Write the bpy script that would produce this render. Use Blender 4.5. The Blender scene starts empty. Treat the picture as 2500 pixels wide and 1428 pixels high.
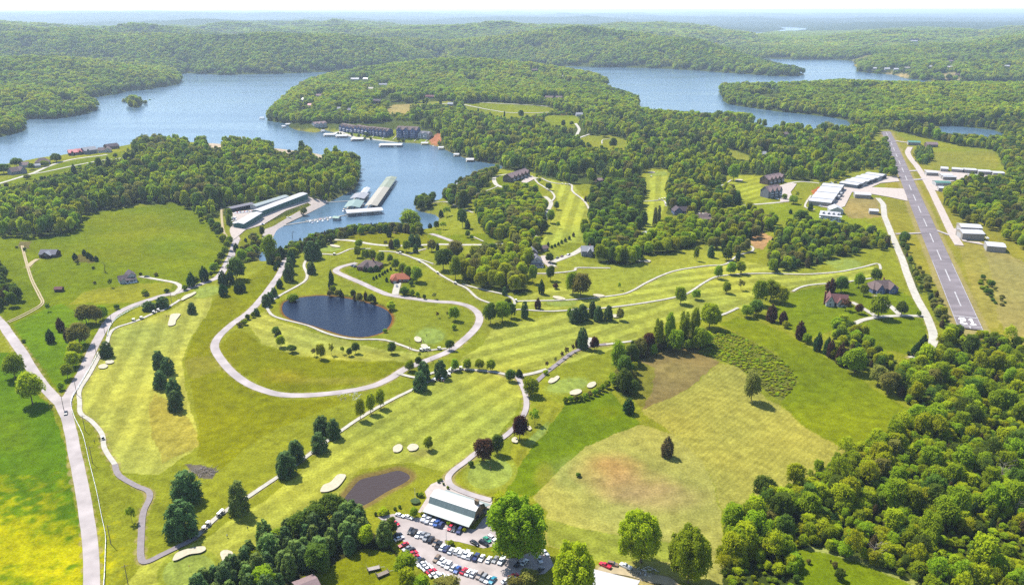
import bpy, bmesh, math, random
import numpy as np
from mathutils import Vector, Matrix
from mathutils.geometry import delaunay_2d_cdt

# ------------------------------------------------------------------ camera, sky, sun, exposure
SC = bpy.context.scene
COL = SC.collection
CAM_H = 200.0
F = 1947.0                       # focal length in source pixels (2500 wide)
TH = math.radians(19.46)         # pitch below the horizon
CT, ST = math.cos(TH), math.sin(TH)
cam_d = bpy.data.cameras.new('camera')
cam_d.sensor_width = 36.0
cam_d.lens = 36.0 * F / 2500.0
cam_d.clip_start = 1.0
cam_d.clip_end = 200000.0
cam = bpy.data.objects.new('camera', cam_d)
COL.objects.link(cam)
cam.location = (0, 0, CAM_H)
cam.rotation_euler = (math.radians(90) - TH, 0, 0)
SC.camera = cam

SUN_EL = math.radians(55)
SUN_DIR_H = Vector((-0.72, 0.69, 0)).normalized()      # horizontal direction towards the sun
world = bpy.data.worlds.new('World')
SC.world = world
world.use_nodes = True
wn = world.node_tree
bg = wn.nodes['Background']
sky = wn.nodes.new('ShaderNodeTexSky')
sky.sky_type = 'NISHITA'
sky.sun_disc = False
sky.sun_elevation = SUN_EL
sky.sun_rotation = math.atan2(SUN_DIR_H.x, SUN_DIR_H.y)
sky.altitude = 300
sky.dust_density = 0.5
wn.links.new(sky.outputs[0], bg.inputs[0])
bg.inputs[1].default_value = 0.125
sun_d = bpy.data.lights.new('sun', 'SUN')
sun_d.energy = 5.0
sun_d.angle = math.radians(0.53)
sun_d.color = (1.0, 0.955, 0.88)
sun = bpy.data.objects.new('sun', sun_d)
COL.objects.link(sun)
sdir = Vector((-SUN_DIR_H.x * math.cos(SUN_EL), -SUN_DIR_H.y * math.cos(SUN_EL), -math.sin(SUN_EL)))
sun.rotation_euler = sdir.to_track_quat('-Z', 'Y').to_euler()
sun.location = (0, 0, 400)
SC.view_settings.view_transform = 'Standard'
SC.view_settings.look = 'None'
SC.view_settings.gamma = 1.0
SC.view_settings.use_curve_mapping = False
SC.view_settings.exposure = 1.05
K_LIT = 2.72                     # what a sunlit white shows at this exposure
SC.cycles.use_denoising = False
SC.cycles.max_bounces = 6
SC.cycles.diffuse_bounces = 2
SC.cycles.glossy_bounces = 2
SC.cycles.transmission_bounces = 3
SC.cycles.volume_bounces = 0
SC.cycles.use_adaptive_sampling = True
SC.cycles.adaptive_threshold = 0.006

random.seed(7)
rng = np.random.default_rng(11)

# ------------------------------------------------------------------ small helpers
def lin(v):
    v = v / 255.0
    return v / 12.92 if v <= 0.04045 else ((v + 0.055) / 1.055) ** 2.4
def c(r, g, b, k=None):
    """albedo that shows as this sRGB colour when sunlit"""
    k = k or K_LIT
    return tuple(min(0.82, lin(x) / k) for x in (r, g, b))
def tag(o, label=None, cat=None, group=None, kind=None):
    if label: o['label'] = label
    if cat: o['category'] = cat
    if group: o['group'] = group
    if kind: o['kind'] = kind
    return o
def struct(o, label=None):
    o['kind'] = 'structure'
    if label: o['label'] = label
    return o
def empty(name, loc, rz=0.0, label=None, cat=None, group=None):
    o = bpy.data.objects.new(name, None)
    o.empty_display_size = 0.5
    o.location = loc
    o.rotation_euler = (0, 0, rz)
    COL.objects.link(o)
    return tag(o, label, cat, group)
def copy_tree(o, parent=None):
    n = o.copy()
    COL.objects.link(n)
    if parent is not None: n.parent = parent
    for ch in list(o.children): copy_tree(ch, n)
    return n
ORD = ['first', 'second', 'third', 'fourth', 'fifth', 'sixth', 'seventh', 'eighth', 'ninth', 'tenth',
       'eleventh', 'twelfth', 'thirteenth', 'fourteenth', 'fifteenth', 'sixteenth', 'seventeenth',
       'eighteenth', 'nineteenth', 'twentieth', 'twenty-first', 'twenty-second', 'twenty-third', 'twenty-fourth', 'twenty-fifth',
       'twenty-sixth', 'twenty-seventh', 'twenty-eighth', 'twenty-ninth', 'thirtieth']
def ordinal(i, n, side='left', far='right'):
    if n == 1: return ''
    if i == 0: return side + 'most'
    if i == n - 1: return far + 'most'
    return ORD[min(i, 29)] + ' from the ' + side

class MB:
    """collects polygons; build() links them as one mesh object"""
    def __init__(s): s.v, s.f, s.m = [], [], []
    def poly(s, pts, m=0):
        i = len(s.v); s.v += [tuple(p) for p in pts]; s.f.append(tuple(range(i, i + len(pts)))); s.m.append(m)
    def prism(s, bot, top, m=0, caps=True):
        n = len(bot); i = len(s.v)
        s.v += [tuple(p) for p in bot] + [tuple(p) for p in top]
        for k in range(n):
            j = (k + 1) % n
            s.f.append((i + k, i + j, i + n + j, i + n + k)); s.m.append(m)
        if caps:
            s.f.append(tuple(i + k for k in reversed(range(n)))); s.m.append(m)
            s.f.append(tuple(i + n + k for k in range(n))); s.m.append(m)
    def box(s, x0, y0, z0, x1, y1, z1, m=0, taper=0.0):
        t = taper
        s.prism([(x0, y0, z0), (x1, y0, z0), (x1, y1, z0), (x0, y1, z0)],
                [(x0 + t, y0 + t, z1), (x1 - t, y0 + t, z1), (x1 - t, y1 - t, z1), (x0 + t, y1 - t, z1)], m)
    def tube(s, p0, p1, r0, r1=None, n=7, m=0):
        r1 = r0 if r1 is None else r1
        p0, p1 = Vector(p0), Vector(p1)
        d = (p1 - p0).normalized()
        a = d.orthogonal().normalized(); b = d.cross(a)
        ring = lambda p, r: [p + (a * math.cos(2 * math.pi * k / n) + b * math.sin(2 * math.pi * k / n)) * r for k in range(n)]
        s.prism(ring(p0, r0), ring(p1, r1), m)
    def build(s, name, mats, parent=None, smooth=False):
        me = bpy.data.meshes.new(name)
        me.from_pydata(s.v, [], s.f)
        for mt in (mats if isinstance(mats, (list, tuple)) else [mats]): me.materials.append(mt)
        me.polygons.foreach_set('material_index', s.m)
        if smooth: me.polygons.foreach_set('use_smooth', [True] * len(me.polygons))
        me.update()
        o = bpy.data.objects.new(name, me)
        COL.objects.link(o)
        if parent is not None: o.parent = parent
        return o

def np_mesh(name, verts, faces_flat, loop_tot, mats, mat_idx=None, smooth=False):
    me = bpy.data.meshes.new(name)
    nv, nf = len(verts), len(loop_tot)
    me.vertices.add(nv); me.vertices.foreach_set('co', np.asarray(verts, np.float32).ravel())
    me.loops.add(len(faces_flat)); me.loops.foreach_set('vertex_index', np.asarray(faces_flat, np.int32))
    me.polygons.add(nf)
    st = np.zeros(nf, np.int32); st[1:] = np.cumsum(loop_tot)[:-1]
    me.polygons.foreach_set('loop_start', st)
    for mt in (mats if isinstance(mats, (list, tuple)) else [mats]): me.materials.append(mt)
    if mat_idx is not None: me.polygons.foreach_set('material_index', np.asarray(mat_idx, np.int32))
    if smooth: me.polygons.foreach_set('use_smooth', np.ones(nf, bool))
    me.update(calc_edges=True)
    me.validate()
    return me

# ------------------------------------------------------------------ materials
def nt(m):
    m.use_nodes = True
    return m.node_tree, m.node_tree.nodes, m.node_tree.links
def mat(name, col, rough=0.8, noise=0.12, scale=0.6, spec=0.3, metal=0.0, bump=0.0, streak=None):
    m = bpy.data.materials.new(name)
    t, n, l = nt(m)
    b = n['Principled BSDF']
    b.inputs['Roughness'].default_value = rough
    b.inputs['Metallic'].default_value = metal
    b.inputs['Specular IOR Level'].default_value = spec
    if noise > 0:
        tc = n.new('ShaderNodeTexCoord'); nz = n.new('ShaderNodeTexNoise')
        nz.inputs['Scale'].default_value = scale; nz.inputs['Detail'].default_value = 5
        if streak:
            mp = n.new('ShaderNodeMapping'); mp.inputs['Scale'].default_value = streak
            l.new(tc.outputs['Object'], mp.inputs[0]); l.new(mp.outputs[0], nz.inputs['Vector'])
        else:
            l.new(tc.outputs['Object'], nz.inputs['Vector'])
        mr = n.new('ShaderNodeMapRange')
        mr.inputs[1].default_value = 0.3; mr.inputs[2].default_value = 0.7
        mr.inputs[3].default_value = 1 - noise; mr.inputs[4].default_value = 1 + noise
        l.new(nz.outputs[0], mr.inputs[0])
        mx = n.new('ShaderNodeVectorMath'); mx.operation = 'SCALE'
        mx.inputs[0].default_value = col
        l.new(mr.outputs[0], mx.inputs['Scale']); l.new(mx.outputs[0], b.inputs['Base Color'])
        if bump:
            bp = n.new('ShaderNodeBump'); bp.inputs['Strength'].default_value = bump
            l.new(nz.outputs[0], bp.inputs['Height']); l.new(bp.outputs[0], b.inputs['Normal'])
    else:
        b.inputs['Base Color'].default_value = (*col, 1)
    return m

def leaf_mat(name, col, var=0.22, trans=0.3, hue=0.018):
    m = bpy.data.materials.new(name)
    t, n, l = nt(m)
    n.remove(n['Principled BSDF'])
    out = n['Material Output']
    oi = n.new('ShaderNodeObjectInfo'); tc = n.new('ShaderNodeTexCoord')
    nz = n.new('ShaderNodeTexNoise'); nz.inputs['Scale'].default_value = 0.55; nz.inputs['Detail'].default_value = 4
    l.new(tc.outputs['Object'], nz.inputs['Vector'])
    hs = n.new('ShaderNodeHueSaturation'); hs.inputs['Color'].default_value = (*col, 1)
    def rngmap(src, a, b, lo=0.0, hi=1.0):
        r = n.new('ShaderNodeMapRange'); r.inputs[1].default_value = lo; r.inputs[2].default_value = hi
        r.inputs[3].default_value = a; r.inputs[4].default_value = b
        l.new(src, r.inputs[0]); return r.outputs[0]
    l.new(rngmap(oi.outputs['Random'], 0.5 - hue, 0.5 + hue), hs.inputs['Hue'])
    v1 = rngmap(oi.outputs['Random'], 1 - var, 1 + var)
    v2 = rngmap(nz.outputs[0], 0.7, 1.35, 0.3, 0.7)
    mu = n.new('ShaderNodeMath'); mu.operation = 'MULTIPLY'
    l.new(v1, mu.inputs[0]); l.new(v2, mu.inputs[1]); l.new(mu.outputs[0], hs.inputs['Value'])
    df = n.new('ShaderNodeBsdfDiffuse'); tr = n.new('ShaderNodeBsdfTranslucent'); ms = n.new('ShaderNodeMixShader')
    ms.inputs[0].default_value = trans
    l.new(hs.outputs[0], df.inputs[0]); l.new(hs.outputs[0], tr.inputs[0])
    l.new(df.outputs[0], ms.inputs[1]); l.new(tr.outputs[0], ms.inputs[2])
    l.new(ms.outputs[0], out.inputs[0])
    return m

# ------------------------------------------------------------------ projection
def project(X, Y, Z):
    dz = Z - CAM_H
    dep = np.maximum(Y * CT - dz * ST, 1e-3)
    up = Y * ST + dz * CT
    return 1250 + F * X / dep, 714 - F * up / dep, dep
def ray(px, py):
    a = (np.asarray(px, float) - 1250) / F; b = (714 - np.asarray(py, float)) / F
    return a, CT + b * ST, -ST + b * CT
def on_plane(px, py, z):
    dx, dy, dz = ray(px, py)
    dz = np.minimum(dz, -1e-4)
    t = (z - CAM_H) / dz
    return t * dx, t * dy

def hash2(xi, yi, seed):
    h = (xi.astype(np.int64) * 374761393 + yi.astype(np.int64) * 668265263 + seed * 982451653) & 0xffffffff
    h = ((h ^ (h >> 13)) * 1274126177) & 0xffffffff
    h = h ^ (h >> 16)
    return (h & 0xffffff) / float(0xffffff)
def vnoise(x, y, seed=0):
    xi, yi = np.floor(x), np.floor(y)
    fx, fy = x - xi, y - yi
    fx = fx * fx * (3 - 2 * fx); fy = fy * fy * (3 - 2 * fy)
    a, b = hash2(xi, yi, seed), hash2(xi + 1, yi, seed)
    d, e = hash2(xi, yi + 1, seed), hash2(xi + 1, yi + 1, seed)
    return (a * (1 - fx) + b * fx) * (1 - fy) + (d * (1 - fx) + e * fx) * fy
def fbm(x, y, seed=0, oc=4, gain=0.5):
    s, a, t = 0, 1.0, 0
    for k in range(oc):
        s = s + a * vnoise(x * 2 ** k + 17.3 * k, y * 2 ** k - 9.1 * k, seed + k); t += a; a *= gain
    return s / t
def smooth(x):
    x = np.clip(x, 0, 1); return x * x * (3 - 2 * x)
def pip(px, py, poly):
    """points in polygon; arrays of any shape"""
    P = np.asarray(poly, float)
    shp = px.shape; px = px.ravel(); py = py.ravel()
    out = np.zeros(px.shape, bool)
    bb = np.where((px >= P[:, 0].min()) & (px <= P[:, 0].max()) & (py >= P[:, 1].min()) & (py <= P[:, 1].max()))[0]
    if len(bb):
        x, y = px[bb], py[bb]; ins = np.zeros(len(bb), bool)
        for k in range(len(P)):
            x0, y0 = P[k]; x1, y1 = P[(k + 1) % len(P)]
            if y0 == y1: continue
            cr = ((y0 > y) != (y1 > y)) & (x < (x1 - x0) * (y - y0) / (y1 - y0) + x0)
            ins ^= cr
        out[bb] = ins
    return out.reshape(shp)
def ell(cx, cy, rx, ry, n=18, rot=0.0, wob=0.0, seed=0):
    r = random.Random(seed + int(cx * 3 + cy)); out = []
    for k in range(n):
        t = 2 * math.pi * k / n; w = 1 + wob * (r.random() - 0.5)
        x, y = rx * math.cos(t) * w, ry * math.sin(t) * w
        out.append((cx + x * math.cos(rot) - y * math.sin(rot), cy + x * math.sin(rot) + y * math.cos(rot)))
    return out
def spline(pts, per=6, closed=False):
    P = [np.array(p, float) for p in pts]; n = len(P); out = []
    seg = n if closed else n - 1
    for i in range(seg):
        g = (lambda k: P[k % n]) if closed else (lambda k: P[min(max(k, 0), n - 1)])
        a, b, cc, d = g(i - 1), g(i), g(i + 1), g(i + 2)
        for k in range(per):
            t = k / per
            out.append(0.5 * (2 * b + (cc - a) * t + (2 * a - 5 * b + 4 * cc - d) * t * t + (3 * b - a - 3 * cc + d) * t ** 3))
    if not closed: out.append(P[-1])
    return out
# ------------------------------------------------------------------ the lay of the land
ZW = -14.0                       # level of the lake
LAKE = [
 [(-500,350),(0,336),(40,326),(64,318),(66,308),(56,298),(60,290),(115,291),(160,287),(200,282),(236,270),(243,262),(226,254),(208,247),
  (200,240),(222,239),(262,234),(300,228),(306,223),(335,222),(400,213),(438,206),(445,200),(440,190),(430,181),(462,177),(472,181),(545,183),
  (625,182),(690,180),(760,177),(860,173),(930,171),(985,170),(1035,161),(1040,152),(1076,150),(1088,157),(1200,158),(1330,161),(1400,163),(1500,165),
  (1600,167),(1680,171),(1800,180),(1900,187),(2008,190),(2030,200),(2040,216),(1960,222),(1900,226),(1850,226),(1800,224),(1748,216),(1755,226),
  (1764,240),(1764,250),(1782,256),(1835,264),(1900,273),(1980,281),(2060,291),(2075,300),(2066,326),(1990,326),(1880,316),(1850,306),(1780,298),(1700,300),(1620,296),(1560,284),
  (1562,252),(1540,244),(1500,236),(1494,228),(1468,218),(1480,208),(1494,203),(1440,196),(1330,186),(1200,178),(1060,178),(930,188),(800,201),(748,210),
  (722,226),(690,252),(662,276),(650,296),(700,302),(708,316),(775,326),(792,316),(802,322),(870,337),(960,347),(1040,352),(1062,357),(1080,364),
  (1110,377),(1140,389),(1190,399),(1226,404),(1222,414),(1190,422),(1165,436),(1120,452),(1090,476),(1062,492),(1020,496),(1006,506),(1022,517),(1058,524),
  (1070,532),(1062,552),(1032,562),(980,564),(920,566),(870,568),(800,582),(750,594),(712,606),(690,622),(650,640),(632,634),(640,618),(655,600),
  (668,578),(674,560),(700,549),(745,528),(800,496),(840,477),(868,462),(880,440),(880,408),(850,396),(800,382),(740,374),(660,365),(560,358),(480,355),
  (400,356),(330,358),(290,362),(262,368),(200,374),(165,380),(120,392),(60,397),(30,405),(0,410),(-500,470)],
 [(2292,306),(2330,308),(2380,313),(2425,318),(2448,326),(2448,356),(2380,356),(2300,352),(2288,335)],
 [(1580,130),(1640,133),(1700,134),(1780,135),(1860,143),(1960,146),(2072,145),(2110,156),(2068,160),(2095,164),(2082,172),(2110,180),(2190,183),(2212,195),
  (2360,203),(2450,203),(2600,201),(3000,201),(3000,226),(2500,228),(2350,226),(2200,226),(2100,222),(2040,206),(2018,196),(2004,189),(1950,180),(1900,170),(1870,163),(1820,151),(1790,142),(1700,137),(1590,134)],
 [(1785,96),(1835,100),(1850,90),(1900,83),(1920,80),(1966,75),(1970,70),(1930,67),(1890,67),(1921,72),(1880,78),(1822,83),(1835,90)],
 [(1240,91),(1270,94),(1300,98),(1290,90),(1260,88)],
 [(1548,82),(1595,84),(1592,81)],
]
ISLANDS = [ell(330, 258, 30, 5, 14), ell(372, 252, 5, 1.5, 8)]
POND_BIG = spline([(690,742),(700,733),(730,725),(790,720),(850,727),(900,738),(940,752),(958,770),(955,790),(938,808),(910,818),(880,822),(840,818),(800,806),(760,793),(715,780),(694,768),(688,755)], 4, True)
POND_SMALL = spline([(832,1212),(850,1188),(868,1168),(888,1159),(930,1150),(965,1141),(985,1142),(1005,1152),(1009,1165),(990,1180),(950,1200),(905,1228),(866,1244),(850,1240),(838,1225)], 4, True)
EN = (0, 0)
HILLS = [(100,215,48,380,300),(250,160,50,500,380),(620,165,62,420,320),(800,160,52,460,330),(1180,200,24,420,300),(1250,145,50,520,260),(1500,145,36,420,240),
 (1700,158,42,260,200),(2050,240,6,520,200),(2380,245,8,520,220),(960,150,42,400,300),(2320,150,22,650,400),(1900,160,8,300,60),(20,270,26,220,160),(1160,270,16,260,160),(740,250,16,260,170),
 (420,240,24,200,120),(1950,115,16,500,300),(1650,100,26,500,300),(2250,120,20,600,350),(560,430,9,160,120)]

# rows at growing distances, columns fanning out: fine near the camera, coarse far away
rows = [90.0, 140.0, 180.0]
py = 1620.0
while py > 128:
    rows.append(CAM_H / math.tan(TH + math.atan((py - 714) / F))); py -= 2.5
Y = rows[-1]
while Y < 52000:
    Y *= 1.0095; rows.append(Y)
ROWS = np.array(rows); NR = len(ROWS)
NC = 1200
COLS = np.linspace(-0.98, 0.98, NC)

def seg_dist(X, Y, polys):
    d = np.full(X.shape, 1e9)
    for P in polys:
        for k in range(len(P)):
            ax, ay = P[k]; bx, by = P[(k + 1) % len(P)]
            vx, vy = bx - ax, by - ay
            L = vx * vx + vy * vy + 1e-9
            t = np.clip(((X - ax) * vx + (Y - ay) * vy) / L, 0, 1)
            d = np.minimum(d, (X - ax - t * vx) ** 2 + (Y - ay - t * vy) ** 2)
    return np.sqrt(d)
def to_world_poly(P, z):
    P = np.array(P); x, y = on_plane(P[:, 0], P[:, 1], z); return list(zip(x, y))

LAKE_W = [to_world_poly(P, ZW) for P in LAKE]
ISL_W = [to_world_poly(P, ZW) for P in ISLANDS]
def signed_shore(X, Y):
    ins = np.zeros(X.shape, bool)
    for P in LAKE_W: ins |= pip(X, Y, P)
    for P in ISL_W: ins &= ~pip(X, Y, P)
    d = seg_dist(X, Y, LAKE_W + ISL_W)
    return np.where(ins, -d, d)
def upsample(A, ri, ci, nr, nc):
    r = np.interp(np.arange(nr), ri, np.arange(len(ri))); q = np.interp(np.arange(nc), ci, np.arange(len(ci)))
    r0 = np.minimum(r.astype(int), len(ri) - 2); q0 = np.minimum(q.astype(int), len(ci) - 2)
    fr = (r - r0)[:, None]; fq = (q - q0)[None, :]
    g = lambda i, j: A[np.ix_(i, j)]
    return (g(r0, q0) * (1 - fr) + g(r0 + 1, q0) * fr) * (1 - fq) + (g(r0, q0 + 1) * (1 - fr) + g(r0 + 1, q0 + 1) * fr) * fq
GX = COLS[None, :] * ROWS[:, None]; GY = np.repeat(ROWS[:, None], NC, 1)
ri = np.unique(np.append(np.arange(0, NR, 3), NR - 1)); ci = np.unique(np.append(np.arange(0, NC, 3), NC - 1))
SHORE = upsample(signed_shore(GX[np.ix_(ri, ci)], GY[np.ix_(ri, ci)]), ri, ci, NR, NC)

def pond_level(P): return 0.0
PB_W, PS_W = to_world_poly(POND_BIG, 0), to_world_poly(POND_SMALL, 0)
AIR = [(2135,330),(2215,320),(2300,400),(2480,560),(2520,640),(2450,830),(2330,830),(2270,690),(2160,500),(1960,500),(2000,420),(2130,400)]
def heights():
    R = np.sqrt(GX ** 2 + GY ** 2)
    h = ZW - 0.6 + 14.6 * (1 - np.exp(-np.maximum(SHORE, 0) / 30))
    near = smooth((2600 - R) / 800)
    land = 1 - np.exp(-np.maximum(SHORE, 0) / 160)
    und = (fbm(GX / 130, GY / 130, 3, 3) - 0.5) * 5.0 + (fbm(GX / 34, GY / 34, 9, 2) - 0.5) * 1.1
    P = project(GX, GY, np.zeros_like(GX))
    flat = upsample(pip(P[0][np.ix_(ri, ci)], P[1][np.ix_(ri, ci)], AIR).astype(float), ri, ci, NR, NC)
    for k in range(3): flat = (flat + np.roll(flat, 6, 0) + np.roll(flat, -6, 0) + np.roll(flat, 6, 1) + np.roll(flat, -6, 1)) / 5
    calm = np.ones_like(GX)
    nr_ = np.where(ROWS < 900)[0]
    for W, dep in ((PB_W, 2.2), (PS_W, 2.0)):
        cx, cy = np.mean(W, 0)
        box = np.where((abs(GX[nr_] - cx) < 170) & (abs(GY[nr_] - cy) < 170))
        x, y = GX[nr_][box], GY[nr_][box]
        d = seg_dist(x, y, [W]); ins = pip(x, y, W)
        cal = np.where(ins, 0, smooth(d / 45)); cc_ = calm[nr_]; cc_[box] *= cal; calm[nr_] = cc_
        hh = h[nr_]; hh[box] -= np.where(ins, 0.5 + dep * smooth(d / 8), 0.5 * np.maximum(0, 1 - d / 3.0)); h[nr_] = hh
    h += und * near * calm * (1 - 0.92 * flat) * smooth(np.maximum(SHORE, 0) / 50)
    far = smooth((R - 2300) / 2200)
    n1 = fbm(GX / 1500, GY / 1500, 21, 5, 0.52); n2 = fbm(GX / 4200, GY / 4200, 33, 3)
    amp = np.interp(R, [0, 2300, 4000, 7000, 12000, 25000, 60000], [0, 0, 48, 72, 84, 95, 115])
    side = GX / np.maximum(GY, 1)
    amp = amp * (1.12 - 0.55 * smooth((side + 0.15) / 0.8))
    hl = np.maximum(0, n1 - 0.36) * 2.2 * amp + np.maximum(0, n2 - 0.42) * 1.7 * amp
    hl *= (1 - np.exp(-np.maximum(SHORE, 0) / 260))
    hl *= 1 - .93 * np.exp(-((side - .345) / .075) ** 2) * smooth((9200 - R) / 800)
    hl += smooth((R - 9000) / 16000) * 30
    hl += smooth((R - 13000) / 6000) * smooth((0.02 - side) / 0.35) * 60 * (0.3 + 1.2 * fbm(GX / 6000, GY / 9000, 5, 2))
    hl += smooth((R - 15000) / 5000) * smooth((side - 0.615) / 0.06) * 150
    relief = (fbm(GX / 620, GY / 430, 57, 3) - .42) * 150 + (fbm(GX / 240, GY / 200, 58, 2) - .5) * 26
    hl += relief * smooth((R - 2250) / 900) * smooth((9500 - R) / 3000) * (1 - np.exp(-np.maximum(SHORE, 0) / 220)) * (1 - .9 * np.exp(-((side - .345) / .075) ** 2))
    hl = np.where(hl > 150, 150 + (hl - 150) * .45, hl)
    h += hl
    h += 15 * np.exp(-np.maximum(SHORE, 0) / 400) * 0
    for (px_, py_, hh, rx, ry) in HILLS:
        cx, cy = on_plane(px_, py_, ZW)
        g = np.exp(-((GX - cx) / rx) ** 2 - ((GY - cy) / ry) ** 2)
        h += hh * g * land
    return np.where(SHORE < 0, ZW - 0.6 - np.minimum(7, -SHORE * 0.22), h)
GH = heights()

def ground(X, Y):
    X = np.asarray(X, float); Y = np.maximum(np.asarray(Y, float), ROWS[0] + 1e-3)
    r = np.interp(Y, ROWS, np.arange(NR)); q = (X / Y - COLS[0]) / (COLS[1] - COLS[0])
    r0 = np.clip(r.astype(int), 0, NR - 2); q0 = np.clip(q.astype(int), 0, NC - 2)
    fr = (Y - ROWS[r0]) / (ROWS[r0 + 1] - ROWS[r0]); fq = np.clip(q - q0, 0, 1)
    return (GH[r0, q0] * (1 - fq) + GH[r0, q0 + 1] * fq) * (1 - fr) + (GH[r0 + 1, q0] * (1 - fq) + GH[r0 + 1, q0 + 1] * fq) * fr
def shore_at(X, Y):
    X = np.asarray(X, float); Y = np.asarray(Y, float)
    r0 = np.clip(np.interp(Y, ROWS, np.arange(NR)).round().astype(int), 0, NR - 1)
    q0 = np.clip(((X / Y - COLS[0]) / (COLS[1] - COLS[0])).round().astype(int), 0, NC - 1)
    return SHORE[r0, q0]

TT = np.concatenate([np.linspace(150, 1500, 500), np.geomspace(1503, 20000, 500)])
def at(px, py, floor=None):
    """where the sight line through a source pixel meets the ground: x, y, z"""
    dx, dy, dz = ray(px, py)
    X, Y_, Z = TT * dx, TT * dy, CAM_H + TT * dz
    g = ground(X, Y_)
    if floor is not None: g = np.maximum(g, floor)
    k = np.argmax(Z < g)
    if k == 0: k = len(TT) - 1
    a, b = Z[k - 1] - g[k - 1], Z[k] - g[k]
    t = TT[k - 1] + (TT[k] - TT[k - 1]) * a / (a - b + 1e-9)
    z = CAM_H + t * dz
    return Vector((t * dx, t * dy, float(z)))
def mpp(p):
    """metres per source pixel at a world point"""
    return float((p.y * CT - (p.z - CAM_H) * ST) / F)

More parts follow.
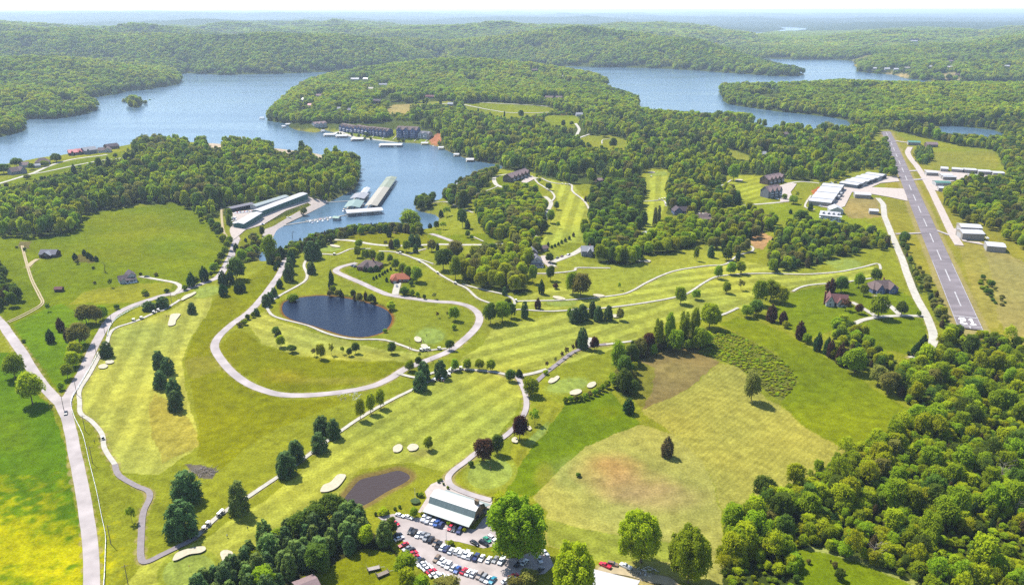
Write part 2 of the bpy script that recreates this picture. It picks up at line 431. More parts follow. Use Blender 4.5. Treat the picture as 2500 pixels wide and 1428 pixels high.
# ------------------------------------------------------------------ what grows where (all colours are those of the grass, soil or crop itself)
ROUGH = c(158,173,58); BRIGHT = c(138,164,22); BRIGHTY = c(152,166,14); LEFTF = c(114,162,20); FAIR = c(188,198,96); GREEN_ = c(160,184,92)
PALE = c(184,188,104); HAY = c(178,181,92); TANF = c(184,168,92); AIRG = c(166,168,66); BROWN = c(158,138,80); BRUSH = c(126,138,58)
GRAV = c(236,222,208); LITTER = c(92,104,42); DIRT = c(206,150,96); YELLOW = c(212,204,2); DEEP = c(118,152,24)
ZONES = [  # colour, outline in source pixels, (stripe from, stripe to, period m, strength)
 (LEFTF, [(-500,900),(0,880),(60,935),(115,985),(135,1020),(155,1070),(178,1200),(203,1330),(207,1600),(-500,1600)], None),
 (BRIGHT, [(-500,560),(0,575),(130,578),(210,520),(430,495),(500,530),(555,575),(556,620),(530,665),(440,722),(345,745),(262,790),(205,880),(168,955),(135,960),(60,860),(0,785),(-500,760)], None),
 (c(124,168,16), [(150,960),(110,900),(60,840),(30,790),(150,740),(220,780),(205,850),(170,930)], None),
 (c(160,172,60), [(205,712),(330,692),(425,688),(415,712),(330,738),(170,742)], None),
 (LEFTF, [(-300,835),(20,860),(60,890),(110,955),(60,960),(-300,930)], None),
 (BRIGHTY, [(528,725),(600,680),(690,625),(682,660),(642,735),(560,790),(520,830),(528,870),(556,912),(620,955),(700,978),(860,966),(830,985),(740,1020),(640,1062),(585,1105),(540,1148),(482,1112),(488,1050),(468,960),(452,880),(470,820),(500,770)], None),
 (c(150,158,62), [(452,880),(480,868),(530,872),(548,900),(470,925),(455,910)], None),
 (BRIGHTY, [(540,838),(575,806),(600,812),(640,842),(720,868),(800,878),(992,886),(982,905),(930,928),(800,952),(700,958),(640,942),(578,908),(545,875)], None),
 (FAIR, [(600,790),(645,760),(662,778),(705,792),(800,822),(920,850),(1020,862),(1075,862),(985,884),(800,876),(720,866),(640,838)], ((640,790),(980,880),7,.13)),
 (FAIR, [(530,697),(470,722),(420,757),(345,783),(285,800),(266,830),(246,870),(222,915),(200,955),(197,1000),(228,1030),(258,1070),(272,1110),(302,1152),(380,1162),(470,1102),(484,1060),(452,950),(446,880),(466,820),(506,765)], ((300,1100),(420,800),7,.13)),
 (c(176,176,84), [(360,1000),(380,960),(440,1000),(485,1060),(484,1090),(400,1130),(370,1060)], ((380,1100),(450,1040),3,.07)),
 (c(182,195,86), [(1235,905),(1262,930),(1275,962),(1260,1012),(1185,1090),(1085,1150),(1000,1128),(880,1146),(838,1200),(830,1245),(700,1290),(600,1350),(520,1408),(490,1428),(300,1428),(345,1385),(450,1340),(550,1280),(640,1222),(760,1130),(850,1040),(960,968),(1080,915)], ((560,1330),(1200,930),6,.13)),
 (c(180,193,86), [(1120,880),(1180,840),(1200,800),(1270,785),(1400,758),(1560,744),(1700,712),(1830,690),(1830,750),(1700,772),(1600,805),(1480,858),(1400,882),(1340,900),(1240,905),(1130,900)], ((1250,880),(1800,720),8,.17)),
 (c(182,195,86), [(1350,700),(1480,652),(1600,640),(1700,610),(1830,640),(1960,668),(2140,650),(2120,690),(1950,700),(1820,730),(1640,730),(1480,752),(1300,758),(1250,735)], ((1350,720),(1850,650),8,.17)),
 (c(170,184,72), [(1340,600),(1440,640),(1560,650),(1700,600),(1830,610),(1800,640),(1640,660),(1540,712),(1440,722),(1350,690)], None),
 (c(182,198,84), [(1330,436),(1400,452),(1432,490),(1442,530),(1425,592),(1320,600),(1345,540),(1368,500),(1350,470)], ((1340,590),(1390,455),7,.16)),
 (c(182,198,84), [(1578,420),(1628,415),(1632,440),(1626,490),(1590,600),(1565,600),(1570,500)], ((1600,520),(1605,425),7,.14)),
 (c(176,193,72), [(1735,470),(1800,430),(1872,432),(1880,490),(1925,500),(1925,530),(1830,530),(1800,500)], ((1760,470),(1870,440),7,.14)),
 (c(160,184,50), [(1820,500),(1990,495),(2160,560),(2170,580),(1960,545),(1850,528)], None),
 (BRIGHTY, [(830,590),(880,565),(1000,563),(1100,590),(1060,597),(930,596),(860,588)], None),
 (BRIGHT, [(1090,560),(1230,575),(1260,590),(1060,595),(1040,570)], None),
 (BRIGHT, [(1145,480),(1220,432),(1260,425),(1330,440),(1250,470),(1160,500)], None),
 (c(160,176,60), [(1060,520),(1100,500),(1180,510),(1180,570),(1080,575)], None),
 (BRIGHT, [(840,660),(900,640),(1030,690),(960,720),(880,690)], None),
 (c(128,162,24), [(1330,1050),(1380,985),(1430,965),(1490,958),(1562,1035),(1480,1082),(1400,1122),(1335,1185),(1300,1212),(1235,1205),(1262,1140)], None),
 (c(168,178,60), [(1280,1000),(1340,975),(1380,990),(1330,1055),(1260,1140),(1240,1140),(1250,1080)], ((1290,1120),(1340,990),4,.10)),
 (PALE, [(1303,1215),(1330,1180),(1430,1090),(1560,1035),(1640,1058),(1722,1130),(1760,1240),(1766,1330),(1770,1428),(1690,1428),(1480,1372),(1330,1330),(1335,1250)], None),
 (c(160,176,76), [(1330,1265),(1420,1290),(1530,1310),(1700,1330),(1690,1370),(1480,1372),(1340,1330)], ((1350,1290),(1500,1350),4,.08)),
 (HAY, [(1560,1000),(1640,972),(1700,932),(1758,886),(1800,895),(1832,920),(1870,975),(1900,985),(1960,1038),(2068,1100),(1960,1172),(1870,1218),(1768,1252),(1722,1130),(1640,1058)], ((1600,1010),(1760,900),1.3,.06)),
 (BROWN, [(1563,1000),(1530,945),(1560,880),(1640,850),(1700,850),(1758,884),(1700,930),(1640,972)], None),
 (c(146,150,62), [(1563,1000),(1530,945),(1560,880),(1600,900),(1590,960)], None),
 (BRUSH, [(1705,862),(1750,802),(1800,815),(1870,850),(1925,890),(1947,920),(1937,950),(1910,978),(1880,965),(1850,930),(1800,895),(1765,882)], None),
 (c(142,166,26), [(1758,792),(1800,775),(1870,790),(1950,832),(2050,892),(2140,952),(2190,985),(2245,1010),(2180,1045),(2120,1092),(2070,1102),(1960,1038),(1905,985),(1947,930),(1895,862)], None),
 (c(136,164,34), [(1880,760),(1930,712),(2010,700),(2140,672),(2245,740),(2268,790),(2240,850),(2140,860),(2050,800),(1960,830)], None),
 (c(132,160,22), [(2105,792),(2200,777),(2258,780),(2262,820),(2212,866),(2140,845)], None),
 (AIRG, [(2125,500),(2150,400),(2150,322),(2178,318),(2215,345),(2330,470),(2440,560),(2650,650),(2650,860),(2470,830),(2400,814),(2325,802),(2270,700),(2205,600)], None),
 (TANF, [(2390,585),(2500,640),(2700,690),(2700,860),(2480,838),(2400,740)], None),
 (c(176,172,84), [(2335,590),(2400,600),(2430,700),(2440,800),(2400,800),(2370,700)], None),
 (c(160,166,70), [(2240,372),(2425,368),(2440,400),(2430,412),(2260,412),(2245,395)], None),
 (c(158,172,64), [(1990,470),(2170,330),(2150,420),(2170,480),(2130,520),(1990,500)], None),
 (c(174,156,92), [(2068,485),(2140,482),(2150,530),(2080,535),(2060,520)], None),
 (BRIGHT, [(-500,470),(0,442),(70,422),(150,400),(240,378),(300,370),(345,378),(240,400),(170,418),(60,445),(0,457),(-500,500)], None),
 (c(190,172,104), [(940,268),(960,258),(1005,255),(1010,270),(985,282),(950,280)], None),
 (c(158,172,72), [(1000,258),(1030,247),(1090,247),(1130,250),(1100,258),(1010,264)], None),
 (c(158,178,40), [(1128,252),(1200,249),(1330,259),(1362,268),(1340,278),(1290,290),(1240,292),(1140,272)], None),
 (c(152,176,40), [(1322,288),(1345,281),(1412,284),(1414,298),(1400,314),(1345,312)], None),
 (c(206,160,120), [(1360,270),(1400,278),(1375,281),(1350,277)], None),
 (c(158,172,58), [(1408,342),(1440,330),(1500,332),(1535,345),(1530,366),(1490,372),(1430,358)], None),
 (c(158,168,66), [(1758,356),(1830,380),(1832,392),(1790,388)], None),
 (c(160,178,66), [(768,318),(790,306),(790,316)], None),
 (c(150,178,60), [(812,322),(850,316),(960,334),(1052,336),(1060,352),(1000,349),(930,342),(860,332)], None),
 (c(206,140,104), [(1048,336),(1075,322),(1078,340),(1070,357),(1052,354)], None),
 (c(206,130,80), [(1978,468),(2000,456),(2008,462),(1990,482)], None),
 (c(200,160,110), [(1822,580),(1860,565),(1890,580),(1860,610),(1840,605)], None),
 (c(196,176,120), [(2160,184),(2210,180),(2230,188),(2200,190)], None), (c(196,176,120), [(2260,185),(2330,176),(2350,195),(2300,192)], None), (c(196,176,130), [(2330,195),(2365,200),(2340,202)], None),
 (c(232,210,180), [(505,352),(530,347),(545,355),(530,366)], None), (c(232,210,180), [(665,364),(700,360),(735,372),(710,378)], None), (c(232,214,186), [(762,372),(785,368),(795,382),(780,388)], None),
 (c(200,180,130), [(1325,52),(1350,50),(1365,60),(1340,62)], None), (c(196,182,130), [(1650,50),(1680,48),(1670,52)], None), (c(200,190,140), [(385,38),(450,36),(430,39)], None),
 (c(180,190,140), [(2360,72),(2420,78),(2400,82),(2360,76)], None), (c(200,190,150), [(905,46),(960,46),(950,49)], None), (c(200,190,150), [(985,40),(1005,41),(1000,44)], None),
 (c(190,176,110), [(2058,150),(2130,136),(2135,142),(2100,156)], None), (c(190,180,110), [(2055,161),(2100,157),(2098,163),(2070,164)], None),
 (c(120,110,56), [(178,640),(190,622),(215,618),(240,632),(225,642)], None), (c(140,130,80), [(45,590),(75,590),(70,606),(45,608)], None),
 (c(176,190,110), [(1935,1345),(1990,1332),(2080,1352),(2190,1400),(2260,1428),(2260,1500),(1960,1500),(1940,1400)], None),
 (c(140,168,30), [(1935,1335),(2000,1345),(2090,1370),(2190,1410),(2250,1440),(2260,1500),(1960,1500),(1940,1400)], None),
 (c(146,164,34), [(705,1428),(740,1408),(800,1386),(890,1338),(952,1345),(1000,1400),(1060,1500),(680,1500)], None),
 (c(190,176,110), [(1460,1376),(1530,1392),(1620,1412),(1660,1428),(1660,1500),(1400,1500),(1440,1400)], None),
 (c(120,112,96), [(455,1130),(500,1136),(530,1152),(520,1166),(480,1166)], None),
]
GREENS = [ell(1386,941,50,17,24,-0.15), ell(1196,1157,56,36,24,-0.2), ell(1051,820,34,19,24), ell(462,1396,66,44,24,-0.2), ell(502,712,34,13,20,-0.2), ell(1372,738,38,10,20),
 ell(797,606,34,8,20), ell(2066,646,36,13,20), [(1283,1078),(1330,1036),(1338,1040),(1330,1058),(1300,1086),(1286,1086)], ell(1606,424,24,6,16), ell(1765,605,40,9,18), ell(2036,640,20,7,14)]
FRINGE = c(160,178,70)
SOFT = [  # soft patches: colour, centre px, radii px, strength
 (YELLOW, (60,1350), (185,130), .95), (YELLOW, (150,1440), (130,90), .6), (YELLOW, (-100,1300), (160,120), .8), (c(214,166,96), (1480,1140), (90,45), .85), (c(210,170,104), (1540,1190), (110,45), .7), (c(206,172,112), (1600,1215), (130,40), .5),
 (c(170,190,112), (1400,1150), (80,60), .4), (c(196,190,60), (880,870), (160,14), .3), (c(186,176,70), (690,920), (70,22), .4), (c(190,178,80), (820,930), (120,12), .35),
 (c(150,172,14), (640,720), (60,40), .6), (c(180,184,70), (900,560), (60,10), .2), (c(110,150,20), (100,1180), (120,60), .35), (c(150,176,30), (40,1080), (80,60), .35),
 (c(156,168,20), (330,560), (110,50), .35), (c(104,150,30), (420,600), (90,30), .35), (c(156,170,30), (260,620), (100,24), .35),
 (c(186,172,80), (1210,800), (60,30), .25), (c(190,176,92), (1030,1105), (40,12), .5), (c(150,160,40), (1480,1010), (50,30), .35), (c(180,170,72), (1330,1160), (28,40), .35),
 (c(176,160,84), (1640,900), (60,30), .3), (c(190,176,90), (2440,700), (90,70), .4), (c(200,166,100), (980,1015), (60,6), .0)]

def cured(v):
    """the slightly yellow cast of spring grass"""
    v = np.array(v)
    if v[1] < v[0] * .88 or v[2] < .0008: return v
    t = float(smooth(v[2] / v[1] / .2))
    return v * np.array([.88 + .17 * t, .76 + .18 * t, .34 + .38 * t])
def paint():
    P = project(GX, GY, GH)
    n1 = fbm(GX / 9, GY / 9, 61, 3) - .5; n2 = fbm(GX / 9 + 50, GY / 9, 62, 3) - .5
    sc = np.clip(F / P[2], .05, 6)                     # boundaries wander by about a metre
    QX, QY = P[0] + n1 * 3.2 * sc, P[1] + n2 * 1.6 * sc
    R = np.sqrt(GX ** 2 + GY ** 2)
    global MOW
    MOW = np.zeros(GX.shape + (4,))
    col = np.empty(GX.shape + (3,))
    col[:] = cured(ROUGH)
    forest = (P[1] < 316) | (R > 1900) | ((P[1] < 350) & (P[0] < 200))
    col[forest] = LITTER
    canopy = smooth((R - 6500) / 3500)[..., None]
    col = col * (1 - canopy) + np.array(c(74,96,36)) * canopy
    ok = R < 9000
    openz = np.zeros(GX.shape, bool)
    wtone = fbm(GX / 26, GY / 26, 71, 4) - .5
    for z in WOODS:
        k = pip(QX, QY, z['poly']) & (R < 4000)
        col[k] = z.get('floor', LITTER)
    for col_, poly, st in ZONES:
        k = pip(QX, QY, poly) & ok
        v = cured(col_)
        if st:
            (ax, ay), (bx, by), per, amt = st
            a, b = at(ax, ay), at(bx, by)
            d = (b - a).to_2d().normalized()
            u = GX[k] * -d.y + GY[k] * d.x + wtone[k] * (.5 if col_ is HAY else 1.5)
            MOW[k] = np.stack([u / (2 * per), np.full(len(u), amt), (GX[k] * d.x + GY[k] * d.y) / 6.4, np.full(len(u), .03 if col_ is HAY else .0)], -1)
            col[k] = v
        else: col[k] = v; MOW[k, 1] = 0; MOW[k, 3] = 0
        openz |= k
    spk = (fbm(GX / 3.5, GY / 3.5, 77, 3) - .5) * 1.3
    for (col_, (cx, cy), (rx, ry), s) in SOFT:
        k = (R < 1500)
        d = np.sqrt(((P[0] - cx) / rx) ** 2 + ((P[1] - cy) / ry) ** 2)
        w = smooth(1.25 - d + wtone * 1.1 + (spk if col_ is YELLOW else 0)) * s * k * (d < 1.6)
        col = col * (1 - w[..., None]) + cured(col_) * w[..., None]
    for g in GREENS:
        cx, cy = np.mean(g, 0)
        big = [(cx + (x - cx) * 1.22, cy + (y - cy) * 1.3) for x, y in g]
        k = pip(P[0], P[1], big) & ok; col[k] = cured(FRINGE)
        k = pip(P[0], P[1], g) & ok; MOW[k, 1] = 0
        col[k] = cured(GREEN_) * (1 + .06 * np.sign(np.sin(GX[k] * 1.1 + GY[k] * .5)))[:, None]
    # natural drift of tone: drier and lusher stretches
    dry = (fbm(GX / 60, GY / 60, 81, 4) - .5); fine = fbm(GX / 4, GY / 4, 83, 3) - .5
    m = (~forest) | openz
    f = 1 + .3 * dry + .5 * fine
    tint = np.stack([1 + .22 * dry, 1 + .0 * dry, 1 - .4 * dry], -1)
    col = np.where(m[..., None], col * f[..., None] * tint, col * (1 + .5 * fine + .5 * dry)[..., None])
    # dry worn verges along the roads and paths
    dryc = np.array(c(188,172,108))
    for x, y, rr in CLEAR_WAY:
        w_ = rr - 1.6 + 1.3
        i0, i1 = np.searchsorted(ROWS, (y - w_ - 2, y + w_ + 2)); j0, j1 = np.searchsorted(COLS, ((x - w_ - 2) / y, (x + w_ + 2) / y))
        if i1 <= i0 or j1 <= j0: continue
        gx, gy = GX[i0:i1, j0:j1], GY[i0:i1, j0:j1]
        d = np.sqrt((gx - x) ** 2 + (gy - y) ** 2)
        k = np.clip((w_ + wtone[i0:i1, j0:j1] * 3.0 - d) / .8, 0, .75)[..., None]
        col[i0:i1, j0:j1] = col[i0:i1, j0:j1] * (1 - k) + dryc * k
    # banks
    for W, bc in ((PB_W, c(150,104,56)), (PS_W, c(150,130,70))):
        nr_ = np.where(ROWS < 900)[0]; cx, cy = np.mean(W, 0)
        box = np.where((abs(GX[nr_] - cx) < 120) & (abs(GY[nr_] - cy) < 120))
        x, y = GX[nr_][box], GY[nr_][box]
        d = seg_dist(x, y, [W]); ins = pip(x, y, W)
        w = np.where(ins, 1, np.exp(-(d / 1.5) ** 2))[:, None]
        cc_ = col[nr_]; cc_[box] = cc_[box] * (1 - w) + np.array(bc) * w; col[nr_] = cc_
    beach = (np.exp(-np.maximum(SHORE, 0) / 3.0) * (R < 1600))[..., None] * .7
    col = col * (1 - beach) + np.array(c(150,136,96)) * beach
    return np.clip(col, 0.002, 0.8)
# ------------------------------------------------------------------ woods: outlines on the ground, in source pixels
# kinds: b broadleaf, p pine, c cedar, s shrub ; tones d m l o
WOODS = [
 dict(key='corner', poly=[(1770,1500),(1768,1428),(1757,1355),(1768,1290),(1800,1245),(1870,1222),(1950,1182),(2012,1142),(2072,1112),(2125,1096),(2180,1046),(2240,1010),(2195,968),(2182,935),(2196,900),(2240,878),(2290,838),(2318,812),(2350,818),(2470,836),(2520,860),(2760,900),(2760,1620),(2260,1600),(2255,1440),(2190,1405),(2090,1366),(2000,1338),(1935,1338),(1945,1410),(1960,1500)],
      sp=3.5, h=(2.5,7.5), w=(.7,1.1), thin=.36, mix='bbbbbbwcs', tones='lllmmlmdlo', big=(.11,13), where='in the dense wood filling the lower right corner', floor=c(84,96,36)),
 dict(key='grove', poly=[(490,1440),(560,1400),(592,1362),(640,1330),(690,1305),(745,1276),(800,1268),(855,1258),(878,1280),(915,1304),(950,1332),(972,1356),(998,1390),(1020,1415),(1050,1450),(1080,1500),(1040,1480),(990,1410),(955,1348),(890,1340),(800,1386),(740,1408),(700,1440),(600,1520),(480,1500)],
      sp=5.4, h=(7,11.5), w=(.75,.95), mix='pppppppppb', tones='ddmdm', where='in the pine grove along the bottom edge, left of the car park', floor=c(70,72,34)),
 dict(key='hedgerow', poly=[(1505,905),(1540,865),(1600,835),(1640,825),(1700,820),(1725,835),(1720,855),(1660,860),(1600,866),(1560,890),(1545,930),(1548,965),(1530,975),(1500,950)],
      sp=5.5, h=(6,10), w=(.6,.9), mix='bbbbc', tones='mmdol', where='in the tall hedgerow above the hay field'),
 dict(key='garden', poly=[(2040,800),(2078,788),(2105,808),(2118,845),(2150,870),(2192,880),(2180,905),(2130,895),(2110,908),(2085,908),(2045,890),(2025,868),(2050,850),(2035,828)],
      sp=5.0, h=(4,9), w=(.7,1.0), mix='bbbcbs', tones='mmldo', where='in the shrubby belt around the round lawn at right'),
 dict(key='lane', poly=[(2192,578),(2206,592),(2226,640),(2242,692),(2252,720),(2232,715),(2216,650),(2198,606)], sp=6, h=(4,8), w=(.7,1), mix='bbbc', tones='mdo', where='in the hedge left of the lane beside the runway'),
 dict(key='verge', poly=[(2224,625),(2247,655),(2268,700),(2302,742),(2335,795),(2350,818),(2310,822),(2285,775),(2264,722),(2240,672)], sp=5.6, h=(3,6.5), w=(.8,1.1), mix='bbsbc', tones='mlod', where='in the bushy strip between the lane and the runway'),
 dict(key='scrub', poly=[(2385,672),(2405,684),(2440,716),(2458,746),(2442,756),(2412,730),(2390,700)], sp=6, h=(2.5,5), w=(.9,1.2), mix='ssb', tones='odm', where='in the scrub right of the runway'),
 dict(key='runwaywood', poly=[(2285,300),(2292,346),(2350,358),(2425,366),(2438,376),(2444,398),(2460,418),(2466,440),(2405,446),(2360,440),(2330,458),(2302,482),(2306,502),(2337,537),(2366,554),(2402,552),(2432,576),(2502,614),(2800,690),(2800,300)],
      sp=8.5, h=(8,14), w=(.6,.85), mix='bbbbp', tones='mmldo', where='in the wood beyond the hangars at right', far=True),
 dict(key='conifers', poly=[(2234,378),(2240,368),(2272,368),(2278,392),(2252,408),(2240,398)], sp=8, h=(8,11), w=(.7,.9), mix='ppb', tones='dm', where='in the dark clump beside the taxiway', far=True),
 dict(key='strip', poly=[(2120,368),(2162,345),(2178,390),(2186,425),(2162,434),(2136,414),(2082,418),(2040,446),(2028,442),(2050,425),(2090,405)], sp=8.5, h=(6,11), w=(.6,.9), mix='bbbp', tones='lmdm', where='between the hangars and the runway', far=True),
 dict(key='gully', poly=[(1895,572),(1935,545),(1968,543),(1985,560),(2050,563),(2110,570),(2168,584),(2168,612),(2110,606),(2080,626),(2032,626),(2012,642),(1985,652),(1940,657),(1890,672),(1872,662),(1878,610)],
      sp=7, h=(6,11), w=(.65,.9), mix='bbwbpc', tones='mlmdlo', where='in the wood below the white porch house'),
 dict(key='north', poly=[(1062,352),(1085,368),(1145,392),(1192,404),(1235,416),(1300,420),(1320,432),(1400,450),(1472,449),(1502,446),(1560,436),(1580,412),(1628,412),(1642,442),(1702,460),(1735,462),(1782,425),(1832,428),(1872,430),(1935,440),(1992,440),(2042,436),(2082,412),(2112,380),(2126,345),(2146,312),(2290,345),(2290,330),(2200,312),(2090,312),(2066,328),(1990,328),(1880,318),(1850,308),(1780,300),(1700,302),(1620,298),(1560,286),(1545,262),(1300,255),(1000,262),(1010,300)],
      sp=8, h=(7,20), w=(.42,.70), mix='bbbbbbp', tones='mlmlmdo', where='north', far=True, gap=.36,
      holes=[[(1322,288),(1345,281),(1412,284),(1414,298),(1400,314),(1345,312)],[(1400,300),(1425,302),(1425,338),(1408,352),(1392,350)],[(1408,342),(1440,330),(1500,332),(1535,345),(1530,366),(1490,372),(1430,358)],[(1758,356),(1830,380),(1832,392),(1790,388)],[(1040,330),(1080,322),(1078,340),(1070,357),(1050,354)],[(1128,252),(1200,249),(1330,259),(1362,268),(1340,278),(1290,290),(1240,292),(1140,272)],[(812,300),(1060,318),(1062,356),(800,330)]]),
 dict(key='townwood', poly=[(1160,500),(1200,488),(1262,470),(1312,478),(1334,515),(1322,545),(1330,572),(1292,592),(1212,592),(1175,562)], sp=7, h=(9,14), w=(.6,.85), mix='bbbbb', tones='mmldo', where='in the oval wood left of the long fairway', floor=c(80,84,36)),
 dict(key='mid_a', poly=[(1437,502),(1450,480),(1482,455),(1522,462),(1560,452),(1580,470),(1566,490),(1560,522),(1584,552),(1562,562),(1540,556),(1490,562),(1440,545)], sp=7.5, h=(9,15), w=(.55,.8), mix='bbbbp', tones='mmddo', where='in the middle wood between two fairways'),
 dict(key='mid_b', poly=[(1425,562),(1500,562),(1546,560),(1562,592),(1572,612),(1562,650),(1512,646),(1462,640),(1450,622),(1425,592)], sp=7.5, h=(10,15), w=(.55,.8), mix='bbbbb', tones='mldmo', where='in the middle wood above the open fairway'),
 dict(key='mid_c', poly=[(1612,562),(1690,545),(1702,590),(1690,612),(1640,616),(1592,622),(1560,626),(1560,600)], sp=7.5, h=(9,14), w=(.6,.85), mix='bbbb', tones='mml', where='in the grove below the timber house'),
 dict(key='mid_d', poly=[(1702,562),(1742,532),(1832,520),(1892,540),(1888,560),(1868,568),(1822,592),(1832,612),(1810,627),(1770,627),(1722,602),(1702,582)], sp=7.2, h=(8,12), w=(.55,.8), mix='bbbcb', tones='mlmo', where='in the wood right of the timber house'),
 dict(key='mid_e', poly=[(1626,470),(1640,442),(1702,460),(1727,470),(1737,490),(1772,470),(1802,482),(1800,502),(1755,510),(1742,530),(1692,530),(1650,526),(1628,525),(1630,490)], sp=7.5, h=(8,14), w=(.55,.8), mix='bbbbp', tones='mdlo', where='in the wood right of the narrow fairway'),
 dict(key='homes', poly=[(1128,645),(1200,622),(1250,602),(1300,592),(1322,602),(1292,640),(1288,670),(1272,690),(1300,716),(1240,716),(1200,702),(1180,706),(1140,692),(1122,668)], sp=8, h=(9,15), w=(.55,.8), mix='bbwbw', tones='mllod', where='in the open grove left of the grey twin houses'),
 dict(key='cove', poly=[(1003,512),(1010,496),(1032,485),(1062,480),(1056,500),(1045,518),(1022,516)], sp=7.5, h=(8,12), w=(.6,.85), mix='bbbb', tones='mdm', where='on the small point in the marina cove'),
 dict(key='shorewood', poly=[(1085,482),(1095,462),(1130,452),(1190,432),(1216,424),(1192,445),(1166,470),(1160,482),(1142,496),(1142,516),(1115,516),(1090,496)], sp=8.5, h=(9,14), w=(.6,.85), mix='bbbbp', tones='mdom', where='on the lake shore right of the covered docks'),
 dict(key='ridge', poly=[(650,642),(702,614),(760,592),(815,574),(880,563),(960,562),(1045,570),(1040,577),(960,570),(888,572),(832,587),(792,602),(738,616),(708,642),(668,652)], sp=5.5, h=(6,9), w=(.6,.9), mix='cbcbcpb', tones='ddmom', where='on the ridge in front of the marina'),
 dict(key='waterside', poly=[(588,612),(625,585),(660,602),(652,630),(602,642),(586,640)], sp=7, h=(5,9), w=(.7,1), mix='bbsb', tones='lmo', where='on the bank at the head of the marina cove'),
 dict(key='roadhedge', poly=[(490,530),(522,548),(548,568),(562,590),(556,602),(540,587),(515,557),(486,542)], sp=7, h=(5,9), w=(.7,1), mix='bbbs', tones='mdl', where='in the hedge right of the big green meadow'),
 dict(key='marinapines', poly=[(545,518),(560,528),(576,560),(576,582),(568,574),(552,540)], sp=6, h=(8,11), w=(.4,.6), mix='ppb', tones='dm', where='in the row of pines left of the boat yard'),
 dict(key='storage', poly=[(640,540),(700,515),(760,494),(772,496),(705,525),(640,550)], sp=5, h=(2.5,5), w=(.9,1.2), mix='sb', tones='mdo', where='on the slope below the long boat sheds'),
 dict(key='pondbank', poly=[(818,716),(850,720),(895,730),(938,745),(952,758),(940,752),(900,742),(850,730),(800,724),(806,705)], sp=5, h=(4.5,7), w=(.6,.9), mix='cbcb', tones='ddom', where='on the far bank of the big pond'),
 dict(key='westwood', poly=[(-500,572),(0,577),(60,582),(130,578),(170,570),(196,556),(212,527),(256,514),(292,509),(346,499),(420,499),(447,503),(466,520),(490,538),(520,530),(562,516),(600,505),(642,494),(720,476),(760,488),(802,493),(845,472),(880,447),(884,415),(866,395),(800,384),(720,370),(640,361),(560,357),(480,356),(400,353),(332,361),(302,373),(345,380),(240,400),(170,420),(60,447),(0,459),(-500,505)],
      sp=7.6, h=(7,20), w=(.42,.68), mix='bbbbbbbp', tones='mlmlmdo', where='in the wood behind the big green meadow', far=True, holes=[ell(520,356,24,8),ell(700,368,36,7),ell(776,377,16,8)]),
 dict(key='westedge', poly=[(-300,640),(0,655),(22,700),(60,728),(63,747),(0,757),(-300,770)], sp=6.5, h=(7,11), w=(.7,.9), mix='bbbc', tones='ddm', where='in the dark copse at the left edge'),
 dict(key='brush', poly=[(1705,862),(1752,804),(1800,817),(1870,852),(1923,890),(1945,920),(1935,948),(1910,975),(1880,962),(1850,930),(1800,895),(1765,880)], sp=1.5, h=(.3,.85), w=(1.4,3.2), mix='b', tones='llmlo', where='in the rough brush above the hay field', floor=c(136,142,74)),
]

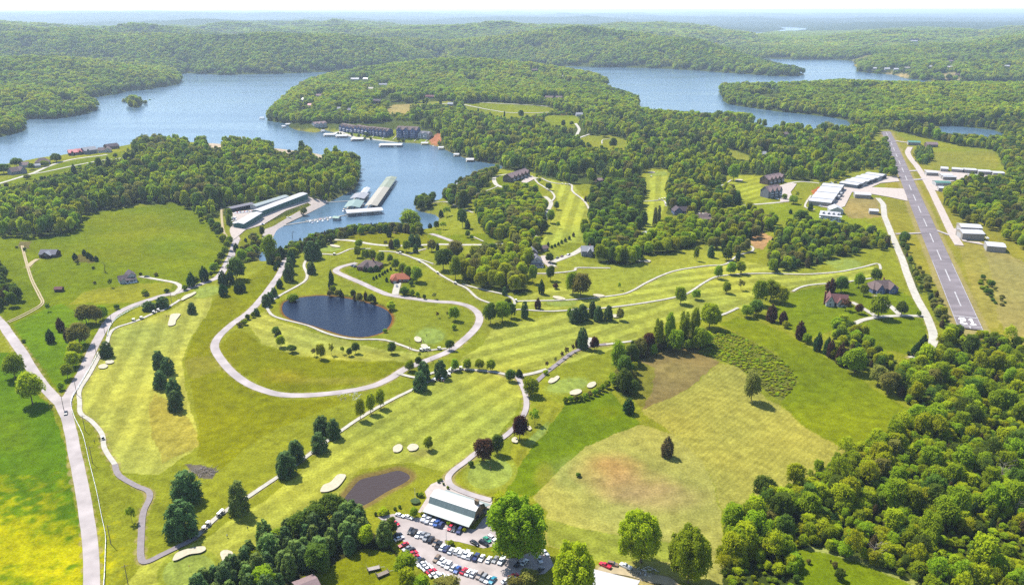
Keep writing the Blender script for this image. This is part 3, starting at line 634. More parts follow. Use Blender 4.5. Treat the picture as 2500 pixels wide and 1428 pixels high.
# ------------------------------------------------------------------ the ground itself
def build_ground():
    col = paint()
    V = np.stack([GX, GY, GH], -1).reshape(-1, 3)
    i = (np.arange(NR - 1)[:, None] * NC + np.arange(NC - 1)[None, :])
    q = np.stack([i, i + 1, i + NC + 1, i + NC], -1).reshape(-1)
    me = np_mesh('ground', V, q, np.full(len(q) // 4, 4), [], None, True)
    a = me.color_attributes.new('cover', 'FLOAT_COLOR', 'POINT')
    a.data.foreach_set('color', np.concatenate([col.reshape(-1, 3), np.ones((NR * NC, 1))], 1).astype(np.float32).ravel())
    a = me.attributes.new('mow', 'FLOAT_COLOR', 'POINT'); a.data.foreach_set('color', MOW.reshape(-1, 4).astype(np.float32).ravel())
    m = bpy.data.materials.new('grass_and_soil')
    t, n, l = nt(m)
    b = n['Principled BSDF']; b.inputs['Roughness'].default_value = 1.0; b.inputs['Specular IOR Level'].default_value = 0.0
    at_ = n.new('ShaderNodeAttribute'); at_.attribute_name = 'cover'
    geo = n.new('ShaderNodeNewGeometry')
    fs = []
    for sc_, lo, hi, det in ((1.1, .74, 1.26, 6), (.22, .84, 1.16, 5), (.02, .9, 1.1, 4)):
        nz = n.new('ShaderNodeTexNoise'); nz.inputs['Scale'].default_value = sc_; nz.inputs['Detail'].default_value = det
        l.new(geo.outputs['Position'], nz.inputs['Vector'])
        mr = n.new('ShaderNodeMapRange'); mr.inputs[1].default_value = .3; mr.inputs[2].default_value = .7; mr.inputs[3].default_value = lo; mr.inputs[4].default_value = hi
        l.new(nz.outputs[0], mr.inputs[0]); fs.append(mr.outputs[0])
    m1 = n.new('ShaderNodeMath'); m1.operation = 'MULTIPLY'; m2 = n.new('ShaderNodeMath'); m2.operation = 'MULTIPLY'
    l.new(fs[0], m1.inputs[0]); l.new(fs[1], m1.inputs[1]); l.new(m1.outputs[0], m2.inputs[0]); l.new(fs[2], m2.inputs[1])
    mw = n.new('ShaderNodeAttribute'); mw.attribute_name = 'mow'
    sp = n.new('ShaderNodeSeparateColor'); l.new(mw.outputs['Color'], sp.inputs[0])
    def mth(op, a_, b_=None):
        q = n.new('ShaderNodeMath'); q.operation = op
        for i_, x_ in enumerate((a_, b_)):
            if x_ is None: continue
            if isinstance(x_, (int, float)): q.inputs[i_].default_value = x_
            else: l.new(x_, q.inputs[i_])
        return q.outputs[0]
    wave = lambda ph, amp: mth('ADD', 1.0, mth('MULTIPLY', amp, mth('MAXIMUM', -1.0, mth('MINIMUM', 1.0, mth('MULTIPLY', 2.0, mth('SINE', mth('MULTIPLY', ph, 6.28319)))))))
    tot = mth('MULTIPLY', m2.outputs[0], mth('MULTIPLY', wave(sp.outputs[0], sp.outputs[1]), wave(sp.outputs[2], mw.outputs['Alpha'])))
    sc2 = n.new('ShaderNodeVectorMath'); sc2.operation = 'SCALE'
    l.new(at_.outputs['Color'], sc2.inputs[0]); l.new(tot, sc2.inputs['Scale'])
    l.new(sc2.outputs[0], b.inputs['Base Color'])
    bp = n.new('ShaderNodeBump'); bp.inputs['Strength'].default_value = .5; bp.inputs['Distance'].default_value = .3
    l.new(m1.outputs[0], bp.inputs['Height']); l.new(bp.outputs[0], b.inputs['Normal'])
    me.materials.append(m)
    o = bpy.data.objects.new('ground', me); COL.objects.link(o)
    struct(o)

def water_mat(name, col, rough, wave, strength):
    m = bpy.data.materials.new(name)
    t, n, l = nt(m); b = n['Principled BSDF']
    b.inputs['Base Color'].default_value = (*col, 1); b.inputs['Roughness'].default_value = rough
    b.inputs['IOR'].default_value = 1.33; b.inputs['Specular IOR Level'].default_value = .42 if 'lake' in name else .09
    geo = n.new('ShaderNodeNewGeometry')
    mp = n.new('ShaderNodeMapping'); mp.inputs['Scale'].default_value = (.35, 1.0, 1.0); mp.inputs['Rotation'].default_value = (0, 0, .35)
    l.new(geo.outputs['Position'], mp.inputs[0])
    nz = n.new('ShaderNodeTexNoise'); nz.inputs['Scale'].default_value = wave; nz.inputs['Detail'].default_value = 4
    l.new(mp.outputs[0], nz.inputs['Vector'])
    bp = n.new('ShaderNodeBump'); bp.inputs['Strength'].default_value = strength; bp.inputs['Distance'].default_value = 1.0
    l.new(nz.outputs[0], bp.inputs['Height']); l.new(bp.outputs[0], b.inputs['Normal'])
    # broad bands of ruffled and calm water
    mp2 = n.new('ShaderNodeMapping'); mp2.inputs['Scale'].default_value = (.0022, .012, 1); mp2.inputs['Rotation'].default_value = (0, 0, .2)
    l.new(geo.outputs['Position'], mp2.inputs[0])
    n2 = n.new('ShaderNodeTexNoise'); n2.inputs['Scale'].default_value = 1; n2.inputs['Detail'].default_value = 5
    l.new(mp2.outputs[0], n2.inputs['Vector'])
    mr = n.new('ShaderNodeMapRange'); mr.inputs[1].default_value = .35; mr.inputs[2].default_value = .65; mr.inputs[3].default_value = rough * .75; mr.inputs[4].default_value = rough * 1.35
    l.new(n2.outputs[0], mr.inputs[0]); l.new(mr.outputs[0], b.inputs['Roughness'])
    return m
def build_water():
    mb = MB()
    mb.poly([(-9000, 500, ZW), (9000, 500, ZW), (12000, 11500, ZW), (-12000, 11500, ZW)])
    o = mb.build('lake', water_mat('lake_water', (.050,.092,.135), .20, .4, .30)); struct(o)
    for name, W, col, rg in (('big_pond', PB_W, (.008,.014,.030), .05), ('small_pond', PS_W, (.046,.034,.032), .08)):
        cx, cy = np.mean(W, 0)
        lv = float(np.mean([ground(cx + (x - cx) * 1.05, cy + (y - cy) * 1.05) for x, y in W])) - .34
        mb = MB(); mb.poly([(cx + (x - cx) * 1.03, cy + (y - cy) * 1.03, lv) for x, y in W])
        struct(mb.build(name.split('_')[1] if False else 'pond', water_mat(name + '_water', col, rg, 1.2, .25)))

# ------------------------------------------------------------------ roads, paths and other sheets laid on the ground
_lay = [0.07]
def lift():
    _lay[0] += 0.006
    return _lay[0]
def world_line(px, step=3.0, per=5):
    P = [at(*p) for p in px]
    S = spline([(p.x, p.y) for p in P], per)
    out = [S[0]]
    for a, b in zip(S[:-1], S[1:]):
        L = np.linalg.norm(b - a); k = max(1, int(L // step))
        for i in range(1, k + 1): out.append(a + (b - a) * i / k)
    return np.array(out)
def ribbon(name, px, width, material, per=5, off=0.0, step=3.0, w_end=None, straight=False):
    L = world_line(px, step, 1 if straight else per)
    z0 = lift() + off
    T = np.gradient(L, axis=0); T /= np.linalg.norm(T, axis=1)[:, None] + 1e-9
    N = np.stack([-T[:, 1], T[:, 0]], 1)
    if width > 1.5 and np.hypot(L[:, 0], L[:, 1]).min() < 900:
        for q in L[::2]: CLEAR_WAY.append((q[0], q[1], width / 2 + 1.6))
    nc = max(3, int(width / 1.6) + 1)
    w = np.linspace(width, w_end or width, len(L))
    wob = (fbm(np.arange(len(L)) * .31, np.zeros(len(L)), int(width * 10) + len(L), 2) - .5) * min(.5, width * .08)
    V = []
    for k in range(nc):
        s = (k / (nc - 1) - .5)
        q = L + N * (w * s + wob)[:, None]
        dist = np.linalg.norm(q, axis=1)
        V.append(np.column_stack([q, ground(q[:, 0], q[:, 1]) + z0 + dist * 6e-5]))
    V = np.stack(V, 1); nl = len(L)
    i = np.arange(nl - 1)[:, None] * nc + np.arange(nc - 1)[None, :]
    f = np.stack([i, i + nc, i + nc + 1, i + 1], -1).reshape(-1)
    me = np_mesh(name, V.reshape(-1, 3), f, np.full(len(f) // 4, 4), material, None, True)
    o = bpy.data.objects.new(name, me); COL.objects.link(o)
    return struct(o)
def sheet(name, px, material, cell=3.0, off=0.0, world=None, curved=False, kind=True):
    if world is None:
        if curved: px = spline(px, 4, True)
        world = [tuple(at(*p)[:2]) for p in px]
    B = []
    n = len(world)
    for k in range(n):
        a, b = np.array(world[k]), np.array(world[(k + 1) % n]); m = max(1, int(np.linalg.norm(b - a) / cell))
        for i in range(m): B.append(a + (b - a) * i / m)
    A = np.array(B); nb = len(A)
    xs = np.arange(A[:, 0].min(), A[:, 0].max(), cell); ys = np.arange(A[:, 1].min(), A[:, 1].max(), cell)
    gx, gy = np.meshgrid(xs, ys); gx, gy = gx.ravel(), gy.ravel()
    ok = pip(gx, gy, A)
    gx, gy = gx[ok], gy[ok]
    if len(gx):
        d = seg_dist(gx, gy, [[tuple(p) for p in A]]); gx, gy = gx[d > cell * .45], gy[d > cell * .45]
    co = [Vector(p) for p in A] + [Vector((x, y)) for x, y in zip(gx, gy)]
    r = delaunay_2d_cdt(co, [], [list(range(nb))], 1, 1e-4)
    v = np.array([(p.x, p.y) for p in r[0]])
    z0 = lift() + off
    V = np.column_stack([v, ground(v[:, 0], v[:, 1]) + z0 + np.linalg.norm(v, axis=1) * 6e-5])
    f = [list(t) for t in r[2]]
    me = bpy.data.meshes.new(name); me.from_pydata(V.tolist(), [], f)
    me.materials.append(material); me.polygons.foreach_set('use_smooth', [True] * len(me.polygons)); me.update()
    o = bpy.data.objects.new(name, me); COL.objects.link(o)
    if V.shape[0] and len(me.polygons) and me.polygons[0].normal.z < 0: me.flip_normals()
    return struct(o) if kind else o

M = {}
def surfaces():
    M['road'] = mat('worn_asphalt', c(224,212,208), .9, .2, .11, .15)
    M['lot'] = mat('parking_asphalt', c(226,212,206), .9, .18, .14, .15)
    M['concrete'] = mat('path_concrete', c(238,231,214), .9, .16, .3, .15)
    M['tar'] = mat('dark_path_asphalt', c(182,170,170), .9, .12, .6, .15)
    M['runway'] = mat('runway_asphalt', c(166,155,158), .9, .24, .12, .15, streak=(.35, 1.0, 1.0)); M['faded_paint'] = mat('faded_marking_paint', (.31,.30,.30), .9, .4, .8, .1)
    M['white_paint'] = mat('white_marking_paint', (.8,.8,.78), .8, .06, 1.0, .2)
    M['sand'] = mat('bunker_sand', c(248,236,204), .95, .14, .9, .1, bump=.2)
    M['dirt'] = mat('pale_dirt', c(226,206,164), .95, .16, .5, .1)
    M['gravel'] = mat('pale_gravel', c(240,224,212), .95, .12, .4, .1)
    M['mulch'] = mat('mulch', c(206,160,120), .95, .2, 1.0, .1)
def build_roads():
    R, Cn = M['road'], M['concrete']
    sheet('parking_lot', [(922,1262),(960,1254),(1012,1264),(1040,1262),(1136,1290),(1160,1292),(1182,1262),(1196,1244),(1212,1246),(1210,1300),(1218,1330),(1180,1338),(1120,1322),(1086,1318),(1088,1330),(1150,1356),(1200,1366),(1262,1362),(1300,1345),(1340,1352),(1352,1380),(1330,1400),(1262,1412),(1250,1440),(1120,1440),(1085,1412),(1050,1392),(1020,1366),(992,1330),(972,1306),(962,1288),(940,1276)], M['lot'], 3)
    sheet('plaza', [(1037,1200),(1052,1182),(1080,1170),(1104,1180),(1122,1196),(1160,1210),(1196,1216),(1202,1226),(1206,1246),(1190,1256),(1150,1240),(1060,1215),(1048,1226),(1030,1252),(1020,1250),(1042,1215)], M['gravel'], 2.5)
    ribbon('road', [(224,1560),(224,1428),(221,1330),(205,1220),(186,1120),(168,1035),(160,990),(172,958),(192,925),(222,862),(248,812),(274,774),(320,748),(390,724),(440,712),(500,690),(535,674),(556,640),(570,606),(578,585)], 5.6, R)
    ribbon('road', [(-260,690),(-60,748),(0,786),(22,815),(58,868),(96,928),(128,966),(156,992)], 5.8, R)
    sheet('road', [(126,960),(135,966),(150,970),(162,962),(176,955),(176,1000),(172,1016),(148,1020),(138,1000),(128,975)], R, 2)
    ribbon('road', [(700,630),(682,670),(652,712),(612,758),(562,795),(532,825),(524,850),(545,885),(580,920),(640,952),(705,965),(800,961),(900,945),(950,925),(990,900),(1032,884),(1090,860),(1132,830),(1162,800),(1170,772),(1150,751),(1110,739),(1050,735),(960,722),(930,713),(882,691),(842,674),(820,662),(832,652),(870,642)], 5.2, R, 6)
    ribbon('road', [(785,587),(850,587),(920,598),(1000,600),(1060,597),(1130,598),(1200,597),(1262,590),(1312,574)], 4.4, Cn)
    ribbon('road', [(1052,571),(1085,582),(1120,596)], 4.6, R)
    ribbon('road', [(2143,484),(2156,500),(2160,530),(2180,580),(2205,640),(2226,700),(2246,742),(2264,775),(2277,812),(2276,840),(2250,865),(2225,875)], 5.6, Cn)
    ribbon('road', [(578,585),(570,562),(580,548),(590,540)], 7, M['gravel'])
    ribbon('road', [(-300,515),(-120,480),(0,448),(72,426),(110,410),(150,396),(200,386),(262,378)], 6, Cn); ribbon('road', [(72,426),(120,418),(180,405),(262,390),(330,384)], 4.5, Cn)
    ribbon('road', [(1312,436),(1285,430),(1250,425),(1214,430),(1206,440),(1216,454),(1246,461)], 5, Cn)
    ribbon('road', [(1330,480),(1345,494),(1340,510),(1332,530),(1328,545)], 4.5, Cn); ribbon('road', [(1348,640),(1400,620),(1425,605)], 6, Cn)
    ribbon('road', [(1405,302),(1414,316),(1408,332),(1418,336)], 5, Cn); ribbon('road', [(1395,352),(1412,338),(1440,328)], 5, Cn)
    ribbon('road', [(1814,502),(1850,499),(1925,492)], 4, Cn); ribbon('road', [(1925,448),(1960,444),(2000,448)], 4, Cn)
    ribbon('driveway', [(342,675),(382,682),(425,690),(440,700),(432,712),(420,722)], 3.4, Cn)
    ribbon('driveway', [(2264,772),(2200,771),(2140,775),(2102,783),(2072,800)], 4, Cn); ribbon('driveway', [(2080,738),(2105,752),(2138,772)], 3.6, Cn); ribbon('driveway', [(2140,722),(2170,745),(2196,768)], 4.2, Cn)
    ribbon('driveway', [(972,690),(968,705),(965,720)], 5, Cn); ribbon('driveway', [(1330,625),(1335,640),(1350,652)], 7, Cn); ribbon('driveway', [(1715,516),(1708,530),(1700,540)], 6, Cn)
    ribbon('track', [(52,600),(62,640),(76,685),(94,722),(100,742),(62,765),(18,786)], 1.0, M['dirt'], off=0); ribbon('track', [(56,600),(66,640),(81,685),(99,720),(105,743),(66,768),(22,788)], 1.0, M['dirt'])
    ribbon('track', [(68,652),(80,640),(92,633)], 4, M['dirt'])
    ribbon('track', [(1000,262),(1060,256),(1112,252),(1160,250),(1250,255),(1330,260),(1362,268),(1338,275),(1250,276),(1190,268),(1128,255)], 4.5, Cn)
    ribbon('track', [(540,508),(542,540),(548,570),(568,590)], 2.2, M['dirt']); ribbon('track', [(1440,1500),(1480,1430),(1475,1392),(1530,1396),(1590,1412),(1640,1428),(1660,1500)], 5, M['dirt'])
    # cart paths
    for mt, w, p in (
     (Cn, 2.3, [(440,732),(400,757),(386,760),(330,785),(285,800),(268,815),(261,838),(255,850)]),
     (Cn, 2.3, [(246,862),(215,920),(194,955),(195,985),(197,1010),(225,1030),(250,1062),(255,1095),(281,1134)]),
     (M['tar'], 2.6, [(281,1134),(290,1160),(330,1185),(360,1198),(366,1216),(350,1250),(346,1290),(344,1355),(356,1372),(400,1352),(450,1328),(478,1312)]),
     (Cn, 2.3, [(478,1312),(500,1290),(540,1255),(600,1217),(640,1190),(700,1150),(760,1106),(830,1054),(880,1020),(940,985),(1000,955),(1050,930),(1090,912),(1125,902),(1200,908),(1236,915)]),
     (Cn, 3.0, [(1236,915),(1262,918),(1300,912),(1335,902)]), (M['tar'], 2.8, [(1310,932),(1340,905),(1370,882),(1400,860),(1440,845),(1470,842),(1482,841)]),
     (Cn, 2.3, [(1480,841),(1545,833)]), (Cn, 2.8, [(1436,845),(1440,825)]),
     (R, 3.0, [(1262,920),(1270,932),(1282,962),(1285,990),(1275,1020),(1245,1055),(1200,1088),(1165,1105),(1138,1126),(1106,1150),(1094,1168),(1105,1188),(1150,1208),(1200,1222)]),
     (Cn, 2.0, [(652,740),(655,758),(675,775),(750,795),(800,815),(860,828),(935,830),(985,845),(1022,857),(1090,851)]), (Cn, 2.2, [(652,742),(690,718),(740,690),(750,672),(742,650),(750,632)]),
     (Cn, 2.2, [(780,620),(820,622),(842,614),(860,608),(905,608)]), (Cn, 2.2, [(925,614),(975,618),(1030,640),(1070,668),(1112,692),(1140,705),(1165,728),(1195,740)]),
     (Cn, 2.0, [(1128,694),(1180,708),(1232,720),(1256,736),(1250,758),(1270,756),(1330,760),(1390,758),(1480,752),(1560,742),(1640,728),(1680,716),(1720,690),(1750,676),(1800,670),(1870,668),(1960,670),(2050,664),(2100,654),(2142,644),(2150,658)]),
     (Cn, 2.0, [(1256,736),(1300,735),(1400,732),(1500,722),(1540,712),(1580,690),(1640,664),(1720,650),(1770,646),(1800,625),(1834,615),(1838,605),(1826,600)]),
     (Cn, 2.2, [(1690,782),(1760,770),(1802,752)]), (Cn, 2.2, [(1935,712),(1960,700),(2000,694),(2060,690),(2128,680)]), (Cn, 2.0, [(1300,668),(1340,668),(1400,662),(1412,654),(1490,655)]),
     (Cn, 2.2, [(1304,436),(1316,450),(1345,468),(1354,482),(1345,494)]), (Cn, 2.2, [(1322,436),(1345,446),(1372,450),(1395,452),(1398,468),(1425,490),(1440,515)]),
     (Cn, 2.0, [(1562,487),(1575,492),(1618,490),(1626,504)]), (Cn, 2.2, [(1750,458),(1770,450),(1785,440)]), (Cn, 2.0, [(1980,478),(1965,505),(1990,512)]),
     (Cn, 2.0, [(1055,496),(1092,494),(1120,507),(1155,520)]), (Cn, 2.0, [(1160,475),(1200,462),(1216,455)]), (Cn, 1.8, [(1470,352),(1472,342),(1500,338)]), (Cn, 1.6, [(1145,575),(1180,590)]),
     (Cn, 1.6, [(968,618),(1010,630),(1058,645)]), (Cn, 2.0, [(1000,620),(1040,608)]), (Cn, 2.2, [(970,912),(1010,922),(1030,920)]), (Cn, 2.2, [(1045,915),(1075,905)])):
        ribbon('cart_path', p, w, mt)
    # marina yard, aprons
    sheet('marina_yard', [(566,590),(570,545),(566,520),(630,512),(705,490),(750,478),(765,486),(800,492),(796,500),(745,526),(700,547),(665,572),(640,578),(648,560),(690,540),(760,502),(752,496),(700,515),(640,550),(600,562),(585,575)], M['gravel'], 4)
    sheet('boat_ramp', [(640,582),(668,556),(700,545),(690,556),(672,572),(664,590),(645,592)], M['gravel'], 3, off=.02)
    sheet('apron', [(2000,505),(2028,462),(2050,452),(2150,432),(2168,430),(2190,432),(2196,444),(2150,448),(2128,458),(2210,462),(2216,492),(2170,482),(2100,470),(2080,470),(2062,505),(2040,512)], M['gravel'], 5)
    ribbon('taxiway', [(2222,360),(2216,374),(2226,392),(2242,412),(2268,455),(2300,520),(2324,570),(2342,600)], 7.5, M['gravel'])
    ribbon('taxiway', [(2190,421),(2240,417)], 6, R); ribbon('taxiway', [(2200,441),(2262,438)], 6, R); ribbon('taxiway', [(2186,572),(2248,570)], 3.5, R); ribbon('taxiway', [(2282,562),(2318,575)], 3.5, R); ribbon('taxiway', [(2182,344),(2215,349),(2240,350)], 6, M['gravel'])
    sheet('apron', [(2255,415),(2290,418),(2440,432),(2458,438),(2450,442),(2370,436),(2300,448),(2322,470),(2310,472),(2278,465)], M['gravel'], 5)
    sheet('apron', [(2326,560),(2345,556),(2360,590),(2390,592),(2405,600),(2350,590)], M['gravel'], 4)
    sheet('courtyard', [(1900,455),(1925,447),(1945,450),(1930,470),(1938,492),(1905,495)], M['gravel'], 4); sheet('courtyard', [(1272,446),(1285,432),(1300,430),(1305,438),(1285,448)], M['gravel'], 4)
    sheet('courtyard', [(1318,632),(1330,625),(1345,640),(1352,660),(1340,655)], M['gravel'], 3)
    sheet('shoreline_path', [(812,325),(850,318),(838,324),(870,336),(960,347),(1060,356),(1058,358),(960,350),(870,339)], Cn, 4)
    for k in range(8):
        x = 855 + k * 26; ribbon('walkway', [(x + 12, 322 + k * 2.2), (x, 334 + k * 2)], 1.6, Cn)
def build_bunkers():
    B = [[(410,795),(414,780),(417,770),(428,767),(441,768),(436,776),(430,784),(428,793),(418,797)], ell(268,885,11,4.5,14,-.1), ell(252,896,12,5.5,14,-.15), ell(971,1096,13,9,16,-.5,.1), ell(1008,1094,14,8.5,16,-.15,.1),
     [(782,1200),(790,1186),(808,1178),(824,1161),(842,1160),(843,1168),(826,1190),(804,1201),(786,1203)], [(1338,934),(1345,925),(1352,924),(1360,919),(1366,922),(1360,930),(1350,936),(1342,937)], ell(1444,941,12,6.5,14,-.35,.1), ell(1405,959,15,6.5,14,-.2,.1),
     ell(1020,830,9,6.5,14,.3,.15), ell(1036,847,9,5.5,14,.2,.15), [(422,1368),(432,1352),(462,1341),(490,1336),(501,1337),(502,1345),(488,1352),(462,1356),(436,1368),(425,1371)], [(538,1352),(545,1346),(556,1345),(568,1350),(568,1360),(560,1371),(546,1374),(540,1362)],
     ell(818,602,13,2.8,14,.15), [(442,732),(452,723),(466,718),(476,714),(479,717),(468,724),(454,731),(446,735)], ell(1365,729,16,4,14,.2), ell(1462,723,15,3,12,.1), ell(1580,639,9,3,12), ell(1562,639,8,2.2,12), ell(1257,1076,8,7,12,.2,.2), ell(1291,1047,7,5,12,.2,.2), ell(1502,773,9,4,10,.2,.3), ell(1750,585,10,3,10), ell(1590,422,9,2,10), ell(1804,441,10,2,10), ell(1738,566,5,1.5,8)]
    for b in B:
        o = sheet('sand_bunker', b, M['sand'], 1.2, curved=True)
def build_runway():
    f, n_ = at(2162, 322), at(2369, 805)
    d = (f - n_).to_2d(); Lr = d.length; d.normalize(); nx = Vector((d.y, -d.x))
    W = 15.4
    P = lambda s, t: (n_.x + d.x * s + nx.x * t, n_.y + d.y * s + nx.y * t)
    o = sheet('runway', None, M['runway'], 4, world=[P(0, -W/2), P(0, W/2), P(Lr, W/2), P(Lr, -W/2)])
    for k in range(0, int(Lr), 9): CLEAR_WAY.append((*P(k - 6, 0), 12.5))
    def mark(name, rects, off):
        mb = MB()
        for q in rects:
            # split long marks so that they follow the ground
            (a, b, cc_, dd) = q
            L = math.dist(a, dd); k = max(1, int(L / 5)); w = max(1, int(math.dist(a, b) / 5))
            g = [[None] * (w + 1) for _ in range(k + 1)]
            for i in range(k + 1):
                for j in range(w + 1):
                    x = (a[0] * (1 - j / w) + b[0] * j / w) * (1 - i / k) + (dd[0] * (1 - j / w) + cc_[0] * j / w) * i / k
                    y = (a[1] * (1 - j / w) + b[1] * j / w) * (1 - i / k) + (dd[1] * (1 - j / w) + cc_[1] * j / w) * i / k
                    g[i][j] = (x, y, float(ground(x, y)) + off + math.hypot(x, y) * 6e-5)
            for i in range(k):
                for j in range(w): mb.poly([g[i][j], g[i][j+1], g[i+1][j+1], g[i+1][j]])
        m = mb.build(name, M['white_paint'] if name == 'runway_number' else M['faded_paint']); return struct(m)
    z = _lay[0] + .05
    R4 = lambda s0, s1, t0, t1: (P(s0, t0), P(s0, t1), P(s1, t1), P(s1, t0))
    dash = []
    s = 46.0
    while s + 33 < Lr:
        dash.append(R4(s, s + 33, -.42, .42)); s += 59.6
    mark('centre_line', dash, z)
    mark('edge_line', [R4(0, Lr * .16, -W/2 + .25, -W/2 + .55), R4(0, Lr * .16, W/2 - .55, W/2 - .25)], z)
    mark('threshold_bar', [R4(4.5, 5.6, -W/2 + .6, W/2 - .6), R4(22.5, 23.8, -W/2 + .6, W/2 - .6), R4(0.2, 4.3, -.4, .4)], z)
    # the figures 2 and 1, read from the approach end
    u, v, s0 = 4.2, 11.0, 8.4
    two = [R4(s0, s0 + 2.0, -4.9, -.7), R4(s0 + 5.4, s0 + 7.2, -4.3, -1.1), R4(s0 + 10.0, s0 + 12, -4.3, -1.1), R4(s0 + 7.2, s0 + 10.0, -2.0, -.7), R4(s0 + 8.2, s0 + 10.4, -4.9, -3.6), R4(s0 + 2.0, s0 + 3.8, -4.9, -3.2), (P(s0 + 3.8, -4.7), P(s0 + 3.8, -3.2), P(s0 + 5.4, -1.7), P(s0 + 5.4, -3.2))]
    one = [R4(s0, s0 + 1.8, 1.0, 4.6), R4(s0 + 1.8, s0 + 12, 2.2, 3.5), R4(s0 + 8.6, s0 + 10.4, 1.2, 2.2)]
    mark('runway_number', two + one, z)
# ------------------------------------------------------------------ trees
def ico(sub):
    bm = bmesh.new(); bmesh.ops.create_icosphere(bm, subdivisions=sub, radius=1.0)
    v = np.array([x.co[:] for x in bm.verts]); f = np.array([[q.index for q in p.verts] for p in bm.faces]); bm.free()
    return v, f
ICO1, ICO2 = ico(1), ico(2)

def lumps_broad(r, n, cb, rad=(.15, .23), flat=1.0, top=.0):
    L = [(0, 0, cb + (1 - cb) * .55, .26)]
    lop = [1 + r.uniform(-.22, .12) for _ in range(7)]
    for k in range(n):
        u = (k + .5) / n; z = 1 - 1.75 * u; t = k * 2.39996 + r.uniform(-.4, .4)
        q = math.sqrt(max(0, 1 - z * z)); rr = r.uniform(.66, 1.04) * lop[int((t % 6.283) / .9) % 7]
        s = r.uniform(*rad)
        L.append((math.cos(t) * q * rr * (.5 - s * .8), math.sin(t) * q * rr * (.5 - s * .8), cb + (1 - cb) * (.5 + .5 * z * rr * (1 - s * 1.1)) + r.uniform(-.03, .03), s))
    return L
def lumps_pine(r, levels=7, per=6, base=.06, cone=.8):
    L = [(0, 0, .45, .2), (0, 0, .65, .15)]
    for k in range(levels):
        z = base + (0.93 - base) * k / (levels - 1)
        R = .5 * (1 - z) ** cone * 1.12 + .03
        n = max(1, int(per * (.35 + .65 * (1 - z))))
        for i in range(n):
            t = 2 * math.pi * (i + r.uniform(-.25, .25)) / n + k * .9
            s = r.uniform(.085, .14) * (1.1 - .35 * z)
            q = max(0, min(R, .46) - s * .7) * r.uniform(.75, 1.05)
            L.append((math.cos(t) * q, math.sin(t) * q, z + r.uniform(-.03, .03) + .03, s))
    return L
def lumps_cedar(r, levels=7):
    L = [(0, 0, .35, .28), (0, 0, .6, .2)]
    for k in range(levels):
        z = .08 + .88 * k / (levels - 1)
        R = .46 * math.sin(min(1, (1 - z) * 1.35 + .05) * math.pi / 2) * (.75 + .25 * min(1, z * 4))
        n = max(1, int(7 * (R / .46)))
        for i in range(n):
            t = 2 * math.pi * (i + r.uniform(-.2, .2)) / n + k * .7; s = r.uniform(.10, .15) * (.6 + .5 * R / .46)
            q = max(0, R - s * .75)
            L.append((math.cos(t) * q, math.sin(t) * q, min(z, .98 - s * .5), s))
    return L
def foliage(r, L, nleaf, size, core=.84, sub=1, droop=0.0, spike=0.0, rough=.10, ragged=.14):
    """leaf clumps spread over a cluster of lumps, and a rough inner body for each lump"""
    g = np.random.default_rng(r.randrange(1 << 30))
    C_ = np.array([l[:3] for l in L]); S = np.array([l[3] for l in L])
    iv, if_ = ICO2 if sub == 2 else ICO1
    V, Fc = [], []; nv = 0
    for cc_, s in zip(C_, S):
        k = iv * (s * core) * (1 + rough * 2 * (g.random((len(iv), 1)) - .5)) * np.array([1, 1, .95])
        V.append(k + cc_); Fc.append(if_ + nv); nv += len(iv)
    tri = np.concatenate(Fc)
    w = S ** 2; idx = g.choice(len(L), nleaf * 2, p=w / w.sum())
    d = g.normal(size=(nleaf * 2, 3)); d /= np.linalg.norm(d, axis=1)[:, None]
    d[:, 2] = np.where(d[:, 2] < -.5, -d[:, 2], d[:, 2])
    p = C_[idx] + d * (S[idx] * g.uniform(1 - ragged * 1.2, 1 + ragged, nleaf * 2))[:, None]
    keep = np.ones(len(p), bool)
    for j in range(len(L)):
        keep &= ~((np.linalg.norm(p - C_[j], axis=1) < S[j] * .8) & (idx != j))
    p, d = p[keep][:nleaf], d[keep][:nleaf]
    n = len(p)
    nn = d * .7 + g.normal(size=(n, 3)) * .5 + np.array([0, 0, .55]); nn /= np.linalg.norm(nn, axis=1)[:, None]
    a = np.cross(nn, g.normal(size=(n, 3))); a /= np.linalg.norm(a, axis=1)[:, None]
    if spike: a = d * 1.0 + a * .5; a -= nn * (a * nn).sum(1)[:, None]; a /= np.linalg.norm(a, axis=1)[:, None] + 1e-9
    b = np.cross(nn, a)
    sz = size * g.uniform(.6, 1.35, (n, 1))
    ka, kb = (1.5, .55) if spike else (1.0, .8)
    q = np.stack([p - a * sz * ka * .5, p + b * sz * kb * .5 + nn * sz * .12, p + a * sz * ka * .6, p - b * sz * kb * .5 - nn * sz * .05], 1)
    q[..., 2] = np.clip(q[..., 2], .01, 1.02)
    V.append(q.reshape(-1, 3))
    quad = np.arange(n * 4).reshape(-1, 4) + nv
    return np.concatenate(V), tri, quad
def crown_mesh(name, fol, extra=None, mats=None):
    V, tri, quad = fol
    flat = np.concatenate([tri.ravel(), quad.ravel()]); tot = np.concatenate([np.full(len(tri), 3), np.full(len(quad), 4)])
    mi = np.zeros(len(tot), int)
    if extra is not None:
        ev, ef = extra
        ev = np.array([tuple(p) for p in ev]); off = len(V)
        V = np.concatenate([V, ev])
        flat = np.concatenate([flat, np.concatenate([np.array(f) + off for f in ef])]); tot = np.concatenate([tot, [len(f) for f in ef]])
        mi = np.concatenate([mi, np.ones(len(ef), int)])
    return np_mesh(name, V, flat, tot, mats or [], mi)
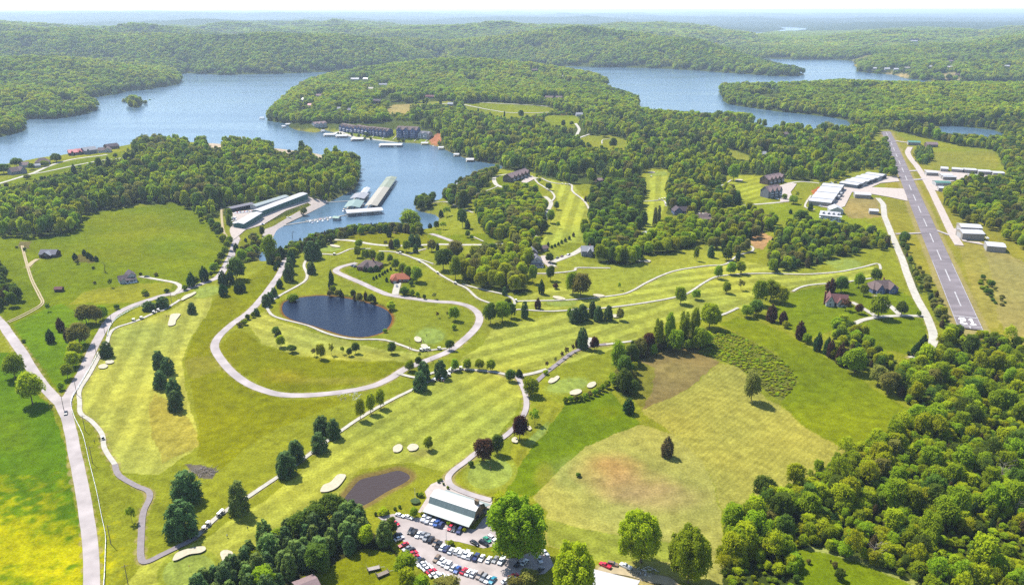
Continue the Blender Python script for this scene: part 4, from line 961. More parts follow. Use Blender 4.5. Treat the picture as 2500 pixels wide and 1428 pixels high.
def trunk_mb(r, L, rad=.03, top=.6, limbs=4):
    mb = MB()
    p0 = Vector((0, 0, -.03)); p1 = Vector((r.uniform(-.02, .02), r.uniform(-.02, .02), top * .5)); p2 = Vector((r.uniform(-.03, .03), r.uniform(-.03, .03), top))
    mb.tube(p0, p1, rad, rad * .7, 6); mb.tube(p1, p2, rad * .7, rad * .3, 6)
    for l in r.sample(L[1:], min(limbs, len(L) - 1)):
        mb.tube(p1 + (p2 - p1) * r.uniform(0, .5), (l[0] * .8, l[1] * .8, l[2]), rad * .4, rad * .12, 5)
    return mb

TONE = {'d': 'dark green', 'm': 'mid green', 'l': 'yellow green', 'o': 'olive brown', 'r': 'dark red'}
TMAT = {}
PROTO = {}
KIND = {'b': ('broadleaf_tree', 'tree', 'leafy tree'), 'p': ('pine_tree', 'pine tree', 'bushy pine'), 'c': ('cedar_tree', 'cedar', 'pointed cedar'),
        's': ('shrub', 'shrub', 'rounded shrub'), 'y': ('young_tree', 'young tree', 'slender young tree'), 't': ('broadleaf_tree', 'tree', 'tall narrow tree'), 'x': ('broadleaf_tree', 'tree', 'very large leafy tree'), 'w': ('broadleaf_tree', 'tree', 'thin crowned tree')}
def tree_protos():
    for k, v in dict(l=(222,234,42), m=(188,214,44), d=(132,160,58), o=(186,184,86), r=(124,86,64)).items():
        TMAT['b' + k] = leaf_mat('leaves_' + TONE[k].replace(' ', '_'), c(*v, k=2.2), .24, .5)
    for k, v in dict(l=(184,206,92), m=(156,184,90), d=(124,156,88), o=(164,162,92), r=(122,90,70)).items():
        TMAT['p' + k] = leaf_mat('needles_' + TONE[k].replace(' ', '_'), c(*v, k=2.2), .16, .25)
    for k, v in dict(l=(140,168,64), m=(106,140,60), d=(78,112,58), o=(130,112,74), r=(106,74,62)).items():
        TMAT['c' + k] = leaf_mat('scales_' + TONE[k].replace(' ', '_'), c(*v, k=2.2), .16, .2)
    M['bark'] = mat('bark', (.11,.085,.062), .95, .25, 3.0, .1)
    r = random.Random(5)
    def add(key, L, nleaf, size, **kw):
        tk = {q: kw.pop(q) for q in ('rad', 'top', 'limbs') if q in kw}
        me = crown_mesh('crown', foliage(r, L, nleaf, size, **kw), None, [TMAT['bm']])
        tr = trunk_mb(r, L, **tk)
        tm = bpy.data.meshes.new('trunk'); tm.from_pydata(tr.v, [], tr.f); tm.materials.append(M['bark'])
        PROTO.setdefault(key, []).append((me, tm))
    for k in range(5): add('b', lumps_broad(r, r.choice([24, 30, 36]), r.choice([.04, .09]), (.08, .20)), 3600, .066, core=.42, ragged=.45)
    for k in range(2): add('t', lumps_broad(r, 30, .06, (.08, .17)), 3400, .06, core=.42, ragged=.42)
    for k in range(2): add('x', lumps_broad(r, 84, .05, (.05, .13)), 15000, .036, core=.5, ragged=.3)
    for k in range(3): add('p', lumps_pine(r, 8, 8, .05, .46), 3200, .075, spike=1.0, rad=.028, top=.9, core=.5, ragged=.3)
    for k in range(2): add('c', lumps_cedar(r), 1900, .055, rad=.03, top=.8, core=.75, ragged=.2)
    for k in range(2): add('s', lumps_broad(r, 12, .0, (.16, .25)), 700, .11, rad=.03)
    for k in range(3): add('w', lumps_broad(r, 22, .22, (.07, .15)), 1500, .055, core=.25, rad=.022, top=.85, limbs=14, ragged=.4)
    for k in range(2): add('y', lumps_broad(r, 9, .30, (.10, .16)), 420, .10, rad=.022, core=.55)
    # lighter versions for the woods further off
    def low(key, tone, L, nleaf, size, **kw):
        tr = trunk_mb(r, L, .03, .5, 2)
        me = crown_mesh('forest_' + key, foliage(r, L, nleaf, size, **kw), (tr.v, tr.f), [TMAT[key[0] + tone], M['bark']])
        PROTO.setdefault('low_' + key, []).append((tone, bpy.data.objects.new('forest_' + key + '_' + tone, me)))
    for tone in 'lmdo':
        for k in range(2): low('b', tone, lumps_broad(r, 12, .10, (.17, .26)), 230, .15, rough=.2)
        low('p', tone, lumps_pine(r, 5, 5, .05, .5), 200, .13, spike=1.0, core=.8, rough=.2)
        low('c', tone, lumps_cedar(r, 5), 160, .11, rough=.15)
    # a whole clump of crowns for the far hills
    for tone in 'lmdo':
        L = []
        for i in range(9):
            t = i * 2.4; q = .42 * math.sqrt(i / 9.0)
            L.append((q * math.cos(t) + r.uniform(-.05, .05), q * math.sin(t) + r.uniform(-.05, .05), r.uniform(.45, .75), r.uniform(.13, .2)))
        me = crown_mesh('forest_clump', foliage(r, L, 60, .13, rough=.25, core=1.0), None, [TMAT['b' + tone]])
        PROTO.setdefault('low_f', []).append((tone, bpy.data.objects.new('forest_clump_' + tone, me)))

LOWC = None
LOWI = {}
def low_collection():
    global LOWC
    LOWC = bpy.data.collections.new('forest_kinds')
    items = []
    for key in ('low_b', 'low_p', 'low_c', 'low_f'):
        for i, (tone, o) in enumerate(PROTO[key]): items.append((key[4:], tone, o))
    for key in 'bpcw':
        for tone in 'lmdo':
            for me, tm in PROTO[key][:3]:
                o = bpy.data.objects.new('near', me); o.data = me
                o.material_slots[0].link = 'OBJECT'; o.material_slots[0].material = TMAT[('b' if key == 'w' else key) + tone]
                items.append((key.upper(), tone, o))
    for i, (k, tone, o) in enumerate(items):
        o.name = 'forest_kind_%02d' % i
        LOWC.objects.link(o)
        LOWI.setdefault((k, tone), []).append(i)
def scatter_nodes():
    ng = bpy.data.node_groups.new('woodland', 'GeometryNodeTree')
    ng.interface.new_socket('Geometry', in_out='INPUT', socket_type='NodeSocketGeometry')
    ng.interface.new_socket('Geometry', in_out='OUTPUT', socket_type='NodeSocketGeometry')
    n, l = ng.nodes, ng.links
    gi, go = n.new('NodeGroupInput'), n.new('NodeGroupOutput')
    ip = n.new('GeometryNodeInstanceOnPoints'); ci_ = n.new('GeometryNodeCollectionInfo')
    ci_.inputs['Collection'].default_value = LOWC
    ci_.inputs['Separate Children'].default_value = True; ci_.inputs['Reset Children'].default_value = True
    def attr(nm, ty):
        a = n.new('GeometryNodeInputNamedAttribute'); a.data_type = ty; a.inputs['Name'].default_value = nm
        return [s for s in a.outputs if s.name == 'Attribute' and s.enabled][0]
    ip.inputs['Pick Instance'].default_value = True
    l.new(gi.outputs[0], ip.inputs['Points']); l.new(ci_.outputs[0], ip.inputs['Instance'])
    l.new(attr('kind_index', 'INT'), ip.inputs['Instance Index']); l.new(attr('turn', 'FLOAT_VECTOR'), ip.inputs['Rotation']); l.new(attr('size', 'FLOAT_VECTOR'), ip.inputs['Scale'])
    l.new(ip.outputs[0], go.inputs[0])
    return ng
NG = None
def scatter(name, pts, size, idx, label, cat='woodland'):
    n = len(pts)
    if n == 0: return
    me = bpy.data.meshes.new(name); me.vertices.add(n)
    me.vertices.foreach_set('co', np.asarray(pts, np.float32).ravel())
    a = me.attributes.new('size', 'FLOAT_VECTOR', 'POINT'); a.data.foreach_set('vector', np.asarray(size, np.float32).ravel())
    t = np.zeros((n, 3), np.float32); t[:, 2] = rng.random(n) * 6.283
    a = me.attributes.new('turn', 'FLOAT_VECTOR', 'POINT'); a.data.foreach_set('vector', t.ravel())
    a = me.attributes.new('kind_index', 'INT', 'POINT'); a.data.foreach_set('value', np.asarray(idx, np.int32))
    o = bpy.data.objects.new(name, me); COL.objects.link(o)
    md = o.modifiers.new('woodland', 'NODES'); md.node_group = NG
    tag(o, label, cat, None, 'stuff')

TREES = []
SHORT = dict(corner='lower right wood', grove='bottom pine grove', hedgerow='tall hedgerow', garden='round lawn belt', lane='lane hedge', verge='lane runway strip', scrub='runway scrub',
 runwaywood='far right wood', gully='porch house wood', townwood='oval wood', mid_a='upper middle wood', mid_b='lower middle wood', mid_c='timber house grove', mid_d='timber house wood', mid_e='narrow fairway wood',
 homes='twin houses grove', cove='cove point', shorewood='dock side shore', ridge='marina ridge', waterside='cove head bank', roadhedge='meadow road hedge', marinapines='boat yard pines', storage='boat shed slope',
 pondbank='big pond bank', westedge='left edge copse', southleft='bottom edge trees')
def plant(x, y, h, w, kind, tone, where, forced=False, key=None, px=None):
    z = float(ground(x, y))
    p = Vector((x, y, z)); m = mpp(p)
    qx, qy, _ = project(np.array([x]), np.array([y]), np.array([z]))
    TREES.append(dict(p=p, h=h, w=w, k=kind, t=tone, where=where, forced=forced, key=key, app=math.sqrt(h * w) / m, px=float(qx[0]), py=float(qy[0])))
def hand(where, lst, kind=None):
    for e in lst:
        x, y, hp, wp, k, t = e
        p = at(x, y); m = mpp(p)
        dep = math.atan2(CAM_H - p.z, p.y)
        h = max(1.2, (max(hp - wp * .5, hp * .3) / math.cos(dep) + min(wp * .5, hp * .7)) * m); w = wp * m
        plant(p.x, p.y, h, w, k, t, where, True, where)

def woods_points():
    for z in WOODS:
        P = np.array(z['poly'], float)
        P[:, 0] = np.clip(P[:, 0], -420, 2920); P[:, 1] = np.clip(P[:, 1], 120, 1600)
        Wp = np.array([at(*q)[:2] for q in P])
        sp = z['sp']
        xs = np.arange(Wp[:, 0].min() - 5, Wp[:, 0].max() + 5, sp); ys = np.arange(Wp[:, 1].min() - 5, Wp[:, 1].max() + 5, sp)
        gx, gy = np.meshgrid(xs, ys); gx = gx + (np.arange(gx.shape[0]) % 2)[:, None] * sp * .5
        gx = gx.ravel() + rng.uniform(-.38, .38, gx.size) * sp; gy = gy.ravel() + rng.uniform(-.38, .38, gy.size) * sp
        if z['key'] == 'brush': gx = rng.uniform(gx.min(), gx.max(), gx.size); gy = rng.uniform(gy.min(), gy.max(), gy.size)
        gy = np.maximum(gy, 140)
        gz = ground(gx, gy); qx, qy, _ = project(gx, gy, gz)
        ok = pip(qx, qy, z['poly']) & (shore_at(gx, gy) > 2)
        for hole in z.get('holes', []): ok &= ~pip(qx, qy, hole)
        ok &= ~near_clear(gx, gy)
        if not z.get('far'):
            for x, y, r in CLEAR_WAY: ok &= (gx - x) ** 2 + (gy - y) ** 2 > r * r
        if z.get('gap'): ok &= fbm(gx / 40, gy / 40, 91, 3) > z['gap']
        gx, gy, gz, qx, qy = gx[ok], gy[ok], gz[ok], qx[ok], qy[ok]
        n = len(gx)
        gt = fbm(gx / 28, gy / 28, 17, 2)
        if z.get('far') and z['key'] not in ('runwaywood',):
            hh = rng.uniform(*z['h'], n) * (.8 + .4 * gt); ww = hh * rng.uniform(*z['w'], n)
            if z['key'] == 'westwood':
                lo_ = np.zeros(n, bool)
                for poly in WEST_OPEN:
                    for d in (0, 8, 16, 24, 32, 40): lo_ |= pip(qx, qy - d, poly)
                hh = np.where(lo_, hh * .3, hh); ww = np.where(lo_, ww * .5, ww)
            if z['key'] == 'north': lo_ = front_of_clearing(qx, qy); hh = np.where(lo_, hh * .4, hh); ww = np.where(lo_, ww * .6, ww)
            idx = [random.choice(LOWI[(random.choice(z['mix']).replace('s', 'b'), z['tones'][int((gt[i] * .9 + rng.random() * .3) * len(z['tones'])) % len(z['tones'])])]) for i in range(n)]
            lab = {'north': 'broad belt of green woodland between the golf course and the lake', 'westwood': 'deep green wood behind the big meadow at left', 'strip': 'belt of yellow green trees between the hangar rows and the runway', 'conifers': 'clump of dark conifers beside the far taxiway'}[z['key']]
            scatter('woodland', np.column_stack([gx, gy, gz]), np.column_stack([ww, ww, hh]), idx, lab)
            continue
        thin = fbm(gx / 22, gy / 22, 92, 3) < z.get('thin', 0)
        for i in range(n):
            k = random.choice(z['mix']); t = z['tones'][int((gt[i] * .7 + rng.random() * .45) * len(z['tones'])) % len(z['tones'])]
            h = rng.uniform(*z['h']); w = h * rng.uniform(*z['w'])
            if k == 'p': w *= .85
            if k == 'c': w *= .6; t = random.choice('do')
            if k == 's': h *= .45; w *= .8
            if thin[i]: h *= .4; w *= .6
            elif 'big' in z and rng.random() < z['big'][0]: h = z['big'][1] * rng.uniform(.8, 1.1); w = h * .7; k = random.choice('bbw')
            plant(gx[i], gy[i], h, w, k, t, z['where'], False, z['key'])
WEST_OPEN = [[(-500,470),(0,436),(70,418),(150,396),(240,374),(310,364),(345,378),(240,402),(170,420),(60,447),(0,459),(-500,505)], ell(528,357,24,9), ell(700,368,36,8), ell(778,378,18,10), ell(470,345,14,5)]
CLEAR = []                       # spots kept free of trees: x, y, radius
ROOFS = []                       # roofs that show above low growth in the far woods: px x, y, width
CLEAR_WAY = []                   # roads and paths, kept free in the near woods
def near_clear(X, Y):
    k = np.zeros(X.shape, bool)
    for x, y, r in CLEAR:
        r = min(r, 34); k |= (X - x) ** 2 + (Y - y) ** 2 < r * r
    return k

def front_of_clearing(px_, py_):
    k = np.zeros(px_.shape, bool)
    for col_, poly, st in ZONES:
        ys_ = [p[1] for p in poly]
        if max(ys_) < 400 and max(p[0] for p in poly) < 2140 and max(p[1] for p in poly) > 230:
            for d in (5, 11, 17, 22): k |= pip(px_, py_ - d, poly)
    for x, y, w in ROOFS: k |= (abs(px_ - x) < w * .75) & (py_ > y) & (py_ < y + 18)
    return k
def far_forest():
    allp = np.zeros((0, 3)); S = []; I = []
    def band(y0, y1, sp, h, wf, clump, lo, hi, zmax):
        out = []
        ys = np.arange(y0, y1, sp)
        for i, yy in enumerate(ys):
            half = yy * .80 + 60
            xs = np.arange(-half, half, sp) + (i % 2) * sp * .5
            out.append(np.column_stack([xs, np.full(len(xs), yy)]))
        q = np.concatenate(out); q += rng.uniform(-.4, .4, q.shape) * sp
        r_ = np.hypot(q[:, 0], q[:, 1]); q = q[(r_ >= lo) & (r_ < hi)]
        q = q[shore_at(q[:, 0], q[:, 1]) > (3 if not clump else 6)]
        z = ground(q[:, 0], q[:, 1])
        px_, py_, _ = project(q[:, 0], q[:, 1], z)
        # not where the listed woods, fields and yards lie
        k = (py_ < 302) | ((px_ < 250) & (py_ < 350))
        blocked = np.zeros(len(q), bool)
        if lo < 3000:
            for wd in WOODS: blocked |= pip(px_, py_, wd['poly']) & (q[:, 1] < (1620 if wd['key'] == 'north' else 2600))
        for col_, poly, st in ZONES:
            ys_ = [p[1] for p in poly]
            if max(ys_) < 420: blocked |= pip(px_, py_, poly)
        blocked |= near_clear(q[:, 0], q[:, 1])
        if not clump: k = k & ((fbm(q[:, 0] / 55, q[:, 1] / 55, 91, 3) > (.37 if lo < 2000 else .29)) | (shore_at(q[:, 0], q[:, 1]) < 30))
        k = k & ~blocked & (abs(px_ - 1250) < 1750)
        q, z = q[k], z[k]; n = len(q)
        low = front_of_clearing(px_[k], py_[k])
        g1 = fbm(q[:, 0] / 90, q[:, 1] / 90, 44, 3); g2 = fbm(q[:, 0] / 420, q[:, 1] / 420, 45, 2)
        hh = h * rng.uniform(.75, 1.3, n); ww = hh * wf * rng.uniform(.85, 1.2, n); hh = np.where(low, hh * .4, hh); ww = np.where(low, ww * .6, ww)
        seq = 'llmmmmdddo' if not clump else 'lmmmdo'
        tn = np.clip(((g1 * .8 + g2 * .5 - .3 + rng.uniform(-.22, .22, n)) * len(seq)), 0, len(seq) - 1).astype(int)
        idx = []
        for i in range(n):
            kk = 'f' if clump else ('p' if rng.random() < .10 else 'b')
            idx.append(random.choice(LOWI[(kk, seq[tn[i]])]))
        return np.column_stack([q, z]), np.column_stack([ww, ww, hh]), idx
    for (a, b, sp, h, wf, cl, lo, hi, lab) in ((1150, 3100, 9.5, 15, .8, False, 1250, 2300, 'green woodland covering the peninsula in the middle of the lake'), (1700, 4700, 12.5, 17, .85, False, 2300, 4700, 'green woodland on the hills along the far lake shores'),
                                          (3600, 8200, 24, 21, 1.75, True, 4700, 8200, 'bluish woodland rolling away towards the horizon')):
        p, s, i = band(a, b, sp, h, wf, cl, lo, hi, 0)
        print('far', len(p)); scatter('woodland', p, s, i, lab)

def make_tree(t, label, group):
    nm, cat, _ = KIND[t['k']]
    pk = t['k'] if t['k'] in PROTO else 'b'
    big = t['k'] == 'x'
    me, tm = random.choice(PROTO[pk])
    fam = 'p' if t['k'] == 'p' else 'c' if t['k'] == 'c' else 'b'
    o = empty(nm, t['p'], random.uniform(0, 6.28), label, cat, group)
    o.rotation_euler[0] = random.uniform(-.05, .05); o.rotation_euler[1] = random.uniform(-.05, .05)
    s = (t['w'], t['w'], t['h'])
    for part, mesh in (('trunk', tm), ('crown', me)):
        ch = bpy.data.objects.new(part, mesh); COL.objects.link(ch); ch.parent = o; ch.scale = s
        if part == 'crown':
            ch.material_slots[0].link = 'OBJECT'; ch.material_slots[0].material = TMAT[fam + t['t']]
    return o

def finish_trees():
    fam = lambda t: {'t': 'b', 'x': 'b', 'w': 'b', 'y': 'y'}.get(t['k'], t['k'])
    chosen = []
    vis = lambda t: -15 < t['px'] < 2515 and t['py'] - t['h'] / mpp(t['p']) < 1425
    for k in 'bpcsy':
        L = [t for t in TREES if fam(t) == k and vis(t) and t['key'] != 'brush']
        f = [t for t in L if t['forced']]; o = sorted([t for t in L if not t['forced']], key=lambda t: -t['app'])
        chosen += f + o[:max(0, (290 if k in 'bp' else 120) - len(f))]
    ids = set(id(t) for t in chosen)
    rest = {}
    for t in TREES:
        if id(t) not in ids: rest.setdefault(t['key'] if not t['forced'] else None, []).append(t)
    # labels: kind and tone, then where it stands; an order from the left among those that look alike there
    groups = {}
    for t in chosen: groups.setdefault(t['where'], []).append(t)
    for where, L in groups.items():
        if L[0]['forced']:
            sub = {}
            for t in L: sub.setdefault((t['k'], t['t']), []).append(t)
            for (k, tn), T in sub.items():
                T.sort(key=lambda t: t['px'])
                for i, t in enumerate(T):
                    od = ordinal(i, len(T))
                    lab = '%s %s %s' % (TONE[tn], KIND[k][2], where)
                    if od and len((lab + ' ' + od).split()) > 16: od = od.replace('from the ', 'from ')
                    if od and len((lab + ' ' + od).split()) > 16: od = od.split(' ')[0]
                    if od: lab = lab + ', ' + od
                    make_tree(t, lab, ('trees ' + where) if len(L) > 1 else None)
        else:
            L.sort(key=lambda t: t['px'])
            hs = np.quantile([t['h'] for t in L], [.33, .67]); ys = np.quantile([t['py'] for t in L], [.25, .5, .75])
            nb = max(1, min(7, len(L) // 6)); xs = np.quantile([t['px'] for t in L], np.arange(1, nb) / nb) if nb > 1 else []
            cell = {}
            for t in L:
                size = ['low', 'medium tall', 'tall'][int(np.searchsorted(hs, t['h']))]
                dep = ['back row', 'rear middle', 'front middle', 'front row'][int(np.searchsorted(ys, t['py']))] if len(L) > 8 else ''
                col_ = int(np.searchsorted(xs, t['px'])) if nb > 1 else 0
                band_ = '' if nb == 1 else 'left end' if col_ == 0 else 'right end' if col_ == nb - 1 else ORD[col_] + ' block from left'
                cell.setdefault((size, t['k'], t['t'], dep, band_), []).append(t)
            for (size, k, tn, dep, band_), T in cell.items():
                T.sort(key=lambda t: t['px'])
                for i, t in enumerate(T):
                    od = '' if len(T) == 1 else 'leftmost ' if i == 0 else 'rightmost ' if i == len(T) - 1 else ORD[i] + ' '
                    lab = od + size + ' ' + TONE[tn] + ' ' + KIND[k][2].split(' ')[-1]
                    for extra in (dep, band_): lab += (', ' + extra) if extra else ''
                    make_tree(t, lab + ', ' + SHORT[t['key']], 'trees ' + where)
    for key, L in rest.items():
        if key is None: continue
        pts = [tuple(t['p']) for t in L]; S = [(t['w'], t['w'], t['h']) for t in L]
        I = [random.choice(LOWI[({'p': 'P', 'c': 'C', 'w': 'W'}.get(t['k'], 'B'), t['t'] if t['t'] in 'lmdo' else 'o')]) for t in L]
        scatter('woodland', pts, S, I, 'mass of green trees and bushes ' + L[0]['where'])
    print('trees', len(chosen), {k: len(v) for k, v in rest.items()})
# ------------------------------------------------------------------ trees that stand apart: base x, base y, height, width (source pixels), kind, tone
def hand_trees():
    hand('beside the dark cabin meadow', [(228,657,7,9,'s','d'),(231,694,8,9,'s','o'),(271,702,22,13,'y','d'),(344,673,8,9,'s','d'),(381,674,9,13,'s','o'),(355,721,16,17,'s','l'),(408,714,10,14,'s','d'),(61,613,9,9,'s','d'),(41,606,6,8,'s','o'),(58,836,8,12,'s','d'),(118,760,19,13,'y','d')])
    hand('around the brushy brown patch', [(184,634,17,14,'c','d'),(189,645,12,12,'s','o'),(207,624,16,12,'c','d'),(216,630,15,14,'c','d'),(224,636,16,12,'c','d'),(236,638,14,12,'c','d')])
    hand('along the road below the meadow', [(467,700,36,24,'c','d'),(482,694,20,16,'s','m'),(500,686,38,26,'c','d'),(452,708,14,17,'s','m'),(516,676,14,10,'s','d'),(523,664,22,22,'b','m'),(533,652,20,18,'b','m'),(541,638,22,20,'b','d'),(550,624,22,18,'b','m'),(556,610,22,18,'b','m'),(562,597,20,16,'b','m')])
    hand('right of the road bend', [(577,682,52,44,'b','d'),(547,722,30,26,'c','d'),(545,698,38,26,'c','d'),(562,692,32,24,'c','d'),(580,715,26,20,'c','d'),(592,712,24,20,'c','d'),(577,615,22,16,'c','d'),(590,640,30,24,'b','m'),(610,635,30,20,'b','m')])
    hand('in the triangle between the roads', [(150,808,34,22,'c','r'),(124,836,34,24,'c','d')])
    hand('beside the side road at left', [(37,922,58,52,'b','m'),(80,988,78,62,'b','l')])
    hand('in the roadside row left of the fairway', [(212,792,48,48,'b','o'),(236,790,44,36,'b','o'),(252,780,34,30,'b','m'),(195,842,52,52,'b','o'),(166,832,34,20,'c','o'),(187,872,38,34,'b','l'),(178,895,36,36,'b','l'),(165,925,36,30,'b','m'),(150,952,20,18,'s','m')])
    hand('at the top of the left fairway', [(364,757,22,32,'p','d'),(397,750,26,34,'p','d'),(286,754,12,15,'s','d'),(358,722,8,16,'s','o'),(469,765,26,22,'p','d')])
    hand('in the middle of the left fairway', [(261,870,36,33,'p','d'),(390,898,42,34,'p','d'),(411,912,40,34,'p','d'),(393,946,42,35,'p','d'),(425,968,44,36,'p','d'),(429,1000,46,37,'p','d')])
    hand('beside the dark path at lower left', [(458,1220,70,74,'p','d'),(446,1303,80,82,'p','d'),(583,1252,76,52,'p','m'),(323,1276,40,26,'y','m')])
    hand('on the verge of the loop road', [(650,747,28,24,'p','d'),(660,737,24,20,'p','d'),(669,724,22,18,'p','d'),(683,703,24,18,'c','d'),(705,686,42,28,'p','d'),(708,668,38,24,'p','d'),(712,648,40,24,'c','d'),(687,634,34,22,'c','d'),(627,770,18,16,'p','d'),(605,780,14,14,'s','d'),(618,775,14,12,'s','m'),(585,798,12,16,'s','o'),(597,793,14,16,'s','m')])
    hand('left of the green beside the ridge', [(760,634,44,36,'p','d'),(773,632,38,26,'p','d'),(761,668,28,23,'p','d'),(680,652,16,12,'c','d'),(672,660,14,12,'c','d')])
    hand('on the shore of the big pond', [(715,738,22,28,'s','m'),(955,757,22,26,'s','l'),(940,812,10,12,'s','m'),(810,692,34,14,'c','d'),(808,706,28,16,'c','d')])
    hand('in the row below the big pond', [(675,818,20,20,'b','d'),(681,825,18,16,'b','d'),(686,847,28,22,'b','l'),(714,860,18,22,'b','d'),(768,869,20,16,'y','o'),(784,877,36,21,'b','l'),(810,867,28,15,'y','l'),(836,865,20,12,'y','m'),(854,869,20,15,'b','d'),(868,863,27,19,'b','d'),(957,863,28,21,'b','d')])
    hand('inside the loop road, right side', [(1111,783,34,25,'b','m'),(1068,775,14,9,'y','r'),(1092,774,14,9,'y','o'),(1108,804,14,15,'s','l'),(1097,855,26,21,'b','d')])
    hand('at the foot of the loop road', [(1001,905,26,23,'b','m'),(1022,893,22,17,'b','d'),(1025,875,16,8,'y','m')])
    hand('by the crowd of carts', [(1036,928,46,34,'p','d'),(1026,953,46,36,'p','d'),(1075,923,44,32,'p','d')])
    hand('along the straight path above the fairway', [(1110,905,28,20,'b','m'),(1140,902,25,21,'b','m'),(1170,903,27,25,'b','m'),(1198,905,27,22,'b','m'),(880,1024,54,26,'t','l'),(905,1010,48,26,'t','l'),(930,996,46,26,'t','l'),(786,1058,44,42,'p','d'),(815,1068,46,36,'p','d'),(780,1100,44,42,'p','d'),(724,1124,50,44,'p','d'),(700,1160,58,54,'p','d')])
    hand('above the two white bunkers', [(1047,1098,32,24,'b','m')])
    hand('on the hilltop left of the marina road', [(950,579,24,15,'c','d'),(942,604,18,12,'y','o'),(957,607,24,18,'c','o'),(969,612,28,18,'b','d'),(992,615,28,18,'b','m'),(1005,601,28,20,'p','d'),(1020,601,28,18,'p','d'),(1015,617,20,14,'p','d'),(876,607,22,20,'b','m'),(873,629,28,19,'b','m')])
    hand('around the brick house', [(893,637,28,20,'b','m'),(909,638,28,20,'b','m'),(929,645,30,22,'b','m'),(952,642,22,17,'b','m'),(966,658,26,20,'b','m'),(983,672,30,22,'b','m'),(997,680,30,20,'b','m'),(1018,688,38,30,'b','m'),(1004,698,14,14,'s','d'),(880,655,12,16,'s','d'),(893,662,14,18,'c','d'),(905,664,14,16,'c','d'),(919,662,16,18,'c','d'),(988,720,20,26,'s','d'),(1006,722,16,16,'s','m'),(1020,725,14,12,'s','m'),(1036,730,12,10,'s','d'),(1062,730,16,14,'y','o')])
    hand('in the little row between the two houses', [(912,683,9,7,'c','d'),(919,680,9,7,'c','d'),(927,676,9,7,'c','d'),(934,672,9,7,'c','d'),(940,668,9,7,'c','d'),(946,664,9,7,'c','d'),(954,660,9,7,'c','d'),(944,688,12,8,'c','d')])
    hand('above the fork of the cart paths', [(1054,614,28,22,'b','o'),(1068,611,18,10,'p','d'),(1082,660,52,42,'b','d'),(1112,634,44,42,'b','o'),(1112,683,56,28,'b','m'),(1197,790,50,34,'b','d'),(1226,786,50,38,'b','m'),(1248,776,36,24,'b','d'),(1240,754,26,20,'b','d'),(1232,720,20,14,'p','d')])
    hand('above the ridge beside the cove', [(1000,561,46,52,'b','m'),(985,566,20,18,'b','d'),(1022,567,24,20,'b','m')])
    hand('around the path by the cove', [(1077,531,20,14,'c','d'),(1091,530,26,22,'y','m'),(1129,556,46,22,'b','d'),(1142,560,26,15,'c','d'),(1050,558,14,12,'c','d'),(1066,560,20,14,'b','d'),(1082,561,20,18,'y','m'),(1142,580,18,14,'b','m'),(1151,585,12,10,'b','m'),(1132,512,46,26,'b','d')])
    hand('along the drive beside the oval wood', [(1340,465,18,15,'b','d'),(1318,449,14,8,'y','d'),(1311,437,12,8,'y','m'),(1358,512,20,14,'b','d'),(1345,545,32,20,'b','m'),(1362,558,18,11,'y','m'),(1402,449,22,19,'b','d'),(1387,447,20,12,'b','d'),(1430,492,14,10,'c','r')])
    hand('in the hedge line above the grey twin houses', [(1347,606,8,8,'c','m'),(1355,603,9,8,'c','m'),(1363,599,9,8,'c','m'),(1371,595,10,8,'c','m'),(1380,590,10,8,'c','m'),(1390,585,10,8,'c','m'),(1400,578,11,8,'c','o')])
    hand('around the grey twin houses', [(1344,685,36,22,'b','d'),(1342,642,24,20,'b','d'),(1312,614,22,22,'b','d'),(1300,692,44,20,'b','m'),(1322,718,36,18,'c','d'),(1338,602,12,8,'c','d'),(1356,705,14,16,'s','r')])
    hand('by the lower green in the fairways', [(1398,718,54,36,'b','m'),(1418,724,54,46,'b','o'),(1281,776,40,20,'p','d'),(1313,754,28,18,'c','r'),(1512,708,18,9,'y','m')])
    hand('on the open fairway slope', [(1699,637,34,14,'t','m'),(1735,628,28,18,'p','d'),(1801,637,26,13,'c','d'),(1774,636,30,26,'b','d'),(1752,681,32,22,'b','m'),(1784,671,30,25,'b','m'),(1808,669,30,25,'b','m'),(1773,716,28,22,'b','m'),(1809,708,26,20,'y','o'),(1661,742,40,29,'b','m'),(1699,731,24,22,'b','m')])
    hand('near the upper fairway', [(1790,442,40,27,'b','m'),(1737,463,22,20,'b','d'),(1752,458,18,14,'b','d'),(1768,450,18,12,'b','d'),(1597,560,52,11,'p','o'),(1607,547,44,12,'p','o'),(1800,500,30,20,'c','d'),(1786,495,34,20,'b','o')])
    hand('in the dark clump at mid fairway', [(1391,782,30,14,'b','m'),(1405,787,36,32,'p','d'),(1422,783,40,34,'p','d'),(1446,775,40,22,'p','d'),(1461,783,36,26,'p','d'),(1484,782,36,24,'p','d'),(1513,782,30,20,'b','o')])
    hand('along the dark path to the green', [(1422,850,50,28,'p','d'),(1408,848,24,10,'c','r'),(1399,860,20,10,'y','r'),(1383,867,20,13,'y','r'),(1373,876,18,10,'y','r'),(1357,888,18,9,'y','o'),(1335,899,18,10,'y','r'),(1452,855,32,23,'b','r'),(1332,914,12,14,'s','l'),(1268,920,20,20,'c','d'),(1245,930,28,24,'b','d'),(1295,965,42,42,'b','m')])
    hand('along the path above the clubhouse', [(1305,1036,36,28,'y','m'),(1268,1072,58,38,'b','r'),(1182,1127,56,50,'b','r'),(1214,1108,46,30,'b','d'),(1150,1138,14,16,'s','d')])
    hand('alone in the fields at right', [(1731,800,62,52,'x','l'),(1834,978,74,42,'b','o'),(1627,1114,50,35,'c','o'),(1412,1163,10,14,'s','d')])
